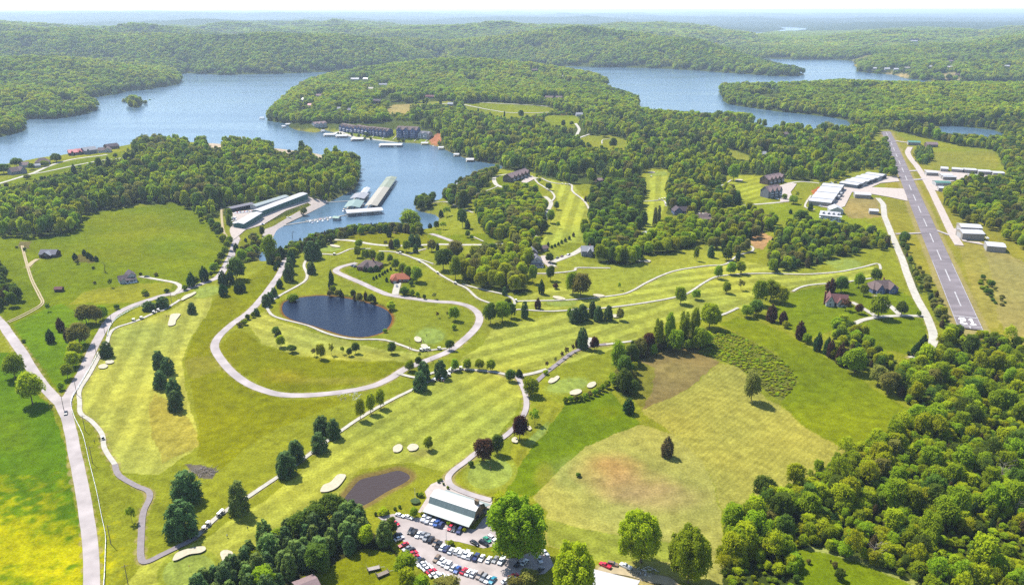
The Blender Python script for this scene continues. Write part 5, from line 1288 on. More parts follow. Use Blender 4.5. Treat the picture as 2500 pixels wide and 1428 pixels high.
    hand('in the tall hedgerow by the hay field', [(1606,855,76,28,'t','m'),(1632,850,86,30,'t','m'),(1668,845,84,30,'t','m'),(1690,842,90,30,'t','m'),(1650,858,54,40,'b','m'),(1706,855,54,38,'b','m'),(1722,845,36,36,'b','l'),(1582,862,48,34,'b','r'),(1562,872,46,32,'b','o'),(1542,890,50,34,'b','d'),(1507,908,74,38,'b','m'),(1525,932,62,40,'b','d'),(1524,955,56,40,'b','d'),(1545,962,36,30,'b','d'),(1535,1008,38,32,'c','d'),(1500,945,34,30,'b','m')])
    hand('in the low hedge below the green', [(1381,983,16,17,'s','m'),(1393,981,16,16,'s','m'),(1405,979,16,16,'s','o'),(1417,978,16,16,'s','m'),(1429,975,16,16,'s','m'),(1440,970,16,16,'s','o'),(1452,965,16,16,'s','m'),(1462,960,16,16,'s','m'),(1472,954,18,16,'s','m'),(1482,948,20,18,'s','m')])
    hand('along the hedge line of the right meadow', [(1882,785,44,30,'c','r'),(1912,790,32,24,'c','r'),(1918,800,18,20,'s','l'),(1954,828,46,29,'c','r'),(1970,838,26,24,'s','m'),(1994,856,46,24,'c','d'),(2018,866,44,22,'c','d'),(2028,872,44,24,'c','r'),(2050,890,54,26,'c','r'),(2086,910,60,54,'b','m'),(2064,890,40,30,'b','o')])
    hand('at the lower end of the right meadow', [(2142,940,48,42,'b','o'),(2166,960,52,48,'b','o'),(2232,868,30,22,'c','d'),(2243,856,30,20,'c','d'),(2255,843,28,18,'c','d'),(2218,866,10,12,'s','d')])
    hand('on the lawns of the two right houses', [(2144,775,54,45,'b','m'),(2200,770,34,30,'b','d'),(2242,771,14,14,'s','m'),(2097,766,24,20,'b','r'),(2064,758,28,26,'y','r'),(2026,714,36,28,'c','r'),(2053,714,38,34,'b','d'),(2096,702,36,26,'b','m'),(2108,722,28,22,'b','m'),(2137,685,28,28,'b','d'),(1880,735,50,44,'b','m'),(1855,745,60,36,'b','m'),(1905,740,40,36,'b','l'),(1845,770,36,36,'b','d'),(1822,775,30,30,'b','m')])
    hand('beside the runway', [(2207,594,28,23,'b','d'),(2180,433,22,20,'b','d'),(2006,450,20,16,'b','d'),(2018,447,16,10,'b','m')])
    hand('around the porch house slope', [(1978,515,20,14,'c','d'),(1936,498,20,24,'b','m'),(1930,522,12,10,'c','d'),(1952,548,34,34,'b','d'),(1915,487,14,14,'s','m'),(1946,484,16,10,'y','m')])
    hand('beside the clubhouse car park', [(1266,1362,152,142,'x','m'),(1222,1322,112,66,'b','l'),(1292,1424,34,54,'s','o'),(1012,1262,24,21,'b','m')])
    hand('in the line of giants at lower right', [(1400,1486,150,118,'x','l'),(1565,1372,130,104,'x','l'),(1680,1422,136,110,'x','m')])
    hand('at the right end of the pine grove', [(893,1330,46,40,'b','l'),(878,1272,40,34,'p','m'),(845,1262,42,40,'p','m'),(990,1410,60,54,'b','m'),(995,1437,50,44,'b','l'),(955,1306,40,38,'b','d'),(655,1432,38,36,'b','l'),(1092,1454,44,70,'b','o'),(1256,1446,36,40,'b','o'),(1030,1452,44,44,'b','m')])
    hand('on the clubhouse lawn', [(965,1245,8,9,'s','d'),(976,1240,8,9,'s','d'),(935,1255,16,28,'s','l'),(918,1258,9,9,'s','d'),(945,1250,9,10,'s','m'),(1020,1210,9,10,'s','d'),(1028,1212,11,15,'s','m'),(1071,1178,8,9,'s','d'),(1077,1174,7,10,'s','d'),(1083,1184,7,7,'s','d'),(1093,1193,8,8,'s','m'),(1203,1219,7,8,'s','d'),(1102,1330,12,16,'s','m')])
    hand('against the clubhouse walls', [(1030,1256,7,8,'s','l'),(1036,1252,9,9,'s','l'),(1057,1260,8,9,'s','l'),(1083,1271,8,8,'s','l'),(1097,1281,11,15,'s','m'),(1122,1288,7,8,'s','m'),(1134,1296,8,12,'s','l'),(1184,1238,8,7,'s','m'),(1192,1248,8,8,'s','m'),(1185,1260,8,8,'s','o')])
    hand('in the small clearing at lower right', [(1973,1375,12,12,'s','o'),(2038,1385,16,17,'s','o'),(2050,1415,28,26,'s','d'),(1952,1357,8,7,'s','d'),(2061,1401,10,7,'s','o'),(2028,1373,8,6,'s','o')])
    hand('on the lakeside lawn by the houses', [(42,408,22,30,'b','d'),(10,425,24,34,'b','d'),(138,396,20,28,'b','d'),(110,406,14,22,'s','m'),(78,415,16,16,'b','d'),(182,430,30,14,'c','d'),(242,410,24,16,'b','d'),(266,412,30,14,'c','d'),(310,390,18,20,'c','d'),(325,388,16,22,'c','d'),(338,386,16,18,'c','d'),(363,382,14,10,'b','d'),(68,438,12,18,'s','o'),(282,386,12,12,'b','m')])
    hand('on the condominium lawn', [(826,328,5,5,'b','d'),(832,329,5,5,'b','d'),(840,331,4,5,'s','d'),(859,333,8,6,'b','d'),(876,336,8,7,'b','d'),(890,340,6,7,'b','m'),(905,342,7,7,'b','d'),(973,346,9,8,'b','d'),(984,346,6,8,'b','d'),(895,332,9,12,'b','d')])
    hand('on the crest of the peninsula fields', [(1015,259,18,10,'b','m'),(1034,257,14,7,'b','d'),(1042,256,16,9,'b','m'),(1076,262,22,8,'p','m'),(1196,292,18,6,'p','d'),(1167,278,14,4,'p','d'),(1231,290,18,5,'p','d'),(1375,310,16,11,'b','d'),(1395,308,12,10,'b','m'),(1497,362,24,20,'b','d'),(1475,335,14,20,'b','d'),(1272,288,18,14,'b','d'),(1112,262,16,12,'b','m')])
    hand('along the hedge of the peninsula field', [(1314+i*8, 284.5-i*.9, 5, 8, 's','d') for i in range(11)])
    hand('on the small island in the lake', [(306,256,14,16,'b','o'),(316,257,20,16,'b','d'),(326,257,21,17,'b','d'),(336,257,17,15,'b','d'),(345,257,12,12,'b','m'),(356,256,10,10,'b','l'),(367,252,9,7,'b','m'),(377,250,8,4,'b','o')])
    hand('at the boat yard', [(741,525,20,18,'b','o'),(641,577,24,12,'b','d'),(611,582,10,10,'c','d'),(600,590,10,8,'c','d'),(625,578,10,8,'c','m'),(660,640,66,36,'b','m'),(708,612,10,8,'c','d')])
# ------------------------------------------------------------------ buildings
def bmat(key, col, **kw):
    if key not in M: M[key] = mat(key, col, **kw)
    return M[key]
def building_mats():
    W = lambda k, rgb, **kw: bmat(k, c(*rgb), **kw)
    W('white_metal_roof', (252,250,252), rough=.5, noise=.04, scale=.3, spec=.4, streak=(3.0, .1, .1)); M['white_roof'] = M['white_metal_roof']
    W('green_metal_roof', (170,196,186), rough=.5, noise=.06, scale=.4, streak=(3.0, .2, .2)); W('teal_roof', (110,170,150), rough=.5, noise=.05); W('pale_green_roof', (206,218,214), rough=.5, noise=.05, scale=.5)
    W('tan_roof', (214,206,186), rough=.6, noise=.06); W('sage_roof', (178,188,160), rough=.6, noise=.06); W('grey_roof', (150,148,160), rough=.85, noise=.14, scale=1.2); W('light_grey_roof', (196,198,206), rough=.85, noise=.1, scale=1.0)
    W('brown_shingles', (146,124,120), rough=.9, noise=.16, scale=1.5); W('dark_shingles', (112,98,104), rough=.9, noise=.16, scale=1.5); W('orange_shingles', (206,120,86), rough=.9, noise=.12, scale=1.2); W('red_metal_roof', (226,76,92), rough=.5, noise=.05); W('maroon_shingles', (150,102,100), rough=.9, noise=.12, scale=1.2); W('pink_grey_shingles', (176,150,150), rough=.9, noise=.14, scale=1.2)
    W('white_siding', (244,244,246), rough=.7, noise=.04, scale=1.0); W('beige_metal', (206,196,184), rough=.6, noise=.05, streak=(4.0, .2, .2)); W('grey_siding', (168,170,182), rough=.8, noise=.06); W('blue_siding', (126,142,190), rough=.8, noise=.08, scale=.8); W('log_timber', (96,66,48), rough=.9, noise=.2, scale=2.0); W('brick', (176,104,84), rough=.9, noise=.16, scale=3.0); W('stone', (176,150,120), rough=.95, noise=.22, scale=2.5)
    W('cedar_siding', (150,128,110), rough=.9, noise=.15, scale=1.5); W('teal_siding', (92,150,140), rough=.6, noise=.06); W('grey_metal', (150,164,170), rough=.5, noise=.06)
    M['glass'] = mat('window_glass', (.03,.04,.055), .12, 0, spec=.6); M['dark_opening'] = mat('dark_opening', (.02,.02,.025), .9, 0); M['trim'] = mat('white_trim', (.75,.75,.75), .7, .04); M['steel'] = mat('galvanised_steel', (.45,.46,.47), .5, .08, metal=.3)
    M['timber'] = mat('weathered_timber', (.16,.13,.10), .9, .2, 2.0); M['deck'] = mat('dock_deck', c(214,210,200), .9, .1, 1.0); M['rubber'] = mat('tyre_rubber', (.018,.018,.02), .85, 0)
    M['door'] = mat('roller_door', c(232,230,228), .6, .04, 2.0)

def frame(A, B, floor=None):
    a, b = at(*A, floor), at(*B, floor)
    d = (b - a).to_2d(); L = d.length; ang = math.atan2(d.y, d.x)
    return a, L, ang
def gable(name_w, name_r, root, x0, y0, x1, y1, z0, h, ridge, rise, wm, rm, over=.4, hip=0.0, thick=.18):
    w = MB()
    if ridge == 'x':
        m = (y0 + y1) / 2
        if hip == 0:
            prof = [(y0, z0), (y1, z0), (y1, h), (m, h + rise), (y0, h)]
            w.prism([(x0, y, z) for y, z in prof], [(x1, y, z) for y, z in prof])
        else: w.box(x0, y0, z0, x1, y1, h)
    else:
        m = (x0 + x1) / 2
        if hip == 0:
            prof = [(x0, z0), (x1, z0), (x1, h), (m, h + rise), (x0, h)]
            w.prism([(x, y0, z) for x, z in prof], [(x, y1, z) for x, z in prof])
        else: w.box(x0, y0, z0, x1, y1, h)
    w.build(name_w, wm, root)
    r = MB(); o = over; t = thick
    if ridge == 'x':
        D = (y1 - y0) / 2; dz = rise / D * o; e = .03
        a0, a1 = x0 - o, x1 + o; r0, r1 = a0 + hip, a1 - hip
        for s, yo in ((1, y0 - o), (-1, y1 + o)):
            q = [(a0, yo, h - dz + e), (a1, yo, h - dz + e), (r1, m, h + rise + e), (r0, m, h + rise + e)]
            r.prism(q, [(x, y, z + t) for x, y, z in q])
        if hip:
            for xa, xr in ((a0, r0), (a1, r1)):
                q = [(xa, y0 - o, h - dz + e), (xa, y1 + o, h - dz + e), (xr, m, h + rise + e)]
                r.prism(q, [(x, y, z + t) for x, y, z in q])
    else:
        D = (x1 - x0) / 2; dz = rise / D * o; e = .03
        a0, a1 = y0 - o, y1 + o; r0, r1 = a0 + hip, a1 - hip
        for xo in (x0 - o, x1 + o):
            q = [(xo, a0, h - dz + e), (xo, a1, h - dz + e), (m, r1, h + rise + e), (m, r0, h + rise + e)]
            r.prism(q, [(x, y, z + t) for x, y, z in q])
        if hip:
            for ya, yr in ((a0, r0), (a1, r1)):
                q = [(x0 - o, ya, h - dz + e), (x1 + o, ya, h - dz + e), (m, yr, h + rise + e)]
                r.prism(q, [(x, y, z + t) for x, y, z in q])
    return r.build(name_r, rm, root)
def opening(root, kind, x, y, z, w, h, face='front', m=None, fr=True):
    """a window or door set on a wall; face front (-y), back, left (-x) or right"""
    mb = MB(); d = .07
    if face in ('front', 'back'):
        s = -1 if face == 'front' else 1
        mb.box(x - w / 2, min(y, y + s * d), z, x + w / 2, max(y, y + s * d), z + h)
        o = mb.build(kind, m or (M['glass'] if kind == 'window' else M['door']), root)
        if fr:
            f = MB(); yy = y + s * d
            for (a0, b0, a1, b1) in ((x - w/2 - .1, z - .1, x + w/2 + .1, z), (x - w/2 - .1, z + h, x + w/2 + .1, z + h + .1), (x - w/2 - .1, z, x - w/2, z + h), (x + w/2, z, x + w/2 + .1, z + h)):
                f.box(a0, min(y, yy + s * .03), b0, a1, max(y, yy + s * .03), b1)
            f.build('frame', M['trim'], o)
    else:
        s = -1 if face == 'left' else 1
        mb.box(min(x, x + s * d), y - w / 2, z, max(x, x + s * d), y + w / 2, z + h)
        o = mb.build(kind, m or (M['glass'] if kind == 'window' else M['door']), root)
    return o
def house(name, label, cat, A, B, blocks, wm, rm, wins=(), doors=(), chim=(), porch=None, group=None, floor=None, over=.4, clear=1.0, lift=0.0, far=False):
    """blocks: x0,x1 as fractions of the front, y0,y1 m back from it, wall height, ridge axis, rise, hip"""
    a, L, ang = frame(A, B, floor)
    if far:
        a = at((A[0] + B[0]) / 2, A[1]); L = (B[0] - A[0]) * mpp(a); ang = random.uniform(-.35, .35); a = a - Vector((L / 2 * math.cos(ang), L / 2 * math.sin(ang), 0))
    root = empty(name, a + Vector((0, 0, lift)), ang, label, cat, group)
    for bk in blocks:
        x0, x1, y0, y1, h, ridge, rise = bk[:7]; hip = bk[7] if len(bk) > 7 else 0
        gable('wall', 'roof', root, x0 * L, y0, x1 * L, y1, -1.2, h, ridge, rise, M[bk[8]] if len(bk) > 8 else M[wm], M[bk[9]] if len(bk) > 9 else M[rm], over, hip)
    for w in wins:
        fx, y, z, ww, hh = w[:5]; opening(root, 'window', fx * L, y, z, ww, hh, w[5] if len(w) > 5 else 'front')
    for w in doors:
        fx, y, z, ww, hh = w[:5]; opening(root, 'door', fx * L, y, z, ww, hh, w[5] if len(w) > 5 else 'front', M[w[6]] if len(w) > 6 else None, False)
    for fx, y, z0, z1, s in chim:
        mb = MB(); mb.box(fx * L - s / 2, y - s / 2, z0, fx * L + s / 2, y + s / 2, z1); mb.box(fx * L - s / 2 - .1, y - s / 2 - .1, z1, fx * L + s / 2 + .1, y + s / 2 + .1, z1 + .25)
        mb.build('chimney', M['brick'], root)
    if porch:
        x0, x1, dep, h, rail = porch
        mb = MB(); mb.box(x0 * L, -dep, -.2, x1 * L, -.02, .25); mb.build('porch_deck', M['timber'] if not rail else M['trim'], root)
        q = [(x0 * L - .3, -dep - .3, h), (x1 * L + .3, -dep - .3, h), (x1 * L + .3, -.02, h + .7), (x0 * L - .3, -.02, h + .7)]
        mb = MB(); mb.prism(q, [(x, y, z + .15) for x, y, z in q]); mb.build('porch_roof', M[rm], root)
        n = max(3, int((x1 - x0) * L / 2.6))
        for i in range(n + 1):
            x = x0 * L + (x1 - x0) * L * i / n; mb = MB(); mb.box(x - .12, -dep, .25, x + .12, -dep + .24, h); mb.build('porch_post', M['trim'], root)
    cx = a.to_2d() + Vector((math.cos(ang), math.sin(ang))) * L / 2
    ymax = max(b[3] for b in blocks)
    mid = cx + Vector((-math.sin(ang), math.cos(ang))) * ymax / 2
    CLEAR.append((mid.x, mid.y, max(L, ymax) * .62 * clear)); CLEAR.append((mid.x - Vector((mid.x, mid.y)).normalized().x * ymax * .8, mid.y - Vector((mid.x, mid.y)).normalized().y * ymax * .8, max(L, ymax) * .5 * clear))
    return root

def win_row(n, y, z, w=1.1, h=1.3, face='front', a=.0, b=1.0):
    return [(a + (b - a) * (i + .5) / n, y, z, w, h, face) for i in range(n)]

def clubhouse():
    a, L, ang = frame((1037, 1258), (1136, 1292))
    W = 16.6; L = 21.5
    root = empty('clubhouse', a, ang, 'large clubhouse with pale green barn roof and stone gable beside car park', 'clubhouse')
    prof = [(0, 2.5), (.22 * W, 3.7), (.30 * W, 6.2), (.5 * W, 7.6), (.70 * W, 6.2), (.78 * W, 3.7), (W, 2.5)]
    w = MB(); x0, x1 = .6, L - .6
    pr = [(.7, -.8), (W - .7, -.8)] + [(min(max(y, .7), W - .7), z - .16) for y, z in reversed(prof)]
    w.prism([(x0, y, z) for y, z in pr], [(x1, y, z) for y, z in pr]); w.build('wall', M['stone'], root)
    for i in range(6):
        (ya, za), (yb, zb) = prof[i], prof[i + 1]
        if i == 0: ya -= .8; za -= .26
        if i == 5: yb += .8; zb -= .26
        q = [(-.5, ya, za), (L + .7, ya, za), (L + .7, yb, zb), (-.5, yb, zb)]
        mb = MB(); mb.prism(q, [(x, y, z + .14) for x, y, z in q])
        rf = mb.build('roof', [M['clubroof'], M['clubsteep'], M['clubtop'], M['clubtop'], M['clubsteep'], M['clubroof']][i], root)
        if i in (1, 2):
            for k in range(0, 0): pass
    for y, z in ((W * .38, 4.2), (W * .46, 4.6), (W * .54, 4.6), (W * .62, 4.2)): opening(root, 'window', x1, y, z, .8, 1.3, 'right')
    for y in (W * .2, W * .8): opening(root, 'window', x1, y, .9, 1.6, 1.3, 'right')
    opening(root, 'door', x1, W * .5, 0, 2.2, 2.4, 'right', M['dark_opening'])
    for i in range(6): opening(root, 'window', 2.5 + i * 3.2, .7, .7, 1.5, 1.2)
    mb = MB(); mb.box(L - 1.6, W * .5 - .55, 5.5, L + .1, W * .5 + .55, 9.2); mb.box(L - 1.7, W * .5 - .65, 9.2, L + .2, W * .5 + .65, 9.5); mb.build('chimney', M['stone'], root)
    mb = MB(); mb.box(L + .2, W * .5 - .06, 7.6, L + .35, W * .5 + .06, 10.0); mb.build('finial', M['trim'], root)

def hangars():
    # the two rows of joined hangars
    for (A, B, n, dep, wmat, rmat, lab, mode) in (
        ((1983, 505), (2038, 506), 6, 60, 'beige_metal', 'white_roof', 'long beige row of six joined hangars with white stepped roofs', 'a'),
        ((2052, 450), (2098, 462), 6, 75, 'grey_metal', 'white_roof', 'grey green row of six joined hangars with white roofs nearest woods', 'b')):
        if mode == 'a': a, b, e = at(1982, 503), at(2024, 506), at(2018, 454)
        else: a, b, e = at(2052, 452), at(2088, 458), at(2128, 420)
        u = (b - a).to_2d(); v = (e - a).to_2d(); Wd = u.length
        ang = math.atan2(u.y, u.x); un = u.normalized(); vn = Vector((-un.y, un.x))
        Ld = v.dot(vn)
        if mode == 'b': Wd = 22; Ld = 92; ang = math.atan2(*reversed((at(2162, 436) - at(2092, 462)).to_2d())) - math.pi / 2; un = Vector((math.cos(ang), math.sin(ang))); vn = Vector((-un.y, un.x)); a = at(2092, 462) ; a = a - Vector((un.x, un.y, 0)) * Wd
        else:
            f1, f2 = at(2028, 506), at(2060, 462); ang = math.atan2((f2 - f1).y, (f2 - f1).x) - math.pi / 2; un = Vector((math.cos(ang), math.sin(ang))); vn = Vector((-un.y, un.x)); Wd = 23; Ld = (f2 - f1).to_2d().length; a = f1 - Vector((un.x, un.y, 0)) * Wd
        root = empty('hangar_row', a, ang, lab, 'hangar row')
        for k in range(n):
            y0, y1 = Ld * k / n, Ld * (k + 1) / n - .9; h = 4.5 + .3 * (k % 2)
            gable('wall', 'roof', root, 0, y0, Wd, y1, -1.5, h, 'x', .9, M[wmat], M[rmat], .15)
            opening(root, 'door', Wd, (y0 + y1) / 2, 0, (y1 - y0) * .8, 3.6, 'right', M['dark_opening'] if k % 3 != 1 else M['door'], False)
        for k in (2, 3):
            if mode == 'a':
                y = Ld * (k + .5) / n; mb = MB(); q = [(Wd, y - 4, 3.9), (Wd + 3.4, y - 4, 3.7), (Wd + 3.4, y + 4, 3.7), (Wd, y + 4, 3.9)]; mb.prism(q, [(x, yy, z + .2) for x, yy, z in q]); mb.build('door_leaf', M['door'], root)
        c0 = a.to_2d() + un * Wd / 2 + vn * Ld / 2
        for s in (-.4, -.2, 0, .2, .4): p = c0 + vn * Ld * s; CLEAR.append((p.x, p.y, 20))
    def hg(A, B, dep, h, rise, label, wm='beige_metal', rm='white_roof', ridge='x', group='metal hangars along the runway', doors=1, dface='front'):
        a, L, ang = frame(A, B)
        root = empty('hangar', a, ang, label, 'hangar', group)
        gable('wall', 'roof', root, 0, 0, L, dep, -1.2, h, ridge, rise, M[wm], M[rm], .25)
        if doors: opening(root, 'door', 0, dep / 2, 0, dep * .6, h * .8, 'left', M['door'], False)
        if dface == 'front': opening(root, 'window', L * .3, 0, 1.3, 1.2, 1.0)
        m = a.to_2d() + Vector((math.cos(ang), math.sin(ang))) * L / 2 + Vector((-math.sin(ang), math.cos(ang))) * dep / 2
        CLEAR.append((m.x, m.y, max(L, dep) * .75))
        return root
    hg((2087, 484), (2126, 486), 14, 4.2, 1.0, 'beige hangar with white roof standing alone before the concrete apron')
    hg((2122, 523), (2144, 525), 11, 3.4, .8, 'small beige hangar with white roof beside the curved lane')
    hg((2348, 586), (2402, 588), 16, 6.2, 1.6, 'largest beige hangar with tall white roof right of the runway, front half'); hg((2344, 571), (2396, 574), 16, 6.4, 1.4, 'rear half of the largest hangar pair, right of the runway')
    hg((2408, 614), (2454, 618), 16, 5.0, 1.0, 'beige hangar with bright white roof nearest the right edge')
    hg((2262, 430), (2290, 431), 13, 4.4, .7, 'leftmost white roofed hangar of the far cluster beside taxiway')
    hg((2298, 437), (2326, 438), 12, 4.4, .7, 'middle row hangar just right of the leftmost one'); hg((2302, 440.5), (2334, 441.5), 6, 4.4, .7, 'front hangar of the far cluster, under the left pair')
    hg((2296, 420), (2314, 421), 16, 4.4, .9, 'rear row hangar of the far cluster, first from left'); hg((2322, 421), (2350, 423), 14, 4.4, .8, 'rear row hangar of the far cluster, second from left')
    hg((2354, 423), (2383, 425), 14, 4.4, .8, 'rear row hangar of the far cluster, third from left'); hg((2388, 427), (2419, 429), 14, 4.4, .8, 'rear row hangar of the far cluster, fourth from left'); hg((2424, 431), (2452, 432), 14, 4.4, .8, 'rightmost hangar of the far cluster at the wood')
    hg((2366, 438), (2394, 439), 13, 4.4, .8, 'front hangar of the far cluster beside the tall tree')
    hg((2284, 455), (2321, 456), 13, 4.2, 1.2, 'hangar with teal green roof beside the taxiway', 'white_siding', 'teal_roof'); hg((2291, 468), (2323, 470), 12, 4.2, .9, 'white roofed hangar in front of the teal roofed one')
    hg((2217, 355), (2247, 356), 16, 4.6, 1.6, 'pale teal roofed hangar at the far end of the runway', 'beige_metal', 'teal_roof')

def marina():
    def shed(label, A, B, width, h, rise, wm, rm, ridge='x'):
        a, L, ang = frame(A, B)
        root = empty('boat_shed', a, ang, label, 'boat shed', 'long boat sheds of the marina')
        gable('wall', 'roof', root, 0, 0, L, width, -1.5, h, ridge, rise, M[wm], M[rm], .3)
        for k in range(max(2, int(L / 14))): opening(root, 'door', L * (k + .5) / max(2, int(L / 14)), width, 0, 4.5, h * .75, 'back', M['door'], False)
        for s in (.1, .3, .5, .7, .9):
            m = a.to_2d() + Vector((math.cos(ang), math.sin(ang))) * L * s; CLEAR.append((m.x, m.y, 18))
    shed('white boat shed with green edged roof nearest the pine wood', (627, 515), (706, 492), 9, 5, 1.2, 'white_siding', 'pale_green_roof')
    shed('longest boat shed with white roof and teal side wall', (638, 529), (752, 488), 11, 5.5, 1.2, 'teal_siding', 'white_roof')
    shed('short front boat shed with white roof at the yard entrance', (596, 559), (641, 532), 11, 5, 1.2, 'teal_siding', 'white_roof')
    shed('open fronted green boat shed behind the row of parked boats', (566, 519), (622, 508), 9, 4, .8, 'dark_opening', 'grey_roof')
    zf = ZW
    def dock(label, corners, roofs, h=4.6, rise=1.4, group='covered boat docks of the marina', eaves=.2):
        """corners: px at roof level of front-left, front-right, back-left"""
        hz = ZW + h
        P = [Vector((*on_plane(x, y, hz), ZW)) for x, y in corners]
        P = [Vector((float(p.x), float(p.y), ZW)) for p in P]
        v = (P[2] - P[0]).to_2d(); Ld = v.length; ang = math.atan2(v.y, v.x) - math.pi / 2
        un = Vector((math.cos(ang), math.sin(ang))); Wd = abs((P[1] - P[0]).to_2d().dot(un))
        root = empty('boat_dock', P[0], ang, label, 'boat dock', group)
        mb = MB(); mb.box(0, 0, -.2, Wd * .08, Ld, .45); mb.box(Wd * .46, 0, -.2, Wd * .54, Ld, .45); mb.box(Wd * .92, 0, -.2, Wd, Ld, .45); mb.build('deck', M['deck'], root)
        n = max(2, int(Ld / 9))
        y = 0; tot = sum(r[0] for r in roofs)
        for (frac, rm) in roofs:
            y1 = y + Ld * frac / tot; m = Wd / 2; mb = MB()
            hh = h + (.25 if roofs.index((frac, rm)) % 2 else 0)
            for xo in (-.8, Wd + .8):
                q = [(xo, y, hh - .2), (xo, y1 - .3, hh - .2), (m, y1 - .3, hh + rise), (m, y, hh + rise)]; mb.prism(q, [(a_, b_, z + .2) for a_, b_, z in q])
            mb.build('roof', M[rm], root); y = y1
        for i in range(n + 1):
            for x in (.3, Wd - .3):
                mb = MB(); mb.box(x - .12, Ld * i / n - .12, .45, x + .12, Ld * i / n + .12, h - .25); mb.build('post', M['steel'], root)
        mb = MB(); mb.box(.4, .4, .5, Wd * .92 - .4, Ld - .6, 2.4); 
        return root, Wd, Ld
    R1 = dock('longest covered dock with tan and sage roof sections', [(892,503),(914,510),(945,433)], [(3,'tan_roof'),(3,'tan_roof'),(3,'sage_roof'),(1,'sage_roof')])
    R2 = dock('wide covered dock with pale green roof nearest the shore walkway', [(840,507),(873,512),(853,490)], [(1,'green_metal_roof')], rise=1.8)
    R3 = dock('covered dock with white and grey roof behind the green one', [(855,485),(885,488),(868,472)], [(1,'light_grey_roof')]); R4 = dock('small narrow covered dock furthest left behind the grey roof', [(880,472),(893,473),(890,459)], [(1,'white_roof')])
    R5 = dock('long low covered dock with white roof in front of the others', [(936,513),(939,520),(846,520)], [(1,'white_roof')], rise=.9)
    def walk(label, pts, w=2.0):
        mb = MB(); W_ = [Vector((float(on_plane(x, y, ZW + .4)[0]), float(on_plane(x, y, ZW + .4)[1]), ZW)) for x, y in pts]
        for p, q in zip(W_[:-1], W_[1:]):
            d = (q - p).normalized(); nrm = Vector((-d.y, d.x, 0)) * w / 2
            B_ = [p + nrm, p - nrm, q - nrm, q + nrm]; mb.prism([(v.x, v.y, ZW - .2) for v in B_], [(v.x, v.y, ZW + .5) for v in B_])
        o = mb.build('walkway', M['deck']); tag(o, label, 'dock walkway', 'floating walkways of the marina'); return W_
    walk('floating walkway from the gravel point to the covered docks', [(798,494),(848,491),(897,491)])
    Ws = walk('long floating walkway with finger slips crossing the cove', [(676,553),(750,541),(810,531),(846,525)])
    # finger slips
    k = 0
    for i in range(10):
        x = 752 + i * 6.2; y = 541 - i * 1.02
        p = Vector((float(on_plane(x, y, ZW)[0]), float(on_plane(x, y, ZW)[1]), ZW)); d = (Ws[1] - Ws[0]).to_2d().normalized(); nn = Vector((-d.y, d.x))
        mb = MB(); a_ = p.to_2d() - nn * 6; b_ = p.to_2d() + nn * 6
        B_ = [a_ + d * .4, a_ - d * .4, b_ - d * .4, b_ + d * .4]; mb.prism([(v.x, v.y, ZW - .2) for v in B_], [(v.x, v.y, ZW + .42) for v in B_])
        tag(mb.build('finger_slip', M['deck']), 'white finger slip on the cove walkway, ' + ordinal(i, 10), 'dock slip', 'finger slips of the cove walkway')
    house('dock_store', 'small floating dock store with teal roof at the walkway end', 'dock store', (812,538), (826,539), [(0,1,0,7,2.6,'x',1.2,0,'white_siding','teal_roof')], 'white_siding', 'teal_roof', win_row(2,0,1), [(.5,0,0,.9,2)], floor=ZW + .3)
    boats()
    # private and condominium docks along the far shore
    def sdock(label, x, y, wpx, dpx, grp='small roofed docks along the far shore'):
        p = Vector((*map(float, on_plane(x, y, ZW)), ZW)); m = mpp(p); Wd = wpx * m
        root = empty('boat_dock', p, 0, label, 'boat dock', grp); Dd = dpx * m * 5.5
        mb = MB(); mb.box(-Wd/2, 0, -.3, -Wd/2 + 1.5, Dd, .45); mb.box(Wd/2 - 1.5, 0, -.3, Wd/2, Dd, .45); mb.box(-Wd/2 + 1.5, Dd - 2, -.3, Wd/2 - 1.5, Dd, .45); mb.build('deck', M['deck'], root)
        gz = 3.2; mb = MB()
        q = [(-Wd/2, 0, gz), (Wd/2, 0, gz), (Wd/2, Dd, gz + .35), (-Wd/2, Dd, gz + .35)]; mb.prism(q, [(a_, b_, z + .25) for a_, b_, z in q]); mb.build('roof', M['white_roof'], root)
        for sx in (-1, 1):
            for yy in (.3, Dd - .3): mb = MB(); mb.box(sx * (Wd/2 - .3) - .12, yy - .12, .45, sx * (Wd/2 - .3) + .12, yy + .12, gz); mb.build('post', M['steel'], root)
    for lab, x, y, w, d in (('white roofed dock, leftmost of the three below the condominiums', 803, 334, 30, 4), ('white roofed dock, middle of the three below the condominiums', 832, 337, 28, 4), ('white roofed dock, rightmost of the three below the condominiums', 870, 345, 30, 5), ('largest white roofed dock standing off the condominium lawn', 952, 360, 56, 5), ('little roofed dock at the foot of the red bank', 1036, 355, 18, 3), ('little roofed dock right of the red bank', 1076, 366, 14, 3), ('little roofed dock under the shore trees, third from right', 1114, 383, 14, 3), ('little roofed dock under the shore trees, second from right', 1147, 396, 20, 4), ('lone dock at the tip of the wooded point', 638, 292, 11, 2), ('dock just right of the wooded point, lower', 691, 313, 9, 2), ('dock just right of the wooded point, upper', 701, 308, 11, 2.5), ('tiny dock near the beach left of condominiums', 787, 324, 9, 2), ('small dock on the shore below the right hand peninsula wood', 1468, 208, 7, 1.5)):
        sdock(lab, x, y, w, d)
def boat_proto():
    mb = MB()
    # hull: pointed bow at +x
    b = [(-3, -.8, -.1), (1.2, -.9, -.1), (3.2, 0, .1), (1.2, .9, -.1), (-3, .8, -.1)]; t = [(-3.1, -1.1, .8), (1.4, -1.15, .85), (3.7, 0, 1.0), (1.4, 1.15, .85), (-3.1, 1.1, .8)]
    mb.prism(b, t, 0); hull = mb
    cb = MB(); cb.box(-1.6, -.8, .82, .8, .8, 1.5, 0, .15); 
    return hull, cb
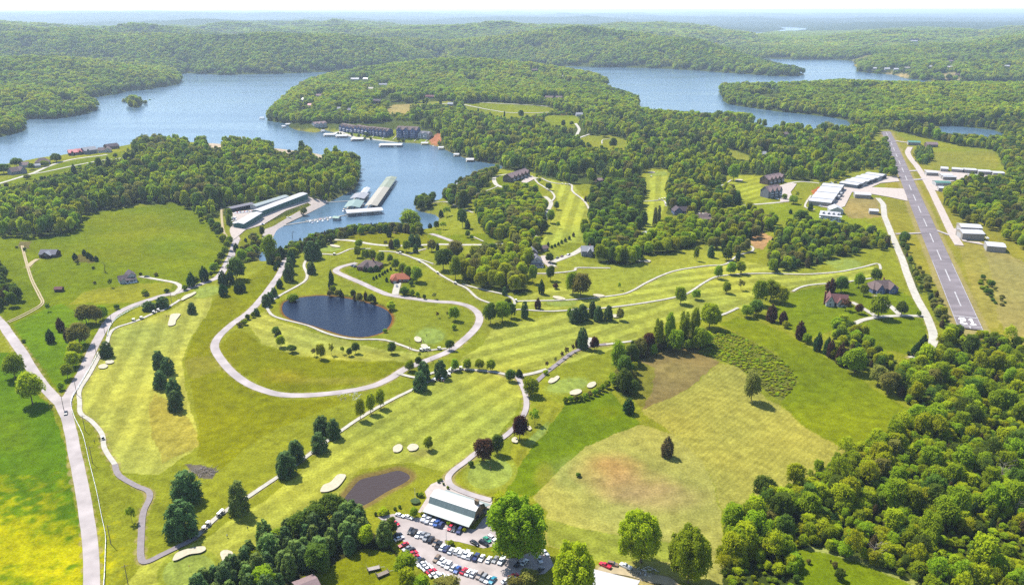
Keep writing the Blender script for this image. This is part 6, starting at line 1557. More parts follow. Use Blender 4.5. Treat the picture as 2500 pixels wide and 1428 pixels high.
def boats():
    M['gelcoat'] = mat('white_gelcoat', (.78,.78,.78), .3, .03); M['canvas'] = mat('blue_canvas', (.05,.09,.25), .8, .1); M['red_canvas'] = mat('red_canvas', (.4,.03,.04), .8, .1); M['tan_canvas'] = mat('tan_canvas', (.45,.36,.25), .8, .1)
    spots = []
    for i in range(9): spots.append((757 + i * 6.2, 543.2 - i * 1.02 + (2.6 if i % 2 else -2.6), 'white motor boat in the slips of the cove walkway, ' + ordinal(i, 9), 'boats in the finger slips', ZW, 1.62, i))
    for i in range(14): spots.append((576 + i * 3.6, 521.5 - i * .35, 'boat parked before the open green shed, ' + ordinal(i, 14), 'boats parked in the boat yard', None, 1.3, i + 3))
    for i, (x, y) in enumerate([(571,533),(572,537),(572,541),(573,546)]): spots.append((x, y, 'covered boat at the left side of the boat yard, ' + ['furthest', 'second', 'third', 'nearest'][i], 'boats at the yard edge', None, .2, i))
    spots.append((705, 532, 'long boat trailer load on the gravel shore', None, None, .3, 2)); spots.append((640, 549, 'boat parked below the long boat shed', None, None, .4, 1))
    proto = {}
    hull, cb = boat_proto()
    for n_, (x, y, lab, grp, z, rz, s) in enumerate(spots):
        p = at(x, y) if z is None else Vector((*map(float, on_plane(x, y, z)), z))
        root = empty('motor_boat', p + Vector((0, 0, .35 if z is None else 0)), rz + (math.pi if s % 2 else 0), lab, 'boat', grp)
        cm = [M['gelcoat'], M['canvas'], M['tan_canvas'], M['gelcoat'], M['red_canvas']][s % 5]
        root.scale = (.8, .8, .8)
        key = s % 5
        if key not in proto: proto[key] = (hull.build('hull', M['gelcoat'], root), cb.build('cover', cm, root))
        else:
            for o in proto[key]: ch = o.copy(); COL.objects.link(ch); ch.parent = root
    # the houseboat lying before the green dock
    p = Vector((*map(float, on_plane(851, 516.5, ZW)), ZW)); root = empty('houseboat', p, .1, 'white two deck houseboat moored before the green roofed dock', 'houseboat')
    mb = MB(); mb.box(-7, -2, -.3, 7, 2, .8); mb.build('hull', M['gelcoat'], root); mb = MB(); mb.box(-5.5, -1.7, .8, 5.2, 1.7, 3.0); cab = mb.build('cabin', M['gelcoat'], root)
    for i in range(4): opening(cab, 'window', -4 + i * 2.6, -1.7, 1.5, 1.4, .8, 'front', None, False)
    mb = MB(); mb.box(-5.8, -1.9, 3.05, 4.0, 1.9, 3.2); mb.build('upper_deck', M['tan_canvas'], root)

def houses():
    H = house
    H('cabin', 'dark log cabin with grey metal roof in the left meadow', 'cabin', (96,629), (136,629), [(0,1,0,9,2.8,'x',3.0,0,'log_timber','grey_roof'),(.22,.78,-2.5,3,2.6,'y',2.8,0,'log_timber','light_grey_roof')], 'log_timber', 'light_grey_roof', [(.1,0,.9,1.2,1.2),(.9,0,.9,1.2,1.2),(.5,-2.5,2.4,1.6,1.2)], [(.5,-2.5,0,1.8,2.1,'front','dark_opening')])
    H('house', 'white farmhouse with dark shingle roof at the end of a curved drive', 'house', (297,693), (332,688), [(-.1,.62,0,9,2.8,'x',2.6),(.5,1.1,1.5,12,4.4,'y',2.6),(.0,.3,-1.2,4,2.8,'y',1.6)], 'white_siding', 'dark_shingles', win_row(3,0,1,1.1,1.3,'front',.0,.45) + win_row(3,1.5,3.0,1.1,1.1,'front',.55,1.05), [(.4,0,0,1,2.1,'front','dark_opening')], [], (.3,1.05,2.4,2.6,True))
    H('shed', 'small brown shed with reddish roof in the left meadow', 'shed', (133,713), (151,713), [(0,1,0,4,2.2,'x',1.3)], 'log_timber', 'maroon_shingles', [], [(.5,0,0,1.6,1.9,'front','dark_opening')])
    H('house', 'long red roofed lodge on the lakeside lawn', 'house', (169,381), (208,377), [(0,.55,0,13,4.2,'x',3.6),(.45,1,2,14,4.2,'x',3.8),(.1,.32,-3,6,4.0,'y',3.2),(.6,.8,-1,6,4.0,'y',3.2)], 'log_timber', 'red_metal_roof', [(.2,-3,1,2.5,2),(.7,-1,1,2.5,2)] + win_row(3,0,1,1.3,1.3,'front',.4,.58))
    H('house', 'light grey house beside the red roofed lodge', 'house', (208,378), (239,374), [(0,1,0,14,5.5,'x',4),(.1,.35,-2,6,5.2,'y',3)], 'grey_siding', 'light_grey_roof', win_row(4,0,1,1.3,1.3) + win_row(4,0,3.6,1.3,1.3))
    H('house', 'brown roofed house right of the light grey one by the lake', 'house', (240,374), (272,372), [(0,.5,0,12,3.6,'x',3.4),(.5,1,-2,11,3.8,'y',3.4)], 'white_siding', 'brown_shingles', win_row(2,0,1) + [(.75,-2,1,2,1.6)])
    H('house', 'dark roofed house at the wood end of the lakeside row', 'house', (262,366), (292,363), [(0,1,0,12,4,'x',3.6)], 'cedar_siding', 'dark_shingles', win_row(4,0,1))
    H('house', 'grey house with white gable nearest the left lakeside road', 'house', (30,428), (66,423), [(0,.55,0,12,4.2,'x',4.6),(.55,1,-1,11,4.2,'y',4.2)], 'grey_siding', 'brown_shingles', win_row(2,0,1) + [(.78,-1,1,2.4,1.6),(.78,-1,4.4,1.4,1.3)])
    H('house', 'house with dark hipped roof behind shrubs by the lake', 'house', (86,405), (122,402), [(0,1,0,13,4,'x',5,6)], 'grey_siding', 'brown_shingles', win_row(4,0,1))
    H('house', 'pale pink roofed house half hidden by lakeside trees', 'house', (48,411), (70,409), [(0,1,0,10,4,'x',3.2)], 'white_siding', 'pink_grey_shingles', win_row(3,0,1))
    H('garage', 'small white garage between the lakeside houses', 'garage', (82,411), (100,409), [(0,1,0,8,3,'x',2)], 'white_siding', 'light_grey_roof', [], [(.5,0,0,3,2.3)])
    H('house', 'brick house with brown hipped roof at the end of the loop drive', 'house', (872,660), (922,662), [(0,1,0,13,3.2,'x',4.0,6),(.3,.6,-2.5,6,3.2,'y',3.2,2.5)], 'brick', 'brown_shingles', win_row(4,0,1,1.2,1.4), [(.46,-2.5,0,1.2,2.2,'front','dark_opening')], [(.7,6,5,8.6,.9)])
    H('house', 'low house with bright orange hipped roof and white drive', 'house', (952,690), (1000,689), [(.02,.98,0,11,2.7,'x',3.0,5),(.12,.4,-2.5,5,2.6,'y',2.2,2.2)], 'brick', 'orange_shingles', win_row(3,0,1,1.2,1.2,'front',.45,1), [(.26,-2.5,0,2.6,2.2)], [(.6,7,4,6.4,.7)])
    H('house', 'white gabled house, nearer of the twin houses with grey roof', 'house', (1297,652), (1324,651), [(0,1,0,11,4.6,'y',3.6),(.0,.5,2,8,4.6,'x',2.8)], 'white_siding', 'grey_roof', win_row(3,0,1) + [(.5,0,4.6,1.3,1.3)], [(.8,0,0,1,2.1,'front','dark_opening')], [], (-.05,1.05,2.6,2.6,True))
    H('house', 'tan gabled house, further of the twin houses with grey roof', 'house', (1292,632), (1313,631), [(0,1,0,10,4.4,'y',3.6),(.0,.5,2,8,4.4,'x',2.8)], 'cedar_siding', 'grey_roof', win_row(2,0,1) + [(.5,0,4.4,1.2,1.2)])
    H('garage', 'small dark garage behind the twin houses', 'garage', (1324,615), (1339,613), [(0,1,0,7,2.6,'x',2.0)], 'cedar_siding', 'brown_shingles', [], [(.5,0,0,2.6,2.1)])
    H('house', 'pale blue house with grey gable roof under the trees', 'house', (1420,626), (1448,627), [(0,1,0,10,4.4,'x',3.4),(.5,.9,-1.5,6,4.2,'y',3)], 'grey_siding', 'light_grey_roof', win_row(3,0,1,1.2,1.2,'front',0,.5) + [(.7,-1.5,1,2,1.5),(.7,-1.5,3.6,1.2,1.2)], [], [(.75,6,5,8.6,.9)])
    H('house', 'dark blue grey house with steep roofs in the middle wood', 'house', (1646,525), (1680,524), [(0,.6,0,11,3.6,'y',4.0),(.4,1,2,11,3.4,'x',3.8)], 'blue_siding', 'dark_shingles', win_row(3,0,.9,1.2,1.2,'front',0,.6), [(.8,2,0,2.4,2.2)])
    H('timber_house', 'timber house with brown roof and white porch deck on the slope', 'house', (1704,548), (1742,546), [(0,.85,0,11,5.6,'x',3.4),(.55,1,3,12,5.4,'y',3.4)], 'cedar_siding', 'brown_shingles', win_row(4,0,3.2,1.4,1.4,'front',0,.8) + win_row(3,0,.6,1.4,1.4,'front',0,.8), [], [(.3,6,6,10,.9)], (0,.8,3,5.6,True))
    H('house', 'white flat faced house showing among trees below the dark blue one', 'house', (1582,584), (1604,580), [(0,1,0,9,4.6,'x',1.4)], 'white_siding', 'white_roof', win_row(2,0,1.4))
    H('house', 'house with pale roof in the trees above the long fairway', 'house', (1460,447), (1474,446), [(0,1,0,9,3,'x',2)], 'cedar_siding', 'pink_grey_shingles', win_row(2,0,1))
    H('house', 'house with maroon roof, white wall and brick chimney by the right meadow', 'house', (2012,748), (2070,752), [(.08,.42,0,12,3.4,'y',4.6),(.3,1,2.5,12,3.2,'x',4.4),(.55,.78,.5,6,3.2,'y',3.0)], 'white_siding', 'maroon_shingles', [(.25,0,1,1.4,1.6),(.25,0,4.2,1.2,1.2),(.66,.5,1,1.6,1.4),(.9,2.5,1,1.4,1.4)], [(.48,2.5,0,1.1,2.2,'front','dark_opening')], [(.03,5,-1,9.4,1.1)])
    H('house', 'blue grey house with dark many gabled roof beside the lane', 'house', (2134,719), (2196,716), [(0,1,2,14,3.4,'x',4.6,5),(.08,.36,-1,8,3.6,'y',4.2),(.6,.86,-.5,8,3.4,'y',3.8)], 'blue_siding', 'brown_shingles', [(.22,-1,1,2.2,1.7),(.73,-.5,1,2.0,1.6),(.47,2,1,1.4,1.4)], [(.53,2,0,1.1,2.2,'front','dark_opening')], [(.6,9,6,9.4,.8)])
    # the white house with double porch and dormers, and the barn behind it
    a, L, ang = frame((1999,540), (2046,545))
    root = H('porch_house', 'white two storey house with long double porch and dormers', 'house', (2000,536), (2048,541), [(0,1,0,9,5.6,'x',2.6)], 'white_siding', 'white_roof', win_row(6,0,.6,1.1,1.7) + win_row(6,0,3.4,1.1,1.6))
    L = 50 * mpp(a)
    for x in (.16, .4, .62, .84):
        gable('dormer', 'dormer_roof', root, L * x - 1.1, .6, L * x + 1.1, 4.2, 5.6, 7.0, 'y', 1.1, M['white_siding'], M['white_roof'], .2); opening(root, 'window', L * x, .6, 5.9, .9, 1.0, 'front', None, False)
    for z in (.1, 3.0): mb = MB(); mb.box(-.4, -2.8, z - .15, L + .2, -.03, z + .1); mb.build('porch_deck', M['trim'], root)
    mb = MB(); q = [(-.6, -3.1, 5.2), (L + .4, -3.1, 5.2), (L + .4, 0, 5.9), (-.6, 0, 5.9)]; mb.prism(q, [(x, y, z + .15) for x, y, z in q]); mb.build('porch_roof', M['white_roof'], root)
    for i in range(9): x = -.2 + (L + .1) * i / 8; mb = MB(); mb.box(x - .1, -2.8, .1, x + .1, -2.6, 5.3); mb.build('porch_post', M['trim'], root)
    for z in (1.0, 3.95): mb = MB(); mb.box(-.3, -2.82, z, L + .1, -2.74, z + .1); mb.build('porch_rail', M['trim'], root)
    for s in (.25, .75):
        mb = MB(); x0, x1 = (L * .5, L * s); q = [(x0 - .5, -4.4, -.6), (x0 + .5, -4.4, -.6), (x1 + .5, -2.9, 3.0), (x1 - .5, -2.9, 3.0)]; mb.prism(q, [(x, y, z + .2) for x, y, z in q]); mb.build('stair', M['trim'], root)
    H('barn', 'white metal barn with pale gable directly behind the porch house', 'barn', (2026,523), (2058,524), [(0,1,0,14,4.6,'y',3.0)], 'white_siding', 'white_roof', win_row(2,0,2,.9,.9,'front',.2,.9), [])
    # town houses
    def row(name, label, A, B, n, wm, rm, h, rise, dep, bay, floors):
        a, L, ang = frame(A, B); root = empty(name, a, ang, label, 'town houses')
        gable('wall', 'roof', root, 0, 0, L, dep, -2, h, 'x', rise, M[wm], M[rm], .4)
        for k in range(n):
            x0, x1 = L * (k + .18) / n, L * (k + .82) / n
            gable('bay_wall', 'bay_roof', root, x0, -bay, x1, dep * .4, -2, h + (.3 if k % 2 else .0), 'y', rise * .8, M[wm], M[rm], .3)
            for f in range(floors): opening(root, 'window', (x0 + x1) / 2, -bay, .6 + f * 2.8, min(2.6, (x1 - x0) * .6), 1.5, 'front', None, floors < 4)
            for f in range(floors - 1): mb = MB(); mb.box(x0 + .2, -bay - 1.2, 2.7 + f * 2.8, x1 - .2, -bay, 2.85 + f * 2.8); mb.build('balcony', M['trim'], root)
        m = a.to_2d() + Vector((math.cos(ang), math.sin(ang))) * L / 2
        for s in (.1, .3, .5, .7, .9): q = a.to_2d() + Vector((math.cos(ang), math.sin(ang))) * L * s + Vector((-math.sin(ang), math.cos(ang))) * dep / 2; CLEAR.append((q.x, q.y, dep * 1.0)); CLEAR.append((q.x, q.y - dep, dep))
        return root
    row('condominium', 'blue three storey condominium, leftmost of the lakeside row', (829,320), (864,325), 4, 'blue_siding', 'brown_shingles', 9.5, 4, 16, 2, 3); row('condominium', 'blue three storey condominium, second of the lakeside row', (866,324), (900,331), 4, 'blue_siding', 'brown_shingles', 9.5, 4, 16, 2, 3)
    row('condominium', 'blue three storey condominium, third of the lakeside row', (901,329), (945,335), 5, 'blue_siding', 'brown_shingles', 9.5, 4, 16, 2, 3); row('condominium', 'tallest blue condominium with three tall gables by the lake', (968,337), (1018,337), 3, 'blue_siding', 'brown_shingles', 14.5, 5, 18, 2.5, 5)
    row('condominium', 'small pale condominium next to the red earth bank', (1020,336), (1046,339), 2, 'white_siding', 'grey_roof', 7.5, 3, 14, 2, 2); row('lodge', 'long low pinkish lodge left of the condominiums', (768,310), (798,309), 3, 'white_siding', 'pink_grey_shingles', 5, 3.2, 14, 2, 1)
    row('town_house_row', 'grey brown town houses at the head of the long fairway', (1248,446), (1292,430), 5, 'cedar_siding', 'pink_grey_shingles', 6, 4, 12, 2, 2)
    row('town_house_row', 'upper grey brown town houses beside the courtyard', (1874,452), (1912,444), 4, 'cedar_siding', 'pink_grey_shingles', 6.5, 4.2, 12, 2, 2); row('town_house_row', 'lower grey town houses beside the courtyard', (1875,485), (1907,480), 3, 'grey_siding', 'pink_grey_shingles', 8, 5, 12, 2, 3)
    # houses glimpsed in the woods of the far peninsula
    for lab, x, y, w, wm, rm, h in (('dark roofed house on the crest of the peninsula field', 1049, 241, 22, 'cedar_siding', 'maroon_shingles', 4), ('grey house beside the peninsula track', 1102, 262, 20, 'grey_siding', 'light_grey_roof', 6), ('white house with pale roof in the peninsula wood, upper left', 866, 198, 20, 'white_siding', 'white_roof', 5), ('pale roof glimpsed in the peninsula wood, upper middle', 893, 197, 16, 'white_siding', 'white_roof', 4), ('grey roofed house in the peninsula wood, right of the white ones', 935, 212, 20, 'grey_siding', 'light_grey_roof', 5), ('cream house in the peninsula wood, centre', 906, 222, 16, 'white_siding', 'tan_roof', 5), ('dark house on the peninsula left of the tan field', 919, 256, 20, 'log_timber', 'dark_shingles', 8), ('pale house in the lower peninsula wood', 830, 271, 14, 'white_siding', 'light_grey_roof', 4), ('grey roofed house low in the peninsula wood', 853, 274, 14, 'grey_siding', 'grey_roof', 4), ('pink roofed house left in the peninsula wood', 757, 262, 12, 'white_siding', 'red_metal_roof', 4), ('pinkish roofs at the left of the peninsula wood', 778, 238, 16, 'white_siding', 'pink_grey_shingles', 4), ('white cottage near the lake tip of the peninsula wood', 740, 250, 8, 'white_siding', 'white_roof', 6), ('brown roofed house on the right side of the peninsula wood', 1305, 175, 14, 'cedar_siding', 'brown_shingles', 4), ('white building in the right peninsula wood', 1372, 191, 8, 'white_siding', 'white_roof', 4), ('cluster house with brown roof above the peninsula loop', 1340, 243, 20, 'cedar_siding', 'brown_shingles', 4), ('second brown roof above the peninsula loop', 1364, 243, 16, 'cedar_siding', 'brown_shingles', 4), ('white barn with grey roof beside the green peninsula field', 1415, 285, 16, 'white_siding', 'light_grey_roof', 4), ('house hidden in the north wood near the tan clearing', 1918, 336, 20, 'cedar_siding', 'brown_shingles', 5), ('small pale roof in the wood beside the narrow fairway', 1865, 383, 14, 'white_siding', 'light_grey_roof', 3.5), ('brown roofed house at the far end of the runway', 2276, 360, 26, 'cedar_siding', 'pink_grey_shingles', 4), ('cream house behind the shore trees of the cove', 1123, 462, 12, 'white_siding', 'white_roof', 3.5), ('second cream house behind the shore trees of the cove', 1098, 448, 10, 'white_siding', 'white_roof', 3.5), ('brown house near the lake above the oval wood', 1192, 428, 20, 'cedar_siding', 'pink_grey_shingles', 4),
        ('white house on the far right shore, first from left', 2135, 171, 10, 'white_siding', 'white_roof', 5), ('white house on the far right shore, second from left', 2166, 172, 12, 'white_siding', 'white_roof', 5), ('white house on the far right shore, third from left', 2188, 173, 10, 'white_siding', 'white_roof', 5), ('white house on the far right shore, fourth from left', 2215, 170, 12, 'white_siding', 'tan_roof', 5), ('white house on the far right shore, fifth from left', 2272, 167, 12, 'white_siding', 'white_roof', 5), ('white house on the far right shore, sixth from left', 2318, 168, 14, 'white_siding', 'white_roof', 5), ('brown house by the far right marina', 2340, 187, 10, 'cedar_siding', 'brown_shingles', 5), ('lone white house in the far right woods', 2460, 166, 12, 'white_siding', 'white_roof', 5), ('white farm building deep in the far right woods', 2232, 103, 16, 'white_siding', 'white_roof', 6), ('pale house on the hillside above the far right shore', 2322, 153, 10, 'white_siding', 'pink_grey_shingles', 5)):
        ROOFS.append((x, y, w)); H('house', lab, 'house', (x - w / 2, y), (x + w / 2, y - .2), [(0, 1, 0, 11, h, 'x', 3.2)], wm, rm, win_row(3, 0, 1, 1.3, 1.3), clear=1.7, far=True)
    # partly seen at the bottom edge
    H('house', 'house with mauve shingle roof cut off by the bottom edge', 'house', (738,1470), (786,1452), [(0,1,0,9,2.6,'x',1.4)], 'grey_siding', 'pink_grey_shingles', win_row(2,0,.9))
    H('greenhouse', 'long white roofed shelter cut off by the bottom edge', 'greenhouse', (1430,1440), (1545,1470), [(0,1,0,9,2.4,'x',1.6)], 'white_siding', 'white_roof', win_row(4,0,.9))
# ------------------------------------------------------------------ cars, carts, people, poles
PAINT = dict(white=(.74,.74,.74), silver=(.52,.53,.55), grey=(.20,.205,.215), black=(.012,.012,.014), navy=(.02,.03,.10), blue=(.03,.08,.26), red=(.45,.010,.03), maroon=(.12,.015,.02), teal=(.02,.20,.28), taupe=(.24,.20,.17), green=(.02,.22,.12), bronze=(.16,.11,.07))
def paint_car(k):
    key = 'car_paint_' + k
    if key not in M: M[key] = mat(key, PAINT[k], .28, .03, 2.0, .6)
    return M[key]

VEH = {}
def body_between(mb, prof, w0, w1, m=0):
    """closed hull: side profile (x, z) with half width w0 low and w1 high"""
    zs = [p[1] for p in prof]; z0, z1 = min(zs), max(zs)
    hw = lambda z: w0 + (w1 - w0) * ((z - z0) / (z1 - z0)) ** 1.6
    a = [(x, -hw(z), z) for x, z in prof]; b = [(x, hw(z), z) for x, z in prof]
    mb.prism(a, b, m)
def wheel_mb(x, y, r=.34, w=.24):
    mb = MB(); mb.tube((x, y - w / 2, r), (x, y + w / 2, r), r, r, 12); return mb
def vehicle_meshes(kind):
    if kind in VEH: return VEH[kind]
    b, g = MB(), MB()
    if kind == 'sedan':
        body_between(b, [(-2.3,.28),(2.25,.26),(2.36,.5),(2.28,.72),(1.15,.93),(-1.55,.98),(-2.25,.92),(-2.38,.6)], .92, .82)
        g.prism([(-1.75,-.78,.95),(1.05,-.78,.93),(1.05,.78,.93),(-1.75,.78,.95)], [(-1.05,-.6,1.40),(.25,-.6,1.40),(.25,.6,1.40),(-1.05,.6,1.40)])
        b.prism([(-1.1,-.63,1.39),(.3,-.63,1.39),(.3,.63,1.39),(-1.1,.63,1.39)], [(-1.0,-.56,1.46),(.2,-.56,1.46),(.2,.56,1.46),(-1.0,.56,1.46)]); Lw = 1.42
    elif kind == 'suv':
        body_between(b, [(-2.35,.32),(2.25,.32),(2.4,.6),(2.3,.92),(1.2,1.08),(-2.3,1.12),(-2.42,.7)], .96, .88)
        g.prism([(-2.25,-.84,1.1),(1.1,-.84,1.06),(1.1,.84,1.06),(-2.25,.84,1.1)], [(-1.95,-.7,1.68),(.45,-.7,1.68),(.45,.7,1.68),(-1.95,.7,1.68)])
        b.prism([(-2.02,-.73,1.66),(.5,-.73,1.66),(.5,.73,1.66),(-2.02,.73,1.66)], [(-1.9,-.66,1.76),(.4,-.66,1.76),(.4,.66,1.76),(-1.9,.66,1.76)]); Lw = 1.45
    else:
        body_between(b, [(-2.75,.42),(2.55,.40),(2.7,.7),(2.6,1.02),(1.4,1.12),(-.55,1.14),(-.55,1.0),(-2.8,1.0)], .98, .92)
        b.box(-2.75,-.95,.99,-.6,-.86,1.28); b.box(-2.75,.86,.99,-.6,.95,1.28); b.box(-2.8,-.86,.99,-2.7,.86,1.26)
        g.prism([(-.6,-.84,1.12),(1.35,-.84,1.1),(1.35,.84,1.1),(-.6,.84,1.12)], [(-.45,-.7,1.74),(.7,-.7,1.74),(.7,.7,1.74),(-.45,.7,1.74)])
        b.prism([(-.5,-.73,1.72),(.75,-.73,1.72),(.75,.73,1.72),(-.5,.73,1.72)], [(-.42,-.66,1.82),(.65,-.66,1.82),(.65,.66,1.82),(-.42,.66,1.82)]); Lw = 1.7
    def me(mb, nm, mt):
        o = bpy.data.meshes.new(nm); o.from_pydata(mb.v, [], mb.f); o.materials.append(mt); return o
    wheels = [me(wheel_mb(sx * Lw, sy * .82), 'wheel', M['rubber']) for sx in (1, -1) for sy in (1, -1)]
    lights = []
    for sy in (1, -1):
        q = MB(); q.box(2.2 if kind != 'pickup' else 2.55, sy * .62 - .17, .6, 2.36 if kind != 'pickup' else 2.7, sy * .62 + .17, .76); lights.append(me(q, 'headlight', M['trim']))
    VEH[kind] = (me(b, 'body', paint_car('white')), me(g, 'windows', M['glass']), wheels, lights)
    return VEH[kind]
def vehicle(kind, colr, p, ang, label, group, cat=None):
    bm_, gm, wh, li = vehicle_meshes(kind)
    root = empty({'sedan': 'sedan', 'suv': 'sport_utility_car', 'pickup': 'pickup_truck'}[kind], p, ang, label, cat or {'pickup': 'pickup truck'}.get(kind, 'car'), group)
    root.scale = (.9, .9, .9)
    o = bpy.data.objects.new('body', bm_); COL.objects.link(o); o.parent = root
    o.material_slots[0].link = 'OBJECT'; o.material_slots[0].material = paint_car(colr)
    for nm, m_ in [('windows', gm)] + [('wheel', w) for w in wh] + [('headlight', q) for q in li]:
        o = bpy.data.objects.new(nm, m_); COL.objects.link(o); o.parent = root
    return root
def heading(x, y, dx, dy):
    a, b = at(x - dx, y - dy), at(x + dx, y + dy); d = b - a
    return math.atan2(d.y, d.x)
def car_park():
    z = lambda X, Y: (920 + X / 5, 1230 + Y / 5)
    KN = {'s': 'sedan', 'u': 'suv', 'p': 'pickup'}
    rows_ = {
     'the clubhouse wall row': (32, -48, [(575,180,'p','white'),(625,202,'p','silver'),(683,224,'s','white'),(732,242,'p','blue'),(786,260,'u','navy'),(900,292,'s','red'),(945,305,'s','black'),(1010,332,'u','navy')]),
     'the upper middle row': (32, -46, [(410,332,'s','black'),(456,350,'u','black'),(508,380,'s','white'),(565,385,'s','grey'),(606,416,'p','grey'),(662,442,'u','black'),(718,478,'s','bronze'),(755,508,'p','black'),(800,535,'s','white'),(850,552,'s','navy'),(905,578,'s','silver'),(980,582,'u','white'),(1027,606,'u','white'),(1085,622,'p','white'),(1135,642,'u','white'),(1210,654,'p','navy'),(1280,666,'s','white'),(1366,686,'s','white'),(1445,684,'s','grey'),(1520,702,'p','white')]),
     'the lower middle row': (34, -40, [(732,676,'u','bronze'),(785,702,'s','white'),(827,728,'s','silver'),(875,758,'u','white'),(935,786,'s','silver'),(982,808,'s','blue'),(1062,822,'s','red'),(1120,842,'s','white'),(1180,860,'s','silver'),(1255,880,'u','taupe'),(1305,908,'u','grey'),(1355,930,'s','silver'),(1412,938,'s','teal')]),
     'the wood edge row': (40, -17, [(250,385,'s','black'),(272,426,'s','white'),(328,505,'s','red'),(372,550,'s','grey'),(410,572,'s','black'),(440,606,'s','red'),(458,650,'s','red'),(490,685,'s','navy'),(528,702,'s','black'),(550,740,'s','white'),(592,767,'s','silver'),(626,797,'s','white'),(668,827,'s','red'),(700,866,'s','white'),(765,884,'s','white'),(826,908,'s','white')])}
    seen = {}
    for rown, (dx, dy, L) in rows_.items():
        byc = {}
        for e in L: byc.setdefault((e[2], e[3]), []).append(e)
        for (k, col), T in byc.items():
            for i, (X, Y_, _, _) in enumerate(T):
                px, py = z(X, Y_); p = at(px, py + 1.5); p.z += .12
                ang = heading(px, py, dx / 10, dy / 10) + (math.pi if random.random() < .5 else 0)
                lab = '%s %s in %s of the car park' % (col, {'s': 'sedan', 'u': 'sport utility car', 'p': 'pickup truck'}[k], rown)
                if len(T) > 1: lab += ', ' + ordinal(i, len(T)).replace('from the', 'from')
                vehicle(KN[k], col, p, ang + random.uniform(-.05, .05), lab, 'cars parked in ' + rown)
    for X, Y_, dx, dy, k, col, lab in ((283,144,40,12,'s','white','white sedan parked sideways at the entrance bend, left of another'), (388,167,40,14,'s','white','white sedan parked sideways near the round bush'), (228,240,25,14,'s','red','lone red car beside the pine grove at the entrance bend'),
       (1195,480,30,18,'s','black','low black sedan on the grass island'), (1305,482,36,18,'u','black','black sport utility car on the grass island'), (1348,440,14,12,'s','green','small green car between the grass island and big tree'), (1405,424,34,22,'u','white','white sport utility car under the left side of the big tree'),
       (2055,598,30,32,'s','silver','silver sedan furthest right in the shade of the big tree'), (1988,682,18,36,'s','silver','pale sedan in the shade, nearest the right edge of lot'), (1802,716,24,-24,'s','silver','silver sedan deep in the shade of the big tree'), (1722,738,24,-24,'s','black','dark sedan deep in the shade of the big tree'), (1990,812,24,-20,'s','black','dark sedan at the lower edge of the shade'), (1670,882,34,-12,'s','red','red sedan at the bottom right corner of the lot'), (1640,916,34,-12,'s','white','white sedan beside the red one in the bottom corner'), (1582,945,34,-14,'s','silver','silver sedan at the bottom right corner, leftmost of three')):
        px, py = z(X, Y_); p = at(px, py + 1.5); p.z += .12
        vehicle(KN[k], col, p, heading(px, py, dx / 10, dy / 10), lab, None)
    for x, y, dx, dy, k, col, lab in ((161,1010,-1.5,10,'s','black','dark sedan driving on the road just below the junction'), (969,700,1,6,'s','grey','grey sedan on the white drive of the orange roofed house'), (862,650,4,-1,'s','black','dark car at the brick house, left of the pair'), (868,652,4,-1,'u','grey','grey car at the brick house, right of the pair'), (359,677,4,0,'s','black','dark car on the drive of the white farmhouse'), (1361,631,5,-3,'s','black','black sedan on the drive right of the twin houses, leftmost'), (1372,627,5,-3,'s','maroon','dark red sedan on the drive right of the twin houses'), (1388,623,5,-2,'s','navy','dark blue sedan nearest the pale blue house'),
       (2410,583,3,2,'p','white','white pickup behind the largest hangar'), (2030,448,5,1,'p','white','white pickup behind the beige hangar row, left'), (2040,447,5,1,'u','black','dark car behind the beige hangar row, right'), (1897,487,4,1,'s','silver','silver sedan below the lower town houses'), (2090,449,4,-1,'s','white','white sedan before the grey hangar row, left'), (2117,446,4,-1,'s','blue','blue sedan before the grey hangar row, right'), (2105,452,4,-1,'u','white','white sport utility car on the concrete apron'),
       (1477,1383,-9,-4,'p','red','old red pickup truck at the dirt lane'), (1496,1380,9,2,'u','bronze','dark brown truck between the red and the white trucks'), (1527,1385,-9,-4,'p','white','old white truck with rusty bed at the dirt lane'), (2003,505,5,1,'s','silver','silver car left of the beige hangar row'), (1322,645,3,2,'s','silver','silver car beside the nearer twin house'), (1700,529,3,-4,'u','white','white car at the timber house')):
        p = at(x, y); p.z += .12; vehicle(KN[k], col, p, heading(x, y, dx, dy), lab, None)
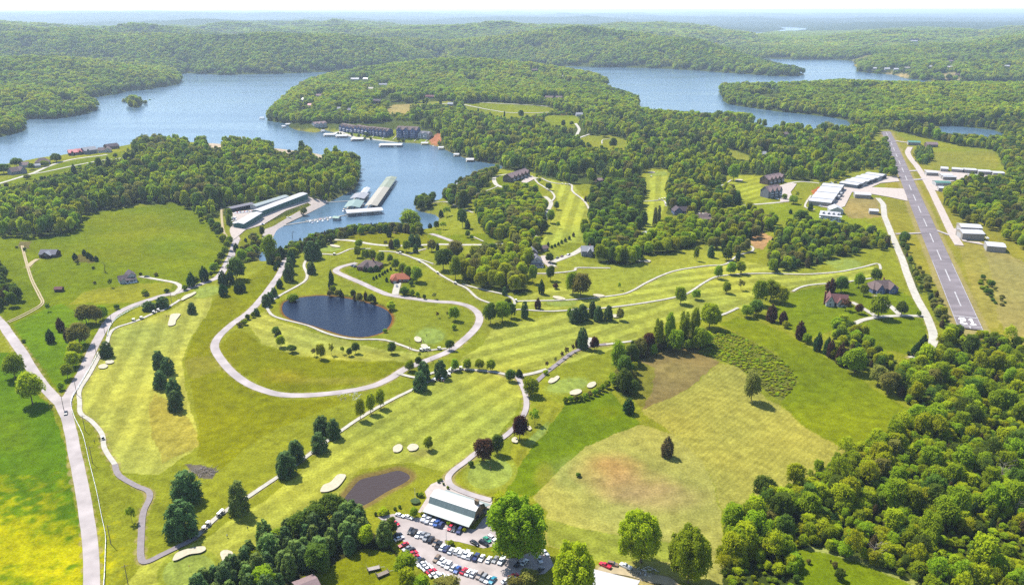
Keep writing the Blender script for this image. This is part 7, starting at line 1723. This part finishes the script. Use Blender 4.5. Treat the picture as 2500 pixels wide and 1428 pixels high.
def carts():
    M['cart_roof'] = mat('white_cart_roof', (.78,.77,.74), .5, .03); M['cart_body'] = mat('cart_body', (.30,.28,.24), .4, .05); M['cart_dark'] = mat('cart_seat', (.03,.03,.03), .7, .05)
    b = MB(); body_between(b, [(-1.2,.3),(1.15,.3),(1.2,.6),(.95,.85),(.5,.62),(.4,.4),(-.1,.4),(-.15,.62),(-1.2,.8)], .58, .55)
    r = MB(); r.box(-1.05,-.62,1.78,.75,.62,1.86,0,.04); s = MB(); s.box(-.55,-.52,.64,.05,.52,.8); s.box(-.62,-.52,.8,-.5,.52,1.2)
    po = MB()
    for x in (-.95, .65):
        for y in (-.55, .55): po.tube((x, y, .6), (x + (.0 if x < 0 else -.08), y, 1.78), .03, .03, 5)
    bag = MB(); 
    for y in (-.28, .28): bag.tube((-1.1, y, .6), (-1.25, y, 1.45), .14, .16, 7)
    W = [wheel_mb(x, y, .23, .18) for x in (.8, -.8) for y in (.5, -.5)]
    L = [((327,784),(8,-2),'on the left cart path, leftmost of four'), ((346,779),(8,-2),'on the left cart path, second of four'), ((376,765),(8,-4),'on the left cart path, third of four'), ((387,760),(8,-4),'on the left cart path, rightmost of four'), ((252,1073),(2,8),'beside the bend where the white path turns dark'),
     ((499,1294),(6,-6),'below the two big pines, nearest'), ((509,1282),(6,-6),'below the two big pines, second nearest'), ((536,1260),(6,-5),'near the slender pine, left of a pair'), ((543,1253),(6,-5),'near the slender pine, right of a pair'), ((817,623),(8,0),'on the upper path left of the hilltop'), ((978,620),(8,1),'on the long path right of the brick house, highest'), ((1024,641),(6,4),'on the long path right of the brick house, second'), ((1069,669),(6,4),'on the long path right of the brick house, third'), ((1112,694),(6,3),'on the long path right of the brick house, lowest'),
     ((1029,858),(6,1),'beside the bunkers in the loop, leftmost of four'), ((1038,857),(6,0),'beside the bunkers in the loop, second of four'), ((1047,855),(6,0),'beside the bunkers in the loop, third of four'), ((1073,854),(6,0),'beside the bunkers in the loop, rightmost of four'),
     ((1060,931),(6,-4),'in the crowd of carts, lowest left'), ((1074,924),(6,-4),'in the crowd of carts, in its middle'), ((1080,930),(6,3),'in the crowd of carts, lowest right'), ((1089,920),(6,-4),'in the crowd of carts, right of the middle'), ((1097,918),(5,-5),'in the crowd of carts, right end of lower line'), ((1092,912),(5,-5),'in the crowd of carts, upper line left'), ((1098,908),(5,-5),'in the crowd of carts, upper line middle'), ((1103,904),(5,-5),'in the crowd of carts, upper line right'), ((1126,902),(6,0),'on the path under the four trees'),
     ((1373,451),(5,0),'at the top of the long fairway, left of three'), ((1381,452),(5,0),'at the top of the long fairway, middle of three'), ((1390,453),(5,0),'at the top of the long fairway, right of three'), ((1610,489),(5,0),'at the narrow fairway tee, left of three'), ((1617,488),(5,0),'at the narrow fairway tee, middle of three'), ((1623,487),(5,0),'at the narrow fairway tee, right of three'), ((1625,501),(1,6),'below the narrow fairway tee'), ((1590,433),(5,0),'beside the far green of the narrow fairway'), ((1260,737),(2,5),'at the fork of the cart paths')]
    proto = None
    for (x, y), (dx, dy), lab in L:
        p = at(x, y); p.z += .12
        ang = heading(x, y, dx, dy)
        if proto is None:
            proto = empty('golf_cart', p, ang, 'white roofed golf cart ' + lab, 'golf cart', 'golf carts on the course')
            b.build('body', M['cart_body'], proto); r.build('canopy', M['cart_roof'], proto); s.build('seat', M['cart_dark'], proto); po.build('canopy_frame', M['cart_dark'], proto); bag.build('golf_bags', M['cart_dark'], proto)
            for w in W: w.build('wheel', M['rubber'], proto)
        else:
            n = copy_tree(proto); n.location = p; n.rotation_euler = (0, 0, ang); n['label'] = 'white roofed golf cart ' + lab
def person_mesh(pose):
    """one continuous body grown from a jointed skeleton"""
    s = .22 if pose == 'stride' else .06
    ax = .36 if pose == 'swing' else .0
    V = [(0,0,.95),(0,0,1.15),(0,0,1.38),(0,0,1.50),(0.01,0,1.66),(0.02,0,1.76),
         (0,.10,.90),(s,.11,.50),(s*.9,.11,.09),(s*.9+.16,.12,.04), (0,-.10,.90),(-s,-.11,.50),(-s*1.5,-.11,.09),(-s*1.5+.16,-.12,.04),
         (0,.19,1.40),(.03+ax*.5,.25-ax*.2,1.13),(.12+ax,.24-ax*.45,.90),(.16+ax,.23-ax*.5,.80),(0,-.19,1.40),(.0+ax*.5,-.25+ax*.2,1.13),(.06+ax,-.24+ax*.45,.90),(.10+ax,-.23+ax*.5,.80)]
    E = [(0,1),(1,2),(2,3),(3,4),(4,5),(0,6),(6,7),(7,8),(8,9),(0,10),(10,11),(11,12),(12,13),(2,14),(14,15),(15,16),(16,17),(2,18),(18,19),(19,20),(20,21)]
    Rd = [.15,.15,.17,.065,.10,.075,.10,.07,.05,.045,.10,.07,.05,.045,.075,.05,.038,.035,.075,.05,.038,.035]
    me = bpy.data.meshes.new('body'); me.from_pydata(V, E, [])
    o = bpy.data.objects.new('body', me); COL.objects.link(o)
    md = o.modifiers.new('skin', 'SKIN'); 
    for i, v in enumerate(me.skin_vertices[0].data): v.radius = (Rd[i], Rd[i] * (.78 if i in (1, 2) else 1)); v.use_root = (i == 0)
    sb = o.modifiers.new('sub', 'SUBSURF'); sb.levels = 1; sb.render_levels = 1
    dg = bpy.context.evaluated_depsgraph_get(); m2 = bpy.data.meshes.new_from_object(o.evaluated_get(dg))
    bpy.data.objects.remove(o)
    m2.name = 'body'
    return m2
def people():
    sk = bmat('skin', (.42,.26,.19), rough=.6, noise=.05); tr = {k: bmat('cloth_' + k, v, rough=.9, noise=.08) for k, v in dict(khaki=(.36,.30,.20), navy=(.02,.025,.06), white=(.7,.7,.7), red=(.4,.03,.03), blue=(.05,.12,.4), black=(.02,.02,.02), pink=(.6,.25,.3)).items()}
    hair = bmat('hair', (.04,.028,.02), rough=.8, noise=.1)
    base = {p: person_mesh(p) for p in ('stand', 'stride', 'swing')}
    L = [(407,775,'stand','red','navy','red shirt left of the long bunker'), (412,775,'stride','red','black','red shirt nearer the long bunker'), (1000,853,'stride','black','black','dark clothes walking below the pond path, left'), (1004,853,'stand','navy','black','dark clothes standing below the pond path, right'),
     (555,1312,'swing','white','black','white shirt swinging on the lower fairway'), (605,1293,'stand','black','navy','dark clothes standing alone on the lower fairway'), (403,1299,'stand','black','black','dark clothes standing left of the big pines'), (243,1075,'stand','black','navy','dark shirt left of the cart at the bend'), (231,1081,'stride','navy','black','dark shirt walking left of the cart at the bend'), (247,1076,'stride','white','khaki','white shirt beside the cart at the bend'),
     (1029,839,'stand','red','khaki','red shirt between the two loop bunkers'), (1034,836,'stride','black','khaki','dark shirt at the edge of the loop green'), (1052,881,'stride','navy','black','navy shirt walking on the loop road, upper'), (1057,885,'stand','black','black','black shirt on the loop road, lower'), (1000,834,'stand','black','navy','dark clothes left of the loop green'),
     (1078,932,'stand','white','khaki','white shirt in the crowd of carts, front left'), (1083,934,'stride','pink','navy','pink shirt in the crowd of carts, front middle'), (1068,934,'stand','blue','khaki','blue shirt in the crowd of carts, far left'), (1086,929,'stand','white','navy','white shirt and dark trousers in the crowd of carts'), (1071,931,'swing','red','khaki','red shirt in the crowd of carts'), (1130,905,'stand','white','black','white shirt on the path under the four trees'),
     (1428,522,'stand','black','black','dark clothes alone on the long fairway'), (1018,826,'stand','white','black','white shirt above the left loop bunker'), (1042,822,'stand','black','black','dark clothes on the loop green')]
    cache = {}
    for x, y, pose, top, bot, lab in L:
        key = (pose, top, bot)
        if key not in cache:
            m = base[pose].copy()
            for q in (tr[top], tr[bot], sk, hair, tr['black']): m.materials.append(q)
            mi = []
            for p in m.polygons:
                z = p.center.z; ar = abs(p.center.y) > .2
                mi.append(4 if z < .08 else 1 if z < .98 and not (ar and z > .72) else 2 if ar and z < 1.12 else 0 if z < 1.47 else 3 if z > 1.72 or (z > 1.6 and p.center.x < -.02) else 2)
            m.polygons.foreach_set('material_index', mi); m.polygons.foreach_set('use_smooth', [True] * len(mi)); cache[key] = m
        o = bpy.data.objects.new('person', cache[key]); COL.objects.link(o); o.location = at(x, y); o.rotation_euler = (0, 0, random.uniform(0, 6.28)); o.location.z += .03
        tag(o, 'golfer with ' + lab, 'person')
def poles_and_fences():
    wood = M['timber']
    for x, y, hm, lab in ((188,964,10,'by the junction, right of the road'), (156,1001,9,'in the grass triangle at the junction'), (208,1052,9,'between the road and the white fence, upper'), (226,1130,9,'between the road and the white fence, middle'), (271,1328,9,'between the road and the white fence, lower'), (313,1427,9,'at the bottom edge beside the fence'), (274,797,9,'at the curve of the road below the copse'), (236,869,9,'halfway along the road beside the fairway'), (419,739,9,'at the top of the left fairway'), (256,814,8,'at the roadside just below the curve'), (543,655,9,'beside the road below the meadow')):
        p = at(x, y); root = empty('utility_pole', p, 0.5, 'wooden utility pole ' + lab, 'utility pole', 'utility poles along the road')
        mb = MB(); mb.tube((0, 0, -.5), (0, 0, hm), .16, .11, 8); mb.build('pole', wood, root)
        mb = MB(); mb.box(-1.1, -.06, hm - .8, 1.1, .06, hm - .68); arm = mb.build('crossarm', wood, root)
        for s in (-1, -.4, .4, 1): mb = MB(); mb.tube((s, 0, hm - .68), (s, 0, hm - .5), .05, .03, 6); mb.build('insulator', M['glass'], arm)
    p = at(1090, 1326); root = empty('lamp_post', p, 0, 'tall grey lamp post standing in the car park island', 'lamp post')
    mb = MB(); mb.tube((0, 0, 0), (0, 0, 7), .1, .07, 8); mb.build('pole', M['steel'], root); mb = MB(); mb.box(-1.0, -.12, 7.0, .1, .12, 7.15); mb.build('lamp_head', M['trim'], root)
    def fence(label, px, post, h, rails, m):
        L = world_line(px, 2.0, 5); a = L[0]
        z0 = float(ground(*a)); root = empty('rail_fence', (a[0], a[1], z0), 0, label, 'fence')
        P = [Vector((q[0] - a[0], q[1] - a[1], float(ground(*q)) - z0)) for q in L]
        acc = 0; pm = None
        for i, p in enumerate(P):
            if i: acc += (p - P[i - 1]).length
            if i == 0 or acc >= post:
                acc = 0
                if pm is None: mb = MB(); mb.box(-.08, -.08, -.3, .08, .08, h + .1); pm = mb.build('post', m, root); pm.location = p
                else: o = pm.copy(); COL.objects.link(o); o.parent = root; o.location = p
        for k in range(rails):
            mb = MB(); z = h * (k + 1) / rails
            for p, q in zip(P[:-1], P[1:]):
                d = (q - p).normalized(); n_ = Vector((-d.y, d.x, 0)) * .04
                mb.prism([p + n_ + Vector((0, 0, z - .16)), p - n_ + Vector((0, 0, z - .16)), q - n_ + Vector((0, 0, z - .16)), q + n_ + Vector((0, 0, z - .16))], [p + n_ + Vector((0, 0, z)), p - n_ + Vector((0, 0, z)), q - n_ + Vector((0, 0, z)), q + n_ + Vector((0, 0, z))])
            mb.build('rail', m, root)
    fence('white rail fence running down beside the road at left', [(240,862),(215,908),(190,950),(178,968),(174,990),(182,1020),(196,1048),(206,1075),(219,1132),(236,1200),(248,1260),(258,1308),(258,1345),(256,1400),(253,1440)], 3.2, 1.25, 3, M['trim'])
    fence('white rail fence along the inside of the upper road bend', [(262,822),(268,800),(285,778),(320,757),(350,745)], 3.2, 1.1, 3, M['trim'])
    # dead tree in the meadow and the drowned snag
    for x, y, h, lab in ((257, 666, 7.5, 'bare dead tree with a few tufts in the left meadow'), (714, 583, 8, 'dark bare snag standing out of the marina cove'), (2440, 1180, 11, 'pale bare tree in the lower right wood'), (2478, 1260, 9, 'grey bare tree at the right edge of the lower wood'), (2130, 1370, 9, 'grey bare trunked tree above the small clearing')):
        p = at(x, y) if x != 714 else Vector((*map(float, on_plane(x, y, ZW)), ZW - .4))
        root = empty('dead_tree', p, 0, lab, 'dead tree'); mb = MB(); r = random.Random(int(x))
        mb.tube((0, 0, -.3), (.1, 0, h * .6), .28, .18, 7); mb.tube((.1, 0, h * .6), (.3, .1, h), .18, .04, 6)
        for k in range(14):
            z = h * r.uniform(.35, .95); t = r.uniform(0, 6.28); l = h * r.uniform(.12, .35); e = (math.cos(t) * l + .1, math.sin(t) * l, z + l * .5); mb.tube((.1, 0, z), e, .07, .03, 5)
            for q in range(2): t2 = t + r.uniform(-.8, .8); mb.tube(e, (e[0] + math.cos(t2) * l * .5, e[1] + math.sin(t2) * l * .5, e[2] + l * .3), .035, .012, 4)
        mb.build('trunk', mat('grey_dead_wood', (.22,.19,.16) if x > 1000 else (.07,.055,.045), .95, .2, 2.0), root)
        if x == 257:
            V, tri, quad = foliage(r, [(.3, .1, h * .95, .7), (1.3, 0, h * .8, .6), (-1.1, .4, h * .85, .5)], 120, .5, core=.5); me = crown_mesh('crown', (V, tri, quad), None, [TMAT['bo']]); o = bpy.data.objects.new('crown', me); COL.objects.link(o); o.parent = root
    # brush pile, farm wagons and odds and ends
    r = random.Random(3)
    def pile(label, x, y, rad, n, cols, name, cat):
        p = at(x, y); mb = MB()
        for k in range(n):
            t = r.uniform(0, 6.28); q = rad * math.sqrt(r.random()); a_ = r.uniform(0, 6.28); l = r.uniform(1.0, 2.6)
            z = max(0, .9 * (1 - q / rad)) * r.uniform(.3, 1) + .1; x0, y0 = q * math.cos(t) * 1.5, q * math.sin(t)
            mb.tube((x0, y0, z), (x0 + math.cos(a_) * l, y0 + math.sin(a_) * l, z + r.uniform(-.2, .5)), .09, .04, 5, r.randrange(len(cols)))
        o = mb.build(name, cols); o.location = p; tag(o, label, cat)
    gw = mat('cut_wood_grey', (.25,.22,.20), .95, .2, 2.0)
    pile('pile of grey cut branches beside the two big pines', 496, 1153, 4.5, 150, [gw, M['timber']], 'brush_pile', 'brush pile'); pile('jumble of pale scrap timber beside the dirt lane', 1575, 1398, 3.5, 70, [gw, M['trim'], M['timber']], 'scrap_pile', 'scrap pile'); pile('heap of stones and brush on the bank behind the beige hangars', 1985, 490, 6, 60, [gw, M['trim']], 'rubble_pile', 'rubble pile'); pile('scatter of pale rocks below the loop road', 855, 968, 5, 40, [gw, M['trim']], 'rock_pile', 'rock pile')
    for x, y, ang, lab in ((912, 1391, .35, 'flat hay wagon at the edge of the pine grove'), (934, 1404, .6, 'dark farm implement frame beside the pine grove')):
        root = empty('hay_wagon', at(x, y), ang, lab, 'farm wagon'); mb = MB(); mb.box(-2.4, -1.0, .8, 2.4, 1.0, .95); mb.build('bed', gw if x < 920 else M['timber'], root); mb = MB(); mb.box(-2.4, -1.0, .95, -2.3, 1.0, 2.0); mb.box(2.3, -1, .95, 2.4, 1, 1.6); mb.build('rack', M['timber'], root); mb = MB(); mb.tube((2.4, 0, .7), (4.4, 0, .4), .07, .07, 6); mb.build('tongue', M['steel'], root)
        for sx in (-1.6, 1.6):
            for sy in (-.9, .9): wheel_mb(sx, sy, .42, .2).build('wheel', M['rubber'], root)
    p = at(965, 570)
    mb = MB(); mb.box(-2.2, -.9, 0, 2.2, .9, 1.1, 0, .15); o = mb.build('hay_bales', mat('straw', c(190,160,110), .95, .2, 2.0)); o.location = p + Vector((-88, -20, 0)) * 0; tag(o, 'low brown hay stack on the bright knoll', 'hay stack')
    # a planted round bed with a flag pole on the clubhouse lawn
    p = at(1014, 1226); o = sheet('planting_bed', ell(1014, 1226, 12, 7, 20), mat('bed_ivy', c(84,110,52), .95, .3, 2.0), 1.2, off=.12)
    root = empty('flag_pole', p, 0, 'slim white flag pole in the round planted bed', 'flag pole'); mb = MB(); mb.tube((0, 0, 0), (0, 0, 7), .07, .05, 8); mb.build('pole', M['trim'], root); mb = MB(); mb.tube((0, 0, 7), (0, 0, 7.16), .1, .02, 8); mb.build('finial', M['trim'], root)
    # rail fence of split timber round the bed is left out; flags on the greens
    for x, y, lab in ((1386, 938, 'between the three white bunkers'), (1196, 1150, 'beside the clubhouse drive'), (1051, 817, 'inside the loop road'), (462, 1392, 'at the bottom left corner'), (797, 605, 'below the ridge trees'), (502, 711, 'at the top of the left fairway'), (1372, 737, 'beside the crossing cart paths')):
        root = empty('flagstick', at(x, y), .4, 'thin golf flagstick on the green ' + lab, 'flagstick', 'flagsticks on the greens'); mb = MB(); mb.tube((0, 0, 0), (0, 0, 2.2), .02, .02, 5); mb.build('stick', M['trim'], root); mb = MB(); mb.box(0, -.01, 1.85, .45, .01, 2.18); mb.build('flag', bmat('flag_red', (.5,.03,.03), rough=.8, noise=.05), root)

# ------------------------------------------------------------------ haze
def haze():
    hi = max(float(GH.max()), CAM_H) + 25
    mb = MB(); mb.box(-58000, -400, float(GH.min()) - 1.5, 58000, 58000, hi)
    m = bpy.data.materials.new('haze_air'); t, n, l = nt(m); n.remove(n['Principled BSDF'])
    v = n.new('ShaderNodeVolumePrincipled'); v.inputs['Color'].default_value = (.66,.81,1.0,1); v.inputs['Density'].default_value = HAZE_D; v.inputs['Anisotropy'].default_value = 0.25
    l.new(v.outputs[0], n['Material Output'].inputs['Volume'])
    o = mb.build('haze', m); tag(o, None, None, None, 'stuff')
HAZE_D = 0.000065
# ------------------------------------------------------------------ put it all together
import time
_t = time.time()
def lap(s):
    global _t
    print('%-12s %.1f' % (s, time.time() - _t)); _t = time.time()
surfaces(); building_mats()
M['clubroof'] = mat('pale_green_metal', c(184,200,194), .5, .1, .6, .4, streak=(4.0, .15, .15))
M['clubsteep'] = mat('shaded_green_metal', c(158,178,176), .5, .08, .6, .4, streak=(4.0, .15, .15)); M['clubtop'] = mat('sunlit_green_metal', c(246,246,244), .5, .08, .6, .4, streak=(4.0, .15, .15))  # steep slopes darkened, top slopes whitened: shade and sunlight put into the colour
build_water(); build_roads(); build_bunkers(); build_runway(); lap('roads')
build_ground(); lap('ground')
clubhouse(); hangars(); marina(); houses(); lap('buildings')
tree_protos(); low_collection(); NG = scatter_nodes(); lap('protos')
hand_trees(); woods_points(); finish_trees(); lap('trees')
far_forest(); lap('far')
car_park(); carts(); people(); poles_and_fences(); lap('things')
haze()
